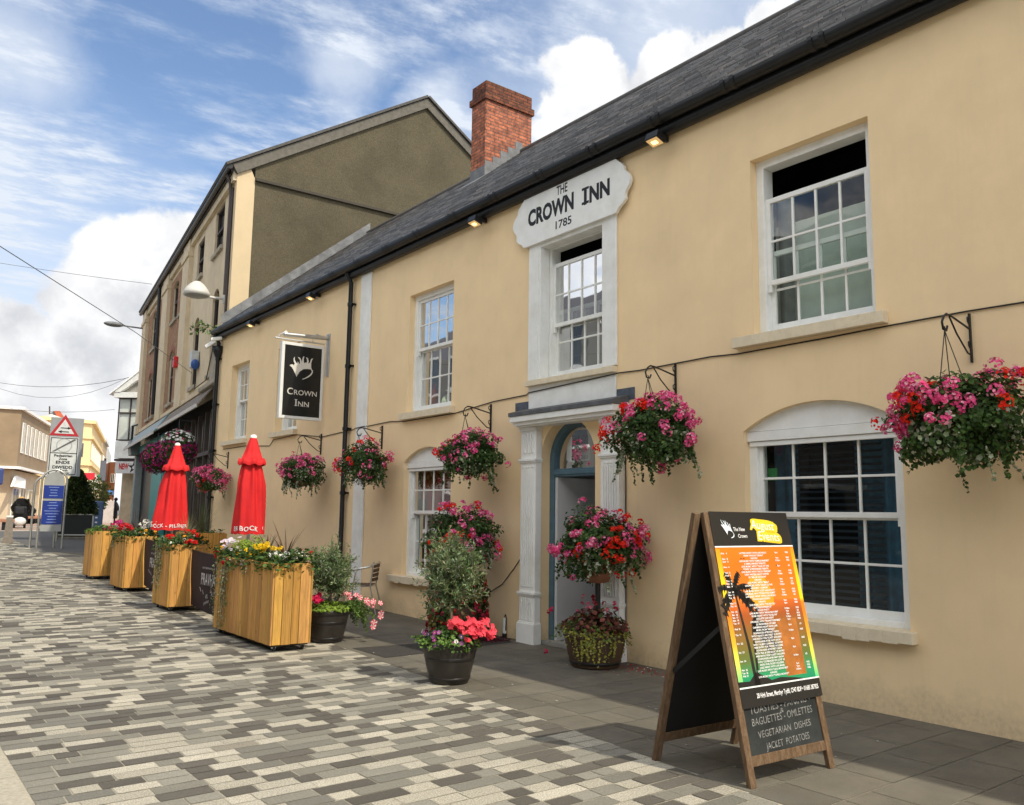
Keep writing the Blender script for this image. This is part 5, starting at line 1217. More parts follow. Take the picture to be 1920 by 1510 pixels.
# ------------------------------------------------------------------ wooden planters on castors
def wood(name, c1, knots=True):
    m = mat(name, c1, .62, .0, 1, spec=.3, stretch=(2.5, 2.5, .8), tint=(.36, .20, .06), tscale=1.6, tamt=.6); t = m.node_tree; n = t.nodes; l = t.links; b = n['Principled BSDF']
    src = b.inputs['Base Color'].links[0].from_socket
    co = n.new('ShaderNodeTexCoord'); mp = n.new('ShaderNodeMapping'); mp.inputs['Scale'].default_value = (9, 9, .7); l.new(co.outputs['Object'], mp.inputs[0])
    no = n.new('ShaderNodeTexNoise'); no.inputs['Scale'].default_value = 4; no.inputs['Detail'].default_value = 8; no.inputs['Distortion'].default_value = 1.2; l.new(mp.outputs[0], no.inputs['Vector'])
    r_ = n.new('ShaderNodeMapRange'); r_.inputs['From Min'].default_value = .35; r_.inputs['From Max'].default_value = .65; r_.inputs['To Min'].default_value = .74; r_.inputs['To Max'].default_value = 1.12; l.new(no.outputs[0], r_.inputs[0])
    vo = n.new('ShaderNodeTexVoronoi'); vo.inputs['Scale'].default_value = 4.6; mp2 = n.new('ShaderNodeMapping'); mp2.inputs['Scale'].default_value = (1.4, 1.4, .8); l.new(co.outputs['Object'], mp2.inputs[0]); l.new(mp2.outputs[0], vo.inputs['Vector'])
    r2 = n.new('ShaderNodeMapRange'); r2.inputs['From Min'].default_value = .03; r2.inputs['From Max'].default_value = .11; r2.inputs['To Min'].default_value = .38; r2.inputs['To Max'].default_value = 1; l.new(vo.outputs['Distance'], r2.inputs[0])
    mm = n.new('ShaderNodeMath'); mm.operation = 'MULTIPLY'; l.new(r_.outputs[0], mm.inputs[0]); l.new(r2.outputs[0], mm.inputs[1])
    vm = n.new('ShaderNodeVectorMath'); vm.operation = 'SCALE'; l.new(src, vm.inputs[0]); l.new(mm.outputs[0], vm.inputs['Scale']); l.new(vm.outputs[0], b.inputs['Base Color'])
    bp = n.new('ShaderNodeBump'); bp.inputs['Strength'].default_value = .25; bp.inputs['Distance'].default_value = .01; l.new(no.outputs[0], bp.inputs['Height']); l.new(bp.outputs[0], b.inputs['Normal'])
    return m
m_pine = wood('honey_stained_pine', (.62, .33, .078))
m_cast = mat('castor_rubber', (.015, .015, .015), .5); m_castm = mat('castor_steel', (.5, .5, .5), .3, metal=.8)
def planter(x0, y0, x1, y1, ztop, label, seed, group='honey-coloured wooden planters on castors'):
    zb = gz((y0+y1)/2); e = empty('wooden_planter', ((x0+x1)/2, (y0+y1)/2, zb), label, 'planter', group); rg = random.Random(seed)
    s = MB(); b0 = zb+.075
    def run(p, q, n_, skip=0):
        p, q = Vector(p), Vector(q); d = (q-p); L_ = d.length; d.normalize(); u = 0; wd = .11
        cnt = max(2, round(L_/.125)); ws = [rg.uniform(.8, 1.2) for _ in range(cnt)]; sm_ = sum(ws)
        for w_ in ws:
            w_ = w_/sm_*L_; k = rg.uniform(.68, 1.10); s.col = (k, k*rg.uniform(.90, 1.05), k*rg.uniform(.8, 1.25))
            s.obox(p+d*(u+.0025)+Vector(n_)*rg.uniform(0, .003)+Vector((0, 0, b0-rg.uniform(0, .004))), d*(w_-.005), Vector(n_)*.022, (0, 0, ztop-b0+zb+rg.uniform(-.008, .008))); u += w_
    run((x0, y0, 0), (x1, y0, 0), (0, -1, 0)); run((x0, y1, 0), (x1, y1, 0), (0, 1, 0)); run((x0, y0-.022, 0), (x0, y1+.022, 0), (-1, 0, 0)); run((x1, y0-.022, 0), (x1, y1+.022, 0), (1, 0, 0))
    s.build('boards', m_pine, e, bevel=.0025)
    s = MB(); s.box(x0, y0, b0-.02, x1, y1, b0+.005); s.build('base', mat('dark_underside', (.03, .025, .02), .9), e)
    s = MB(); s.quad((x0, y0, zb+ztop-.06), (x1, y0, zb+ztop-.06), (x1, y1, zb+ztop-.06), (x0, y1, zb+ztop-.06)); s.build('soil', m_soil, e)
    for (cx_, cy__) in ((x0+.05, y0+.05), (x1-.05, y0+.05), (x0+.05, y1-.06), (x1-.05, y1-.06)):
        s = MB(); s.tube([(cx_-.012, cy__-.01, zb+.028), (cx_+.012, cy__-.01, zb+.028)], .027, 12); c_ = s.build('castor', m_cast, e)
        s = MB(); s.box(cx_-.022, cy__-.02, zb+.030, cx_-.015, cy__+.02, b0-.02); s.box(cx_+.015, cy__-.02, zb+.030, cx_+.022, cy__+.02, b0-.02); s.box(cx_-.03, cy__-.03, b0-.025, cx_+.03, cy__+.03, b0-.019); s.build('castor_fork', m_castm, c_)
    return e, zb+ztop
PLN = [planter(3.92, 9.52, 4.37, 11.42, 1.0, 'nearest and longest wooden planter with yellow and white flowers and dark spiky leaves', 71),
       planter(3.96, 13.70, 4.50, 14.5, 1.02, 'second wooden planter from the front, with red geraniums and a grassy plume', 72),
       planter(4.08, 16.98, 4.62, 17.9, 1.02, 'third wooden planter from the front, with red and white flowers and spiky leaves', 73),
       planter(4.12, 19.85, 4.66, 20.6, 1.02, 'farthest of the row of wooden planters, with low green foliage', 74),
       planter(5.55, 17.6, 6.15, 18.9, 1.05, 'wooden planter with a tall grassy plume beside the farther red parasol, near the wall', 75)]
def spikes(parent, p, n, L_, seed, cols, lean=1.0, w_=.012, name='spiky_leaves'):
    rg = random.Random(seed); s = MB(); p = Vector(p)
    for i in range(n):
        a = rg.uniform(0, 6.283); el = rg.uniform(.25, 1.35)/lean; d = Vector((math.cos(a)*math.cos(el), math.sin(a)*math.cos(el), math.sin(el))); ll = L_*rg.uniform(.6, 1.1); side = Vector((-math.sin(a), math.cos(a), 0))
        pts = [p.copy()]; dd = d.copy(); s.col = tuple(v*rg.uniform(.7, 1.3) for v in rg.choice(cols))
        for k in range(6): dd = (dd+Vector((0, 0, -.07*rg.uniform(.5, 2)))).normalized(); pts.append(pts[-1]+dd*ll/6)
        vs = []
        for k, q in enumerate(pts): ww = w_*(1-(k/6.0)**2)*(.6+.4*min(1, k/1.5)); vs += [q-side*ww, q+side*ww]
        s.add(vs, [(2*k, 2*k+1, 2*k+3, 2*k+2) for k in range(6)])
    return s.build(name, m_leaf, parent)
DARKSP = ((.075, .035, .03), (.06, .05, .025), (.10, .05, .035), (.05, .06, .025))
def dots(parent, pts, r_, col, seed, name, n=14, ps=.014, kind='umbel', spread=.02, nrm=(-.5, -.5, 1)):
    rg = random.Random(seed); s = MB()
    for p in pts:
        p = Vector(p)+rv(rg, spread)
        if kind == 'umbel': umbel(s, p, Vector(nrm), r_, col, rg, n=n, ps=ps)
        else: trumpet(s, p, Vector(nrm)+rv(rg, .4), r_, col, rg, eye=(.6, .5, .1))
    return s.build(name, m_petal, parent)
def bed(parent, x0, y0, x1, y1, z, n, seed, greens=GREENS, h=.16, over=.06, lsize=.028):
    rg = random.Random(seed); lf = MB()
    for i in range(n):
        x = rg.uniform(x0-over, x1+over); y = rg.uniform(y0-over, y1+over); hh = h*(.5+.5*math.sin(y*5+seed)*math.sin(x*7))
        ed = max(0, x0-x, x-x1, y0-y, y-y1); p = Vector((x, y, z-.04+rg.random()*(hh+.06)-ed*1.6*rg.random()-(.02 if ed else 0)))
        q = rg.uniform(.7, 1.3); lf.col = tuple(v*q for v in rg.choice(greens)); roundleaf(lf, p, Vector((0, 0, 1))+rv(rg, .8), lsize*rg.uniform(.5, 1.1), rg)
    return lf.build('foliage', m_leaf, parent)
def trail(parent, x, ya, yb, z, L_, n, seed, cols=((.34, .36, .22), (.20, .24, .10), (.45, .46, .32))):
    rg = random.Random(seed); st = MB(); lf = MB()
    for i in range(n):
        y = rg.uniform(ya, yb); pts = [Vector((x-.01, y, z))]; 
        for k in range(int(L_*rg.uniform(.3, 1.05)/.025)):
            q = pts[-1]+Vector((rg.uniform(-.006, .006), rg.uniform(-.012, .012), -.025)); q.x = min(x-.03, max(x-.09, q.x)); pts.append(q)
            lf.col = tuple(v*rg.uniform(.7, 1.15) for v in rg.choice(cols)); roundleaf(lf, q+rv(rg, .015), Vector((-1, 0, .2))+rv(rg, .8), .016*rg.uniform(.6, 1.2), rg)
        st.col = (.14, .15, .07); st.tube(pts, .002, 3, cap=False)
    lf.build('trailing_ivy', m_leaf, parent); st.build('ivy_stem', m_leaf, parent)
rg = random.Random(5)
e, zt = PLN[0]
bed(e, 3.92, 9.5, 4.4, 11.45, zt, 2600, 1, GREENS+((.10, .16, .03),), .16, .07)
bed(e, 4.0, 10.75, 4.35, 11.3, zt+.10, 700, 2, ((.30, .42, .03), (.22, .34, .03)), .22, .0, .018)
spikes(e, (4.17, 9.80, zt+.02), 22, .50, 3, DARKSP, 1.0, .013); spikes(e, (4.20, 10.45, zt+.05), 12, .36, 4, DARKSP, .8, .010)
s = MB()
for i in range(26):
    u = rg.random(); umbel(s, Vector((3.99+rg.uniform(-.06, .10), 10.55-u*.75+rg.uniform(-.05, .05), zt+.08+u*.12+rg.uniform(-.05, .05))), Vector((-.4, -.6, .8)), .030, (.88, .58, .012), rg, n=15, ps=.013)
s.build('yellow_marigold', m_petal, e)
dots(e, [(rg.uniform(3.95, 4.36), rg.uniform(9.5, 9.9), zt+rg.uniform(.02, .12)) for _ in range(46)], .014, (.82, .82, .76), 3, 'white_bedding_flower', 5, .012)
dots(e, [(rg.uniform(3.9, 4.1), rg.uniform(11.0, 11.5), zt+rg.uniform(.06, .24)) for _ in range(26)], .03, (.72, .62, .74), 4, 'lilac_petunia', kind='t')
dots(e, [(rg.uniform(3.86, 3.92), rg.uniform(11.4, 11.5), zt+rg.uniform(-.03, .10)) for _ in range(6)]+[(3.87, 11.02+rg.uniform(-.06, .06), zt-.05+rg.uniform(-.04, .03)) for _ in range(5)]+[(4.33, 9.7, zt+.12), (4.36, 9.55, zt+.1)], .024, (.55, .02, .02), 5, 'red_flower', 10)
dots(e, [(3.9, 11.3, zt+.12), (3.91, 11.25, zt+.1), (3.98, 10.9, zt+.03)], .02, (.85, .45, .02), 6, 'orange_flower', 8)
trail(e, 3.90, 10.95, 11.45, zt-.0, .92, 16, 7); trail(e, 3.90, 10.2, 11.0, zt+.0, .20, 14, 8)
e, zt = PLN[1]
bed(e, 3.96, 13.70, 4.5, 14.5, zt, 1200, 11, GREENS, .18, .07)
spikes(e, (4.25, 13.95, zt+.05), 90, .50, 12, ((.30, .30, .13), (.24, .26, .10), (.38, .34, .18)), .85, .0022, 'grass_plume')
dots(e, [(4.28, 13.66, zt+.18), (4.20, 13.7, zt+.20), (4.33, 13.7, zt+.15), (4.22, 13.62, zt+.06), (4.18, 13.66, zt+.03), (4.27, 13.62, zt+.03), (3.98, 13.8, zt+.1), (3.96, 13.95, zt+.12)], .042, (.66, .012, .01), 13, 'red_geranium', 22, .016)
dots(e, [(4.42, 13.66, zt+.12), (4.45, 13.68, zt+.04), (4.12, 13.68, zt+.12)], .028, (.80, .35, .02), 14, 'orange_flower', 10)
dots(e, [(rg.uniform(3.92, 4.5), rg.uniform(13.62, 14.4), zt+rg.uniform(.0, .12)) for _ in range(16)], .02, (.8, .8, .74), 15, 'white_bedding_flower', 5)
trail(e, 3.94, 13.9, 14.5, zt, .80, 16, 16)
e, zt = PLN[2]
bed(e, 4.08, 16.98, 4.62, 17.9, zt, 1200, 21, GREENS, .18, .07)
spikes(e, (4.35, 17.4, zt+.05), 34, .50, 22, DARKSP, .9, .010)
dots(e, [(rg.uniform(4.1, 4.25), rg.uniform(17.1, 17.7), zt+rg.uniform(.08, .24)) for _ in range(10)], .05, (.60, .02, .03), 23, 'red_geranium', 20, .018)
dots(e, [(4.08, 17.8, zt+.22), (4.1, 17.7, zt+.25), (4.12, 17.6, zt+.2)], .05, (.62, .02, .22), 24, 'magenta_geranium', 20, .018)
dots(e, [(rg.uniform(4.3, 4.66), rg.uniform(16.95, 17.3), zt+rg.uniform(.05, .28)) for _ in range(40)], .022, (.8, .8, .72), 25, 'white_bedding_flower', 6, .014)
dots(e, [(rg.uniform(4.3, 4.6), rg.uniform(16.95, 17.1), zt+rg.uniform(.02, .1)) for _ in range(8)], .03, (.85, .42, .02), 26, 'orange_flower', 10)
trail(e, 4.06, 17.5, 17.9, zt, .30, 8, 27)
e, zt = PLN[3]
bed(e, 4.12, 19.85, 4.66, 20.6, zt, 800, 31, BR_G, .12, .05)
dots(e, [(rg.uniform(4.3, 4.7), rg.uniform(19.8, 20.1), zt+rg.uniform(.02, .14)) for _ in range(9)], .04, (.55, .02, .12), 33, 'pink_geranium', 14, .018)
e, zt = PLN[4]
spikes(e, (5.85, 18.2, zt), 150, .75, 41, ((.13, .15, .06), (.09, .11, .04), (.18, .18, .08)), .75, .003, 'grass_plume')
bed(e, 5.55, 17.6, 6.15, 18.9, zt-.03, 400, 42, GREENS, .1, .0)

# banners between the planters
m_ban = mat('dark_brown_canvas', (.028, .017, .020), .8, .15, 5, .2, 90)
m_prn = mat('grey_white_print', (.50, .47, .47), .7)
def banner(x, ya, yb, zt_, h, label, xb=None):
    e = empty('cafe_banner', (x, (ya+yb)/2, gz(ya)), label, 'banner', 'dark brown banners strung between the planters'); xb = xb or x
    s = MB(); n = 14; vs = []; s.smooth = True
    for i in range(n+1):
        t = i/n; y = ya+(yb-ya)*t; sag = .035*4*t*(1-t); xx = x+(xb-x)*t
        for k in range(6): z = zt_-sag-h*k/5*(1-.0*sag); vs.append((xx+.03*math.sin(t*5+k*.6)*(k/5.0), y, z))
    s.add(vs, [(6*i+k, 6*i+6+k, 6*i+7+k, 6*i+1+k) for i in range(n) for k in range(5)]); c_ = s.build('canvas', m_ban, e)
    s = MB(); s.tube([(x, ya, zt_+.005)]+[(x+(xb-x)*t/8, ya+(yb-ya)*t/8, zt_+.005-.035*4*(t/8)*(1-t/8)) for t in range(1, 9)], .008, 6); s.build('top_rope', m_black, e)
    s = MB(); ym = (ya+yb)/2; xo = x-.045
    s.text('PRAVHA', (xo, ym-.0, zt_-.47), (0, -1, 0), (0, 0, 1), .24, bold=.01, width=.62)
    s.text('- CRAFT BEER FROM PRAGUE -', (xo, ym, zt_-.24), (0, -1, 0), (0, 0, 1), .04, width=.60)
    s.text('4%', (xo, ym+.02, zt_-.66), (0, -1, .15), (0, .15, 1), .09, width=.10); s.text('premium', (xo, ym+.02, zt_-.73), (0, -1, .25), (0, .25, 1), .07, width=.22)
    for a in (-.28, -.17, .17, .28): s.bar((xo, ym+a, zt_-.66+abs(a)*.3), (xo, ym+a*1.25, zt_-.60+abs(a)*.3), .010, .002, (1, 0, 0))
    s.build('print', m_prn, c_)
    s = MB(); s.tube([(x, ya+.1, zt_-h-.02), (x, ya+.1, gz(ya)+.01)], .010, 6); s.tube([(x-.12, ya+.1, gz(ya)+.012), (x+.12, ya+.1, gz(ya)+.012)], .010, 6); s.build('foot', m_castm, e)
banner(4.22, 11.50, 13.66, .99, .84, 'nearest dark brown banner printed Pravha, strung behind the longest planter', 4.26)
banner(4.32, 14.56, 16.93, 1.06, .86, 'middle dark brown banner between the second and third planters', 4.40)
banner(4.40, 17.95, 19.80, 1.08, .88, 'farthest dark brown banner between the last two planters of the row', 4.5)

# ------------------------------------------------------------------ folded red parasols
def parasol(x, y, zt_, zsh, zh, rsh, rh, label, seed, txt, lean=0.0):
    g0 = gz(y); e = empty('parasol', (x, y, g0), label, 'parasol', 'folded red parasols'); rg = random.Random(seed)
    m_red = mat('red_canvas', (.60, .014, .016), .75, .07, 6, .15, 120)
    prof = [(zt_-.03, .045, 0), (zt_-.10, .07, .1), (zt_-.25, .115, .2), (zt_-.42, .17, .3), (zsh+.06, rsh*.93, .35), (zsh, rsh, .4), (zsh-.035, rsh*1.0, .4)]
    n = 72; s = MB(); s.smooth = True; ph = rg.uniform(0, 6)
    def ring(z, r_, f, ox=0, oy=0):
        vs = []
        for k in range(n):
            a = 2*math.pi*k/n; fold = math.cos(8*a+ph+.5*math.sin(a*2+z*2))*.5+.5*math.cos(13*a+ph*2+z*3)*.40+.22*math.sin(3*a+z*4+ph)
            rr = r_*(1+f*.30*fold); vs.append((x+ox+rr*math.cos(a), y+oy+rr*math.sin(a), z+f*.03*math.cos(8*a+ph)))
        return vs
    V = []
    for z, r_, f in prof: V += ring(z, r_, f)
    s.add(V, [(i*n+k, i*n+(k+1) % n, (i+1)*n+(k+1) % n, (i+1)*n+k) for i in range(len(prof)-1) for k in range(n)]); s.build('top_flap', m_red, e)
    s = MB(); s.smooth = True; V = []; pr = [(zsh+.10, rsh*.55, .4), (zsh-.05, rsh*.66, .7), (zsh-.14, rsh*.76, .8), (zsh-.35, rsh*.95, .75)]
    m_ = 10
    for i in range(1, m_+1): t = i/m_; pr.append((zsh-.35-(zsh-.35-zh)*t, rsh*.95+(rh-rsh*.95)*t, .75-.42*t))
    for z, r_, f in pr: V += ring(z, r_, f, lean*(zsh-z)*.5, 0)
    s.add(V, [(i*n+k, i*n+(k+1) % n, (i+1)*n+(k+1) % n, (i+1)*n+k) for i in range(len(pr)-1) for k in range(n)]); b_ = s.build('canopy', m_red, e)
    s = MB(); s.lathe((x, y, zt_), [(.05, -.04), (.052, -.01), (.03, .012), (.001, .015)], 16); s.build('cap', m_whitew, e)
    s = MB(); s.tube([(x, y, g0+.03), (x, y, zt_-.05)], .024, 10); s.build('pole', m_galv, e)
    s = MB(); s.lathe((x, y, g0), [(.30, 0), (.30, .05), (.10, .08), (.04, .25), (.001, .25)], 20); s.build('base', m_black, e)
    # printing round the hem
    s = MB(); cam_a = math.atan2(-y, -x); zz_ = zh+.05
    vs0, fs0 = textmesh(txt, 'CENTER', .02, 0, 1.1); wv = max(v[0] for v in vs0)-min(v[0] for v in vs0); hgt = .095; tot = min(2.3, wv*hgt/rh)
    out_ = []
    for v in vs0:
        a = cam_a+(v[0]/wv)*tot; t = 1; fold = math.cos(8*a+ph+.5*math.sin(a*2+zh*2))*.5+.5*math.cos(13*a+ph*2+zh*3)*.40+.22*math.sin(3*a+zh*4+ph); rr = rh*(1+.36*.30*fold)+.005
        out_.append((x+lean*(zsh-zh)*.5+rr*math.cos(a), y+rr*math.sin(a), zz_+v[1]*hgt+.33*.03*math.cos(8*a+ph)))
    s.add(out_, fs0); s.build('hem_print', mat('white_print', (.8, .8, .78), .7), b_)
parasol(4.78, 12.7, 2.76, 2.34, 1.26, .20, .235, 'nearer folded red parasol behind the longest planter', 3, 'ER BOCK  C')
parasol(4.92, 17.1, 2.90, 2.40, 1.22, .24, .33, 'farther folded red parasol in front of the purple petunia baskets', 6, 'BOCK - PILSNER', -.10)

# ------------------------------------------------------------------ chairs and table
m_alu = mat('polished_aluminium', (.62, .61, .57), .28, .1, 5, metal=.85)
m_slat = mat('dark_slat', (.11, .07, .045), .6, .2, 5)
def chair(x, y, rz, label, proto=[None]):
    g0 = gz(y)
    if proto[0] is not None:
        c = copy_tree(proto[0]); c.location = (x, y, g0); c.rotation_euler = (0, 0, rz); c['label'] = label; return c
    e = empty('bistro_chair', (x, y, g0), label, 'chair', 'aluminium bistro chairs', rz); t = .0115
    for sx_ in (-1, 1):
        s = MB(); s.tube([(sx_*.25, .22, 0), (sx_*.235, .19, .43), (sx_*.24, .16, .62), (sx_*.26, .10, .675)], t, 8); s.build('front_leg', m_alu, e, world=False)
        s = MB(); s.tube([(sx_*.23, -.30, 0), (sx_*.19, -.19, .43), (sx_*.19, -.235, .80)], t, 8); s.build('back_leg', m_alu, e, world=False)
    s = MB(); s.tube([(-.26, .10, .675), (-.285, -.03, .70), (-.27, -.17, .73), (-.19, -.255, .77), (0, -.285, .79), (.19, -.255, .77), (.27, -.17, .73), (.285, -.03, .70), (.26, .10, .675)], .013, 8); s.build('arm_rail', m_alu, e, world=False)
    s = MB(); s.tube([(-.235, .19, .43), (-.20, .22, .43), (.20, .22, .43), (.235, .19, .43), (.19, -.19, .43), (-.19, -.19, .43)], t, 8, closed=True); s.build('seat_frame', m_alu, e, world=False)
    s = MB()
    for k in range(6): a = -.17+k*.064; s.box(-.205, a, .437, .205, a+.052, .450)
    s.build('seat', m_slat, e, world=False)
    s = MB()
    for k in range(4): z = .50+k*.07; s.box(-.185, -.225-k*.008, z, .185, -.212-k*.008, z+.052)
    s.build('backrest', m_slat, e, world=False)
    proto[0] = e; return e
chair(6.52, 12.30, R(48), 'aluminium bistro chair with dark slats standing by the wall next to the lower window')
chair(5.35, 12.7, R(-70), 'aluminium bistro chair mostly hidden behind the nearer olive bush and planter')
e = empty('bistro_table', (5.9, 13.1, gz(13.1)), 'round aluminium bistro table behind the farther olive pot', 'table'); g0 = gz(13.1)
s = MB(); s.lathe((5.9, 13.1, g0), [(.001, .735), (.34, .735), (.35, .725), (.35, .71), (.001, .71)], 28); s.build('table_top', m_alu, e)
s = MB(); s.tube([(5.9, 13.1, g0+.05), (5.9, 13.1, g0+.72)], .022, 10); s.build('column', m_alu, e)
for k in range(4):
    a = k*math.pi/2+.5; s = MB(); s.tube([(5.9, 13.1, g0+.12), (5.9+.3*math.cos(a), 13.1+.3*math.sin(a), g0+.015)], .016, 8); s.build('foot', m_alu, e)

# ------------------------------------------------------------------ A-board
ab = empty('a_board', (4.77, 3.65, 0), 'tall wooden A-board with an orange August Events poster over a chalkboard', 'sign board')
m_wood = mat('weathered_brown_wood', (.125, .072, .036), .75, .28, 6, .6, 40, stretch=(6, 6, .8), tint=(.26, .19, .12), tscale=9, tamt=.6)
m_chalk = mat('chalkboard', (.018, .021, .021), .72, .5, 3, .1, 30, tint=(.045, .05, .05), tscale=4, tamt=.5)
A_, B_ = Vector((4.378, 3.279, 0)), Vector((5.206, 3.234, 0)); AT = Vector((4.374, 3.625, 1.638))
ax = (B_-A_).normalized(); WB = (B_-A_).length; az = (AT-A_); az = az-ax*az.dot(ax); HB = az.length; az.normalize(); an = ax.cross(az)
def Q(u, v, o_=0.0): return A_+ax*u+az*v+an*o_
def pbox(mb, u0, v0, u1, v1, o0, o1): mb.obox(Q(u0, v0, o0), ax*(u1-u0), az*(v1-v0), an*(o1-o0))
s = MB(); pbox(s, 0, 0, .055, HB, -.035, 0); s.build('front_stile', m_wood, ab, bevel=.004)
s = MB(); pbox(s, WB-.055, 0, WB, HB, -.035, 0); s.build('front_stile', m_wood, ab, bevel=.004)
s = MB(); pbox(s, .055, .115, WB-.055, .175, -.033, -.003); s.build('bottom_rail', m_wood, ab, bevel=.003)
s = MB(); pbox(s, .055, HB-.055, WB-.055, HB, -.033, -.003); s.build('top_rail', m_wood, ab, bevel=.003)
s = MB(); pbox(s, .055, .175, WB-.055, HB-.055, -.022, -.012); cb = s.build('chalkboard', m_chalk, ab)
rgc = random.Random(19); s = MB()
def chalk(txt, uc, v, size, w_, tilt=0):
    s.text(txt, Q(uc, v, -.0115), ax+az*tilt, az-ax*tilt, size, width=w_, bold=-.008, shear=.08)
chalk('TOASTIES - PANINIS -', .42, .416, .066, .60, .03); chalk('&', .42, .388, .040, .03); chalk('BAGUETTES - OMLETTES', .42, .348, .062, .60, .03); chalk('VEGETARIAN  DISHES', .42, .272, .058, .52, .03); chalk('JACKET  POTATOES', .43, .198, .058, .43, .03)
s.build('chalk_writing', mat('chalk', (.25, .25, .24), .95, .5, 60), cb)
# rear leaf
C_, E_ = Vector((4.346, 4.052, 0)), Vector((5.173, 4.013, 0)); CT = Vector((4.372, 3.665, 1.635))
bx = (E_-C_).normalized(); bz = (CT-C_); bz = bz-bx*bz.dot(bx); HC = bz.length; bz.normalize(); bn = bz.cross(bx)
def QB(u, v, o_=0.0): return C_+bx*u+bz*v+bn*o_
for u0, u1 in ((0, .055), (WB-.055, WB)):
    s = MB(); s.obox(QB(u0, 0, -.035), bx*(u1-u0), bz*HC, bn*.035); s.build('rear_stile', m_wood, ab, bevel=.004)
s = MB(); s.obox(QB(.055, .13, -.033), bx*(WB-.11), bz*.06, bn*.03); s.build('rear_rail', m_wood, ab, bevel=.003)
s = MB(); s.obox(QB(.055, .19, -.024), bx*(WB-.11), bz*(HC-.22), bn*.010); s.build('rear_board', mat('black_rear_board', (.008, .008, .008), .75, .2, 5), ab)
s = MB(); s.bar(Q(.03, .95, -.04), QB(.03, .62, -.04), .03, .006, tuple(ax)); s.build('strap', mat('black_strap', (.012, .012, .012), .8), ab)
s = MB(); s.bar(Q(WB-.03, .95, -.04), QB(WB-.03, .62, -.04), .03, .006, tuple(ax)); s.build('strap', MATS['black_strap'], ab)
# poster
VT, VH, VC, VB = HB+.004, 1.440, .565, .447
pm_ = mat('poster_sunset', (1, 1, 1), .28, .0, 1, spec=.5); t = pm_.node_tree; n = t.nodes; l = t.links; b = n['Principled BSDF']
uvn = n.new('ShaderNodeUVMap'); uvn.uv_map = 'UV'; sp = n.new('ShaderNodeSeparateXYZ'); l.new(uvn.outputs[0], sp.inputs[0])
mr = n.new('ShaderNodeMapRange'); mr.inputs['From Min'].default_value = Q(0, VC).z; mr.inputs['From Max'].default_value = Q(0, VH).z; l.new(sp.outputs[1], mr.inputs[0])
nn = n.new('ShaderNodeTexNoise'); nn.inputs['Scale'].default_value = 3.5; nn.inputs['Detail'].default_value = 5; mpp = n.new('ShaderNodeMapping'); mpp.inputs['Scale'].default_value = (.6, 3, 1); l.new(uvn.outputs[0], mpp.inputs[0]); l.new(mpp.outputs[0], nn.inputs['Vector'])
ma = n.new('ShaderNodeMath'); ma.operation = 'MULTIPLY_ADD'; l.new(nn.outputs[0], ma.inputs[0]); ma.inputs[1].default_value = .16; 
mb_ = n.new('ShaderNodeMath'); mb_.operation = 'SUBTRACT'; l.new(mr.outputs[0], mb_.inputs[0]); mb_.inputs[1].default_value = .08; l.new(mb_.outputs[0], ma.inputs[2])
cr = n.new('ShaderNodeValToRGB'); l.new(ma.outputs[0], cr.inputs[0])
els = [(0, (.01, .26, .13)), (.08, (.02, .30, .12)), (.2, (.12, .17, .04)), (.36, (.26, .13, .03)), (.5, (.38, .09, .02)), (.58, (.62, .13, .02)), (.60, (.78, .20, .02)), (.85, (.74, .17, .012)), (1, (.78, .19, .012))]
cr.color_ramp.elements[0].position = 0; cr.color_ramp.elements[0].color = (*els[0][1], 1); cr.color_ramp.elements[1].position = 1; cr.color_ramp.elements[1].color = (*els[-1][1], 1)
for p_, c_ in els[1:-1]: q_ = cr.color_ramp.elements.new(p_); q_.color = (*c_, 1)
mx_ = [q for q in n if q.type == 'MIX'][0]; l.new(cr.outputs[0], mx_.inputs[6])
m_pblack = mat('poster_black', (.018, .018, .018), .28, .0, 1, spec=.5); m_pwhite = mat('poster_white', (.85, .85, .84), .4); m_pyel = mat('poster_yellow', (.88, .62, .03), .4)
s = MB(); pu0, pu1 = .045, WB+.012
pbox(s, pu0, VB, pu1, VT, .0015, .004); pst = s.build('poster', m_pblack, ab)
s = MB(); s.quad(Q(pu0, VC, .0048), Q(pu1, VC, .0048), Q(pu1, VH, .0048), Q(pu0, VH, .0048)); s.build('sunset_picture', pm_, pst)
m_pedge = mat('poster_edge_glow', (.90, .42, .03), .3, .0, 1); cr2 = m_pedge.node_tree.nodes.new('ShaderNodeValToRGB'); mr2 = m_pedge.node_tree.nodes.new('ShaderNodeMapRange'); uv2 = m_pedge.node_tree.nodes.new('ShaderNodeUVMap'); uv2.uv_map = 'UV'; sp2 = m_pedge.node_tree.nodes.new('ShaderNodeSeparateXYZ')
l2 = m_pedge.node_tree.links; l2.new(uv2.outputs[0], sp2.inputs[0]); l2.new(sp2.outputs[1], mr2.inputs[0]); mr2.inputs['From Min'].default_value = Q(0, VC).z; mr2.inputs['From Max'].default_value = Q(0, VH).z; l2.new(mr2.outputs[0], cr2.inputs[0])
cr2.color_ramp.elements[0].color = (.08, .62, .25, 1); cr2.color_ramp.elements[1].color = (.85, .30, .02, 1)
for p_, c_ in ((.2, (.75, .75, .10)), (.3, (.85, .45, .04)), (.5, (.85, .22, .02)), (.57, (.85, .24, .02)), (.60, (.92, .70, .02)), (.72, (.92, .66, .02)), (.88, (.9, .42, .02))): q_ = cr2.color_ramp.elements.new(p_); q_.color = (*c_, 1)
l2.new(cr2.outputs[0], [q for q in m_pedge.node_tree.nodes if q.type == 'MIX'][0].inputs[6])
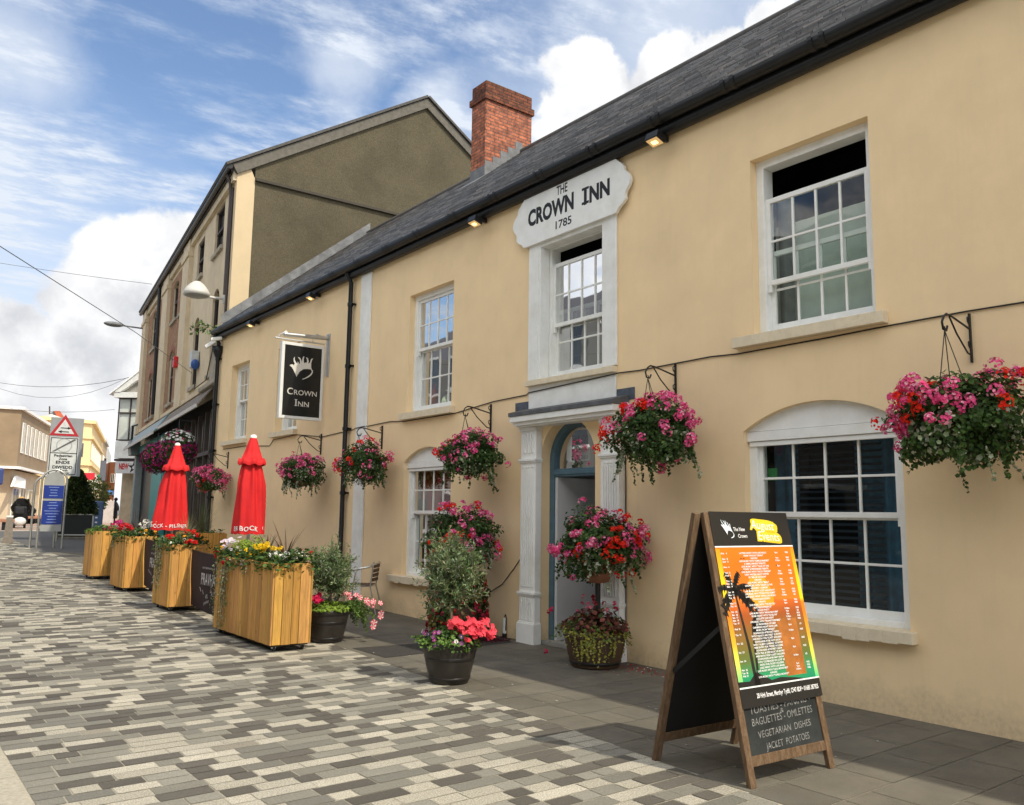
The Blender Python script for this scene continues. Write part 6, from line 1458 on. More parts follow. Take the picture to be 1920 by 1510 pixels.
for u0, u1 in ((pu0, pu0+.042), (pu1-.036, pu1)):
    s = MB(); s.quad(Q(u0, VC, .0054), Q(u1, VC, .0054), Q(u1, VH-.008, .0054), Q(u0, VH-.008, .0054)); s.build('picture_border', m_pedge, pst)
for v0 in (VH, VC-.004):
    s = MB(); s.quad(Q(pu0, v0, .0058), Q(pu1, v0, .0058), Q(pu1, v0+.009, .0058), Q(pu0, v0+.009, .0058)); s.build('white_rule', m_pwhite, pst)
s = MB(); s.poly([Q(.40+.13*math.cos(a*math.pi/10), 1.10+.16*math.sin(a*math.pi/10), .0052) for a in range(-1, 12)]); s.build('setting_sun', mat('poster_sun', (.80, .34, .02), .3), pst)
s = MB(); s.quad(Q(.52, .60, .0050), Q(.72, .60, .0050), Q(.72, .96, .0050), Q(.52, .96, .0050)); s.build('dark_cloud_block', mat('poster_brown', (.42, .15, .035), .3, .3, 8), pst)
s = MB()   # palm silhouette
def frond(cu, cv, a, L_, w_, droop):
    pts = [(cu, cv)]; d = [math.cos(a), math.sin(a)]
    for k in range(6): d[1] -= droop; pts.append((pts[-1][0]+d[0]*L_/6, pts[-1][1]+d[1]*L_/6))
    for k in range(6):
        p0, p1 = pts[k], pts[k+1]; w0 = w_*math.sin(math.pi*(k+.6)/7.4); w1 = w_*math.sin(math.pi*(k+1.6)/7.4) if k < 5 else 0
        dx_, dy_ = p1[0]-p0[0], p1[1]-p0[1]; ll = math.hypot(dx_, dy_); nx, ny = -dy_/ll, dx_/ll
        s.add([Q(p0[0]+nx*w0, p0[1]+ny*w0, .0056), Q(p0[0]-nx*w0, p0[1]-ny*w0, .0056), Q(p1[0]-nx*w1, p1[1]-ny*w1, .0056), Q(p1[0]+nx*w1, p1[1]+ny*w1, .0056)], [(0, 1, 2, 3)])
        for sg in (-1, 1): s.add([Q(p0[0], p0[1], .0056), Q(p1[0], p1[1], .0056), Q(p0[0]+nx*sg*w_*1.5+dx_*.8, p0[1]+ny*sg*w_*1.5+dy_*.8-.01, .0056)], [(0, 1, 2)])
for a, L_, dr_ in ((.5, .20, .12), (1.2, .20, .10), (1.9, .20, .10), (2.6, .17, .12), (3.1, .13, .22), (0, .2, .2), (-.4, .18, .15), (-2.6, .14, .15)): frond(.155, 1.16, a, L_, .020, dr_)
for a, L_, dr_ in ((.5, .16, .14), (1.0, .16, .1), (.1, .2, .12), (-.3, .22, .1), (-.7, .2, .08)): frond(.27, .93, a, L_, .018, dr_)
s.poly([Q(.15, 1.16, .0056), Q(.165, 1.16, .0056), Q(.215, .80, .0056), Q(.225, .57, .0056), Q(.195, .57, .0056), Q(.19, .80, .0056)])
s.poly([Q(.26, .93, .0056), Q(.275, .93, .0056), Q(.245, .57, .0056), Q(.22, .57, .0056)])
s.poly([Q(pu0, .571, .0056), Q(.70, .571, .0056), Q(.60, .585, .0056), Q(.45, .600, .0056), Q(.36, .590, .0056), Q(.30, .62, .0056), Q(.22, .65, .0056), Q(.15, .60, .0056), Q(pu0, .605, .0056)])
for u, v in ((.36, 1.195), (.47, 1.185), (.64, 1.31), (.29, 1.36), (.27, 1.28)):
    for sg in (-1, 1): s.poly([Q(u, v, .0056), Q(u+sg*.014, v+.010, .0056), Q(u+sg*.026, v-.001, .0056), Q(u+sg*.013, v+.003, .0056)])
s.build('palm_silhouette', m_pblack, pst)
s = MB(); tw_ = ['LATINO NIGHT WITH LIVE MUSIC', 'FROM THE DUO "DEASH"', 'KARAOKE', 'LIVE MUSIC WITH "SIMPLE MINDED"', 'A SIMPLE MINDS TRIBUTE', 'LIVE MUSIC WITH "TALK OF THE', 'TOWN" & PRETENDERS TRIBUTE', 'LIVE MUSIC WITH "NICKY FENDER"', 'OPEN WRITERS NIGHT HOSTED', 'BY "MILLIE HUTSON"', 'KARAOKE', 'LIVE MUSIC WITH "BEAU"', 'LIVE MUSIC WITH "HENRY & THE', 'HOOVERS" + SUPPORT', 'LIVE MUSIC WITH "LOST HIGHWAYS"', 'LIVE MUSIC WITH "STONE COLD SOBER"', 'LIVE JAZZ NIGHT WITH LIVE MUSIC', 'YOUNG GUNS SESSION', 'KARAOKE', 'LIVE MUSIC WITH "THE BAYOU', 'BOOGIE EXPERIENCE"', 'POLISH PARTY', 'LIVE MUSIC WITH "MEGA MAYHEM"', 'FUNK NIGHT WITH "DJ ELLYN"', 'ACOUSTIC JAM NIGHT', 'LIVE MUSIC WITH "TRANSIT RUNNERS"', 'EX FRONTMAN OF FLEET', 'CARIBBEAN NIGHT WITH LIVE', 'MUSIC FROM "MARLEY"', 'DOWNUNDER AFTER PARTY SHOW', 'WITH "HEARTS ARE WILD" £5 ENTRY', 'FREE ENTRY FOR TICKET HOLDERS', 'DOWNUNDER AFTER PARTY SHOW', 'WITH "ALBERT CHASING" £5 ENTRY', 'FREE ENTRY FOR TICKET HOLDERS', 'DOWNUNDER AFTER PARTY SHOW', 'WITH "ELK & DEE SOUL" £5 ENTRY', 'FREE ENTRY FOR TICKET HOLDERS', 'DOWNUNDER AFTER PARTY SHOW', 'WITH "COVERAGES ON LOVE" £5', 'ENTRY FOR TICKET HOLDERS', 'JAZZ NIGHT WITH LIVE BAND', 'LIVE MUSIC WITH "LEAD MONSTERS"', 'KARAOKE', 'LIVE MUSIC WITH "TUPELO MONKEY"']
vv = 1.395; days = ['Wed', 'Thu', 'Fri', 'Sat', 'Sun', 'Mon', 'Tue']
dn = 1
for i, tx in enumerate(tw_):
    s.text(tx, Q(.405 if i < 27 else .39, vv-i*.0178, .0064), ax, az, .0155, bold=.03, width=min(.30, len(tx)*.0098))
    if (i+1 < len(tw_) and not tx.startswith(('FROM', 'A ', 'TOWN', 'BY', 'HOOV', 'BOOG', 'EX ', 'MUSIC', 'WITH', 'FREE', 'ENTRY', 'YOUNG'))):
        s.text('%s  %d' % (days[(dn+1) % 7], dn), Q(.12, vv-i*.0178, .0064), ax, az, .0150, bold=.03, width=.055)
        s.text('9pm' if dn % 3 else '10.30pm', Q(.645, vv-i*.0178, .0064), ax, az, .0150, bold=.03, width=.03 if dn % 3 else .05); s.text('FREE' if dn % 4 else '£5', Q(.755, vv-i*.0178, .0064), ax, az, .0150, bold=.03, width=.032 if dn % 4 else .02); dn += 1
s.build('programme_text', m_pwhite, pst)
s = MB(); s.text('28 High Street, Merthyr Tydfil, CF47 8DP • 01685 387925', Q(.50, .497, .0064), ax, az, .040, bold=.02, width=.62); s.build('address_text', m_pwhite, pst)
s = MB(); s.text('The New', Q(.31, 1.548, .0064), ax, az, .036, bold=.01, width=.115); s.text('Crown', Q(.335, 1.503, .0064), ax, az, .036, bold=.01, width=.09); s.build('header_text', m_pwhite, pst)
s = MB()
for q in crown_pts(0, 0, 1, 1):
    ca, sa = math.cos(.35), math.sin(.35)
    s.poly([Q(.125+(u*ca-v*sa*.9)*.105+.03, 1.505+(u*sa*-1+v*ca)*.115+.03, .0064) for u, v in q])
s.build('crown_emblem', mat('poster_pale_blue', (.75, .84, .88), .4), pst)
s = MB(); tdir = (ax-az*.06)
for u_, v_, tx, w_ in ((.555, 1.555, 'August', .235), (.60, 1.478, 'Events', .215)): s.text(tx, Q(u_, v_, .0060), tdir, az, .095, bold=.07, width=w_+.035, shear=.1)
for cu_, cv_, hu_, hv_ in ((.575, 1.585, .135, .042), (.615, 1.508, .125, .040)):
    s.poly([Q(cu_+hu_*(abs(math.cos(a))**.6)*(1 if math.cos(a) > 0 else -1)+rnd.uniform(-.004, .004), cv_+hv_*(abs(math.sin(a))**.6)*(1 if math.sin(a) > 0 else -1)-(.02*math.cos(a)), .0052) for a in [2*math.pi*k/28 for k in range(28)]])
s.build('title_glow', m_pyel, pst)
s = MB()
for u_, v_, tx, w_ in ((.555, 1.560, 'August', .235), (.60, 1.483, 'Events', .215)): s.text(tx, Q(u_, v_, .0066), tdir, az, .085, bold=.0, width=w_, shear=.1)
s.build('title_text', m_pwhite, pst)

# ------------------------------------------------------------------ far street furniture
def quad_frame(name, px, dist, label, cat):
    c = bgp(px, 955, dist); z = gz(c.y); e = empty(name, (c.x, c.y, z), label, cat); v = Vector((-c.x, -c.y, 0)).normalized(); r_ = Vector((-v.y, v.x, 0))
    # r_ points to the viewer's right
    if r_.dot(Vector((rt.x, rt.y, 0))) < 0: r_ = -r_
    return e, Vector((c.x, c.y, z)), r_, v
m_steel = mat('brushed_steel', (.48, .47, .43), .35, .1, 4, metal=.7)
e, o, r_, v = quad_frame('information_totem', 98, 31.5, 'arched steel information totem with two blue panels at the end of the paving', 'totem')
def arch(mb, off, hw, h, rr=.035):
    pts = [o+r_*(-hw)+v*off, o+r_*(-hw)+v*off+Vector((0, 0, h-hw))]+[o+r_*(-hw*math.cos(a))+v*off+Vector((0, 0, h-hw+hw*math.sin(a))) for a in [math.pi*k/12 for k in range(1, 12)]]+[o+r_*hw+v*off+Vector((0, 0, h-hw)), o+r_*hw+v*off]
    mb.tube(pts, rr, 8)
s = MB(); arch(s, 0, .36, 2.55); s.build('arch_frame', m_steel, e)
s = MB(); o_sv = o; o = o-r_*.22; arch(s, -.35, .34, 2.35); o = o_sv; s.build('arch_frame', m_steel, e)
s = MB(); s.obox(o-r_*.30-v*.02+Vector((0, 0, .55)), r_*.6, v*.02, (0, 0, 1.65)); s.prism([o+r_*(.30*math.cos(math.pi*k/10))-v*.02+Vector((0, 0, 2.2+.28*math.sin(math.pi*k/10))) for k in range(11)], v*.02); s.build('grey_panel', mat('grey_sign_metal', (.33, .34, .33), .5, .1, 3), e)
for z0_, h_ in ((1.62, .42), (.78, .76)):
    s = MB(); s.obox(o-r_*.29+v*.002+Vector((0, 0, z0_)), r_*.58, v*.01, (0, 0, h_)); bp_ = s.build('blue_panel', mat('blue_sign_face', (.012, .035, .24), .4), e)
    s = MB()
    for k in range(int(h_/.09)): w_ = rnd.uniform(.2, .48); s.obox(o-r_*w_/2+v*.014+Vector((0, 0, z0_+h_-.07-k*.09)), r_*w_, v*.001, (0, 0, .018))
    s.build('pale_ruling', mat('pale_blue_print', (.25, .33, .6), .5), bp_)
e, o, r_, v = quad_frame('traffic_sign', 113, 35.7, 'grey traffic sign with red-bordered two-way triangle above Pedestrian Zone Ends Diwedd', 'traffic sign')
zt_, zb_ = 4.98, 2.80; hw = .55; zz0 = -o.z
def SG(u, z, d=0): return Vector((o.x, o.y, 0))+r_*u+v*d+Vector((0, 0, z))
s = MB(); s.tube([SG(-.05, o.z), SG(-.05, zt_)], .045, 8); s.build('post', m_steel, e)
s = MB(); s.obox(SG(-hw, zb_, .05), r_*2*hw, v*.02, (0, 0, zt_-zb_)); s.build('backing_plate', mat('grey_sign_plate', (.30, .31, .32), .55, .05, 3), e)
s = MB(); s.obox(SG(-hw+.02, zb_+.03, .072), r_*(2*hw-.14), v*.004, (0, 0, 1.42)); s.build('white_plate', mat('sign_white', (.62, .64, .62), .5), e)
s = MB(); W0, W1, Z0, Z1 = -hw+.045, hw-.145, zb_+.055, zb_+1.425
for a, b, c, d in ((W0, W1, Z0, Z0+.03), (W0, W1, Z1-.03, Z1), (W0, W0+.03, Z0, Z1), (W1-.03, W1, Z0, Z1), (W0, W1, Z0+.78, Z0+.81)): s.quad(SG(a, c, .078), SG(b, c, .078), SG(b, d, .078), SG(a, d, .078))
um = (W0+W1)/2
for tx, z_, sz, w_ in (('Pedestrian', .66, .12, .60), ('Zone', .54, .12, .28), ('ENDS', .40, .15, .46), ('DIWEDD', .22, .15, .66), ('y Parth', .12, .11, .38), ('Cerddwyr', .03, .11, .5)): s.text(tx, SG(um, Z0+z_, .078), r_, (0, 0, 1), sz, bold=.04, width=w_)
s.build('sign_lettering', m_ink, e)
s = MB(); 
def ring_(mb, cu, cz, r0_, r1_, d): 
    n = 24; vs = [SG(cu+rr*math.cos(2*math.pi*k/n), cz+rr*math.sin(2*math.pi*k/n), d) for rr in (r0_, r1_) for k in range(n)]; mb.add(vs, [(k, (k+1) % n, n+(k+1) % n, n+k) for k in range(n)])
ring_(s, um, Z0+1.08, .23, .27, .0785); s.bar(SG(um-.12, Z0+1.0, .0785), SG(um+.10, Z0+1.16, .0785), .05, .001, tuple(v)); s.build('grey_roundel', mat('faded_grey_print', (.40, .42, .42), .6), e)
s = MB(); s.add([SG(um-.40, Z0+.84, .080), SG(um-.31, Z0+.84, .080), SG(um+.40, Z0+1.31, .080), SG(um+.31, Z0+1.33, .080)], [(0, 1, 2, 3)]); s.build('end_bar', mat('dark_grey_print', (.12, .12, .12), .6), e)
tz = zb_+1.50; 
s = MB(); s.poly([SG(um-.52, tz, .075), SG(um+.46, tz, .075), SG(um-.03, tz+.80, .075)]); s.build('red_triangle', mat('sign_red', (.45, .02, .03), .5), e)
s = MB(); s.poly([SG(um-.36, tz+.08, .079), SG(um+.30, tz+.08, .079), SG(um-.03, tz+.62, .079)]); s.build('white_triangle', MATS['sign_white'], e)
s = MB()
for z_, sg in ((tz+.29, 1), (tz+.15, -1)):
    s.quad(SG(um-.16, z_-.018, .082), SG(um+.12, z_-.018, .082), SG(um+.12, z_+.018, .082), SG(um-.16, z_+.018, .082)); e0_ = um+.20 if sg > 0 else um-.25; b0_ = um+.08 if sg > 0 else um-.12
    s.poly([SG(e0_, z_, .082), SG(b0_, z_+.055, .082), SG(b0_, z_-.055, .082)])
s.build('arrow', m_ink, e)
e, o, r_, v = quad_frame('bollard', 20, 34.8, 'square tapering grey stone bollard with a pale band at the far left', 'bollard')
s = MB()
def frus(mb, z0_, z1_, w0, w1): mb.add([o+r_*a*w_+v*b*w_+Vector((0, 0, z)) for z, w_ in ((z0_, w0), (z1_, w1)) for a, b in ((-1, -1), (1, -1), (1, 1), (-1, 1))], [(0, 1, 5, 4), (1, 2, 6, 5), (2, 3, 7, 6), (3, 0, 4, 7), (4, 5, 6, 7)])
frus(s, 0, .14, .17, .17); frus(s, .14, .90, .14, .10); s.build('stone', mat('grey_bollard_stone', (.22, .19, .155), .9, .2, 8, .3, 30), e)
s = MB(); frus(s, .90, .96, .105, .105); s.build('pale_band', m_whitew, e)
# black planter with conifer
e, o, r_, v = quad_frame('conifer_planter', 142, 38.5, 'large black box planter with a conical conifer beyond the totem', 'planter')
s = MB(); s.obox(o-r_*.62-v*.45+Vector((0, 0, .1)), r_*1.24, v*.9, (0, 0, .88)); s.build('box', mat('black_planter_panel', (.012, .016, .016), .3, .1, 3), e)
s = MB()
for z0_ in (.12, .93): s.obox(o-r_*.66+v*.44+Vector((0, 0, z0_)), r_*1.32, v*.04, (0, 0, .05))
for u in (-.66, .62): s.obox(o+r_*u+v*.44+Vector((0, 0, .06)), r_*.05, v*.04, (0, 0, .92))
s.build('steel_frame', m_steel, e)
s = MB(); s.obox(o-r_*.6-v*.4, r_*1.2, v*.8, (0, 0, .08)); s.build('plinth', m_stone, e)
rg = random.Random(90); lf = MB(); tk = MB(); tk.tube([o+Vector((0, 0, .9)), o+Vector((0, 0, 2.2))], [.05, .02], 6); tk.build('trunk', m_bark, e)
for i in range(7000):
    t = rg.random()**1.3; z_ = .95+t*1.75; rad_ = (.78*(1-t)**.8+.03)*rg.uniform(.25, 1.08); a = rg.uniform(0, 6.283); lf.col = rg.choice(((.03, .055, .015), (.05, .08, .02), (.08, .10, .025), (.02, .035, .012)))
    p = o+Vector((math.cos(a)*rad_, math.sin(a)*rad_, z_)); leaf(lf, p, rv(rg), Vector((math.cos(a), math.sin(a), .6))+rv(rg, .4), .13, .07)
lf.build('crown', m_leaf, e)
def street_tree(px, dist, h, r_c, label, seed, cols, name='street_tree', zc=.62, n=1500, lfs=.16):
    e, o, r_, v = quad_frame(name, px, dist, label, 'tree'); rg = random.Random(seed); tk = MB()
    tk.tube([o, o+Vector((.03, 0, h*.35)), o+Vector((0, 0, h*.75))], [.07, .05, .02], 7)
    for k in range(6): a = k*1.05; tk.tube([o+Vector((0, 0, h*.4+k*.05)), o+Vector((math.cos(a)*r_c*.6, math.sin(a)*r_c*.6, h*.7))], [.025, .008], 4)
    tk.build('trunk', m_bark, e); lf = MB()
    for i in range(n):
        d = rv(rg); k = rg.uniform(.3, 1)**.5*(1+.2*math.sin(5*d.x+seed)*math.sin(4*d.z)); p = o+Vector((d.x*r_c*k, d.y*r_c*k, h*zc+d.z*h*.36*k)); lf.col = rg.choice(cols); leaf(lf, p, rv(rg), rv(rg)+Vector((0, 0, .3)), lfs, lfs*.55)
    lf.build('crown', m_leaf, e)
street_tree(172, 52, 2.75, .95, 'round-headed yellow green tree right of the conifer', 91, ((.13, .16, .03), (.18, .20, .05), (.09, .12, .03)))
e, o, r_, v = quad_frame('information_post', 182, 44, 'slim blue grey information post right of the black planter', 'sign post')
s = MB(); s.obox(o-r_*.27-v*.06, r_*.54, v*.12, (0, 0, 1.45)); s.build('slab', mat('blue_grey_panel', (.08, .13, .24), .5, .1, 3), e, bevel=.05)
s = MB()
for k in range(4): s.obox(o-r_*.05+v*.064+Vector((0, 0, 1.1-k*.22)), r_*.10, v*.002, (0, 0, .07))
s.build('pale_marks', m_pwhite, e)
e, o, r_, v = quad_frame('menu_board', 199, 58, 'pale pavement sign board standing in the far street', 'sign board')
s = MB(); s.obox(o-r_*.42+Vector((0, 0, .15)), r_*.84, v*.05, (0, 0, 1.35)); s.build('board', mat('pale_pink_board', (.60, .54, .50), .6), e)
s = MB()
for a, b in ((-.3, 1.2),): s.obox(o+r_*a+v*.055+Vector((0, 0, b)), r_*.3, v*.004, (0, 0, .18))
s.build('green_panel', mat('green_print', (.05, .25, .12), .6), e)
s = MB()
for a in (-.38, .30): s.obox(o+r_*a, r_*.08, v*.3, (0, 0, .16))
s.build('foot', m_black, e)
s = MB(); a = bgp(125, 931, 97); b = bgp(157, 931, 97); zt1 = bgp(140, 899, 97).z; s.prism([a, b, Vector((b.x, b.y, zt1)), Vector((a.x, a.y, zt1))], (0, .3, 0)); tag(s.build('hoarding', mat('blue_hoarding', (.05, .11, .34), .6), None, loc=a), 'large blue hoarding in front of the yellow building', 'hoarding')
def blade_sign(px0, px1, py0, py1, dist, m, label, name='shop_sign'):
    a, b = bgp(px0, py1, dist), bgp(px1, py1, dist+1); c, d = bgp(px1, py0, dist+1), bgp(px0, py0, dist); s = MB(); s.prism([a, b, c, d], (0, .25, 0)); return tag(s.build(name, m, None, loc=a), label, 'sign')
blade_sign(159, 178, 887, 900, 92, mat('red_shop_sign', (.55, .02, .03), .5), 'bright red shop sign on the front of the yellow building')
blade_sign(184, 197, 890, 901, 110, mat('green_shop_sign', (.02, .30, .10), .5), 'upper green projecting shop sign in the far street')
blade_sign(179, 188, 909, 915, 112, MATS['green_shop_sign'], 'lower green projecting shop sign in the far street')
blade_sign(203, 213, 919, 928, 75, mat('light_blue_sign', (.06, .18, .42), .5), 'small blue sign on a post in front of the red brick house')
e, o, r_, v = quad_frame('lamp_post', 190, 80, 'dark thin lamp post in the far street', 'lamp post'); s = MB(); s.tube([o, o+Vector((0, 0, 5.2))], .09, 6); s.build('pole', m_black, e); s = MB(); s.box(o.x-.35, o.y-.1, o.z+3.3, o.x+.1, o.y, o.z+5.0); s.build('banner_panel', mat('dark_grey_banner', (.10, .11, .13), .6), e)
e, o, r_, v = quad_frame('lamp_post', 216, 45, 'black post standing left of the corner shop door', 'post'); s = MB(); s.tube([o, o+Vector((0, 0, 1.5))], .035, 6); s.build('pole', m_black, e); s = MB(); s.sphere(o+Vector((0, 0, 1.55)), .09, 8, 6); s.build('cap', m_black, e)
def bench(px, dist, w_, label):
    e, o, r_, v = quad_frame('bench', px, dist, label, 'bench'); s = MB()
    s.obox(o-r_*w_/2-v*.3+Vector((0, 0, .38)), r_*w_, v*.6, (0, 0, .14)); s.build('seat', mat('orange_brown_bench', (.42, .20, .12), .7, .1, 3), e, bevel=.02); s = MB(); s.obox(o-r_*w_*.4-v*.2, r_*w_*.2, v*.4, (0, 0, .38)); s.build('leg', m_black, e); s = MB(); s.obox(o+r_*w_*.2-v*.2, r_*w_*.2, v*.4, (0, 0, .38)); s.build('leg', m_black, e)
bench(-10, 46, 1.7, 'low orange brown bench at the left edge beyond the bollard'); bench(62, 56, 1.9, 'low orange brown bench just left of the totem'); bench(84, 62, 1.4, 'farther orange brown bench seen beside the totem')

# ------------------------------------------------------------------ people
m_skin = mat('skin', (.55, .33, .24), .6, .05, 5)
def skinned(name, V_, E__, R__, m, parent, lvl=1):
    me = bpy.data.meshes.new(name); me.from_pydata([tuple(q) for q in V_], E__, []); me.materials.append(m); o = bpy.data.objects.new(name, me); S.collection.objects.link(o); o.parent = parent
    sk = o.modifiers.new('skin', 'SKIN'); sk.use_smooth_shade = True
    for i, d in enumerate(me.skin_vertices[0].data if me.skin_vertices else []): pass
    if not me.skin_vertices:
        bm = bmesh.new(); bm.from_mesh(me); ly = bm.verts.layers.skin.verify()
        bm.verts.ensure_lookup_table()
        for i, vv_ in enumerate(bm.verts): vv_[ly].radius = (R__[i], R__[i]); vv_[ly].use_root = (i == 0)
        bm.to_mesh(me); bm.free()
    ss = o.modifiers.new('sub', 'SUBSURF'); ss.levels = lvl; ss.render_levels = lvl
    c = me.color_attributes.new('Col', 'FLOAT_COLOR', 'POINT')
    for d in c.data: d.color = (1, 1, 1, 1)
    return o
def person(px, dist, rz, label, shirt, trous, hair, pose='stand', h=1.70, sx_=1):
    e, o, r_, v = quad_frame('person', px, dist, label, 'person'); e.rotation_euler = (0, 0, rz); k = h/1.70
    if pose == 'sit':
        J = dict(pel=(0, 0, .52), ch=(0, -.05, .85), nk=(0, -.03, 1.06), hd=(0, .0, 1.18), ht=(0, .01, 1.27))
        legs = [[(sx*.09, .02, .50), (sx*.14, .42, .52), (sx*.14, .46, .12), (sx*.14, .58, .05)] for sx in (-1, 1)]; arms = [[(sx*.18, -.04, .98), (sx*.26, .10, .74), (sx*.20, .34, .76), (sx*.18, .42, .77)] for sx in (-1, 1)]
    else:
        J = dict(pel=(0, 0, .92), ch=(0, 0, 1.22), nk=(0, 0, 1.45), hd=(0, .01, 1.57), ht=(0, .01, 1.65))
        st_ = .16 if pose == 'walk' else .02
        legs = [[(sx*.09, 0, .90), (sx*.10, .05+sx*st_*.4, .50), (sx*.10, sx*st_-.03, .08), (sx*.10, sx*st_+.12, .04)] for sx in (-1, 1)]; arms = [[(sx*.19, 0, 1.38), (sx*.25, -.02-sx*st_*.3, 1.12), (sx*.23, .08-sx*st_*.6, .88), (sx*.22, .12-sx*st_*.7, .80)] for sx in (-1, 1)]
    sc = lambda p: Vector(p)*k
    def chain(lst, idx0): return [(idx0+i, idx0+i+1) for i in range(len(lst)-1)]
    V_ = [sc(J['pel']), sc(J['ch']), sc(J['nk']), sc(J['hd']), sc(J['ht'])]; R__ = [.12, .12, .05, .095, .07]; E_l = [(0, 1), (1, 2), (2, 3), (3, 4)]
    for L_ in legs: b = len(V_); V_ += [sc(p) for p in L_]; R__ += [.08, .055, .04, .035]; E_l += [(0, b)]+chain(L_, b)
    for L_ in arms: b = len(V_); V_ += [sc(p) for p in L_]; R__ += [.05, .04, .032, .035]; E_l += [(1, b)]+chain(L_, b)
    skinned('body', V_, E_l, R__, m_skin, e)
    V_ = [sc(J['pel']), sc(J['ch']), (sc(J['ch'])+sc(J['nk']))*.5+Vector((0, 0, .03))]; R__ = [.15, .155, .10]; E_l = [(0, 1), (1, 2)]
    for L_ in arms: b = len(V_); V_ += [sc(p) for p in L_[:3]]; R__ += [.07, .055, .045]; E_l += [(1, b)]+chain(L_[:3], b)
    skinned('shirt', V_, E_l, R__, shirt, e)
    V_ = [sc(J['pel'])-Vector((0, 0, .0))]; R__ = [.145]; E_l = []
    for L_ in legs: b = len(V_); V_ += [sc(p) for p in L_[:3]]; R__ += [.10, .07, .055]; E_l += [(0, b)]+chain(L_[:3], b)
    skinned('trousers', V_, E_l, R__, trous, e)
    s = MB(); hp_ = sc(J['hd'])+Vector((0, -.02, .05)); s.sphere(hp_, .115*k, 12, 8, (.95, 1.0, 1.0)); s.build('hair', hair, e, world=False)
    return e
m_hairb = mat('blonde_hair', (.55, .33, .12), .7); m_haird = mat('dark_hair', (.06, .04, .03), .7); m_hairg = mat('grey_hair', (.45, .42, .38), .7)
cl = lambda nme, c: mat(nme, c, .85, .1, 10)
yaw_to = lambda px: -(YAW+math.atan((px-960)/FPX))
person(206.5, 84, yaw_to(206)+math.pi, 'person in a blue top and dark trousers walking down the far street', cl('blue_top', (.12, .22, .48)), cl('dark_trousers', (.02, .02, .03)), m_hairg, 'walk')
person(214, 90, yaw_to(214), 'person in dark clothes just right of the one in blue', cl('navy_coat', (.03, .04, .09)), MATS['dark_trousers'], m_haird, 'stand', 1.65)
person(180, 70, yaw_to(180), 'person in pale clothes half hidden behind the blue grey post', cl('pale_top', (.62, .60, .58)), cl('grey_trousers', (.2, .2, .2)), m_haird, 'stand', 1.7)
person(49, 60, yaw_to(49)-.5, 'person in a white shirt seated on the far bench beside the scooter rider', cl('white_shirt', (.75, .75, .74)), MATS['grey_trousers'], m_hairg, 'sit', 1.75)
# mobility scooter and its rider
e, o, r_, v = quad_frame('mobility_scooter', 39, 50, 'black mobility scooter with a white rear cover seen from behind', 'mobility scooter'); e.rotation_euler = (0, 0, yaw_to(39))
L0_ = lambda: MB()
s = L0_(); s.box(-.27, -.45, .12, .27, .55, .22); s.box(-.25, -.25, .22, .25, .05, .50); s.build('chassis', m_black, e, world=False, bevel=.03)
s = L0_(); s.sphere((0, -.42, .33), .30, 16, 10, (.95, .6, .75)); s.build('rear_cover', mat('white_fairing', (.78, .78, .76), .35), e, world=False)
s = L0_(); s.box(-.26, -.28, .50, .26, .22, .60); s.build('seat', m_black, e, world=False, bevel=.03)
s = L0_(); s.box(-.27, -.36, .58, .27, -.26, 1.08); s.build('backrest', m_black, e, world=False, bevel=.04)
for sx in (-1, 1):
    s = L0_(); s.tube([(sx*.28, -.36, .15), (sx*.20, -.36, .15)], .15, 16); s.build('wheel', m_cast, e, world=False); s = L0_(); s.tube([(sx*.26, .55, .12), (sx*.18, .55, .12)], .12, 16); s.build('wheel', m_cast, e, world=False)
s = L0_(); s.tube([(0, .55, .2), (0, .42, .95)], .03, 8); s.tube([(-.25, .42, .95), (.25, .42, .95)], .02, 8); s.build('tiller', m_black, e, world=False)
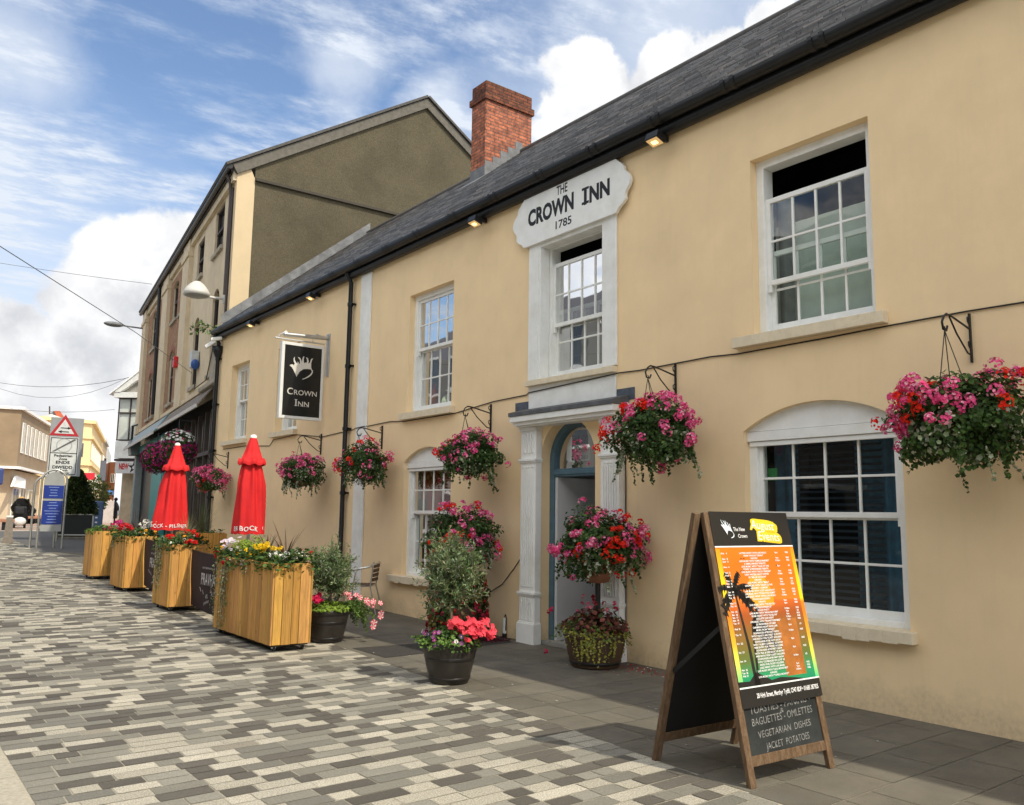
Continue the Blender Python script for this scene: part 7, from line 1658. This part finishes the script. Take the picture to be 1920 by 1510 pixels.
s = L0_(); s.box(-.24, -.58, .70, .16, -.40, 1.0); s.build('rear_bag', mat('black_bag', (.025, .025, .03), .8), e, world=False, bevel=.06)
rd = person(39, 50, yaw_to(39), 'blonde person in a dark jacket riding the mobility scooter, seen from behind', cl('dark_jacket', (.02, .02, .035)), MATS['dark_trousers'], m_hairb, 'sit', 1.75)
rd.location.z += .20
s = MB(); s.sphere((0, -.02, 1.17), .19, 12, 8, (1, .85, 1.15)); s.build('hair', m_hairb, rd, world=False)

# ------------------------------------------------------------------ petals and crumbs on the flags
rg = random.Random(14); s = MB()
for i in range(90):
    x, y = 6.78+rg.gauss(-.10, .12), 6.38+rg.gauss(0, .24)
    if x > 6.93: continue
    s.col = (.55, .02, .04) if rg.random() < .85 else (.7, .7, .66); leaf(s, Vector((x, y, .006)), Vector((0, 0, 1))+rv(rg, .3), rv(rg), .028, .018)
for i in range(24): x, y = 6.2+rg.gauss(0, .25), 6.3+rg.gauss(0, .4); s.col = (.30, .03, .04); leaf(s, Vector((x, y, .006)), Vector((0, 0, 1)), rv(rg), .02, .013)
tag(s.build('fallen_petals', m_petal, None, loc=(6.8, 6.4, 0)), 'scattered red petals on the flags right of the barrel', 'petals', kind='stuff')
s = MB()
for i in range(46):
    x, y = rg.uniform(4.5, 6.6), rg.uniform(3.2, 9.3); s.col = (.62, .60, .52); leaf(s, Vector((x, y, .006)), Vector((0, 0, 1)), rv(rg), rg.uniform(.01, .03), rg.uniform(.008, .016))
tag(s.build('litter', m_petal, None, loc=(5.5, 6, 0)), 'pale crumbs and petals strewn over the dark flags', 'litter', kind='stuff')
s = MB()
for i in range(700):
    x, y = 6.65+rg.gauss(0, .16), 8.95+rg.gauss(0, .14)
    if x > 6.93 or y < 8.72: continue
    s.col = (.10, .015, .03); leaf(s, Vector((x, y, .008)), Vector((0, 0, 1))+rv(rg, .5), rv(rg), .025, .016)
tag(s.build('fallen_leaves', m_petal, None, loc=(6.7, 9.0, 0)), 'drift of dark red petals against the wall by the white waste pipe', 'petals', kind='stuff')
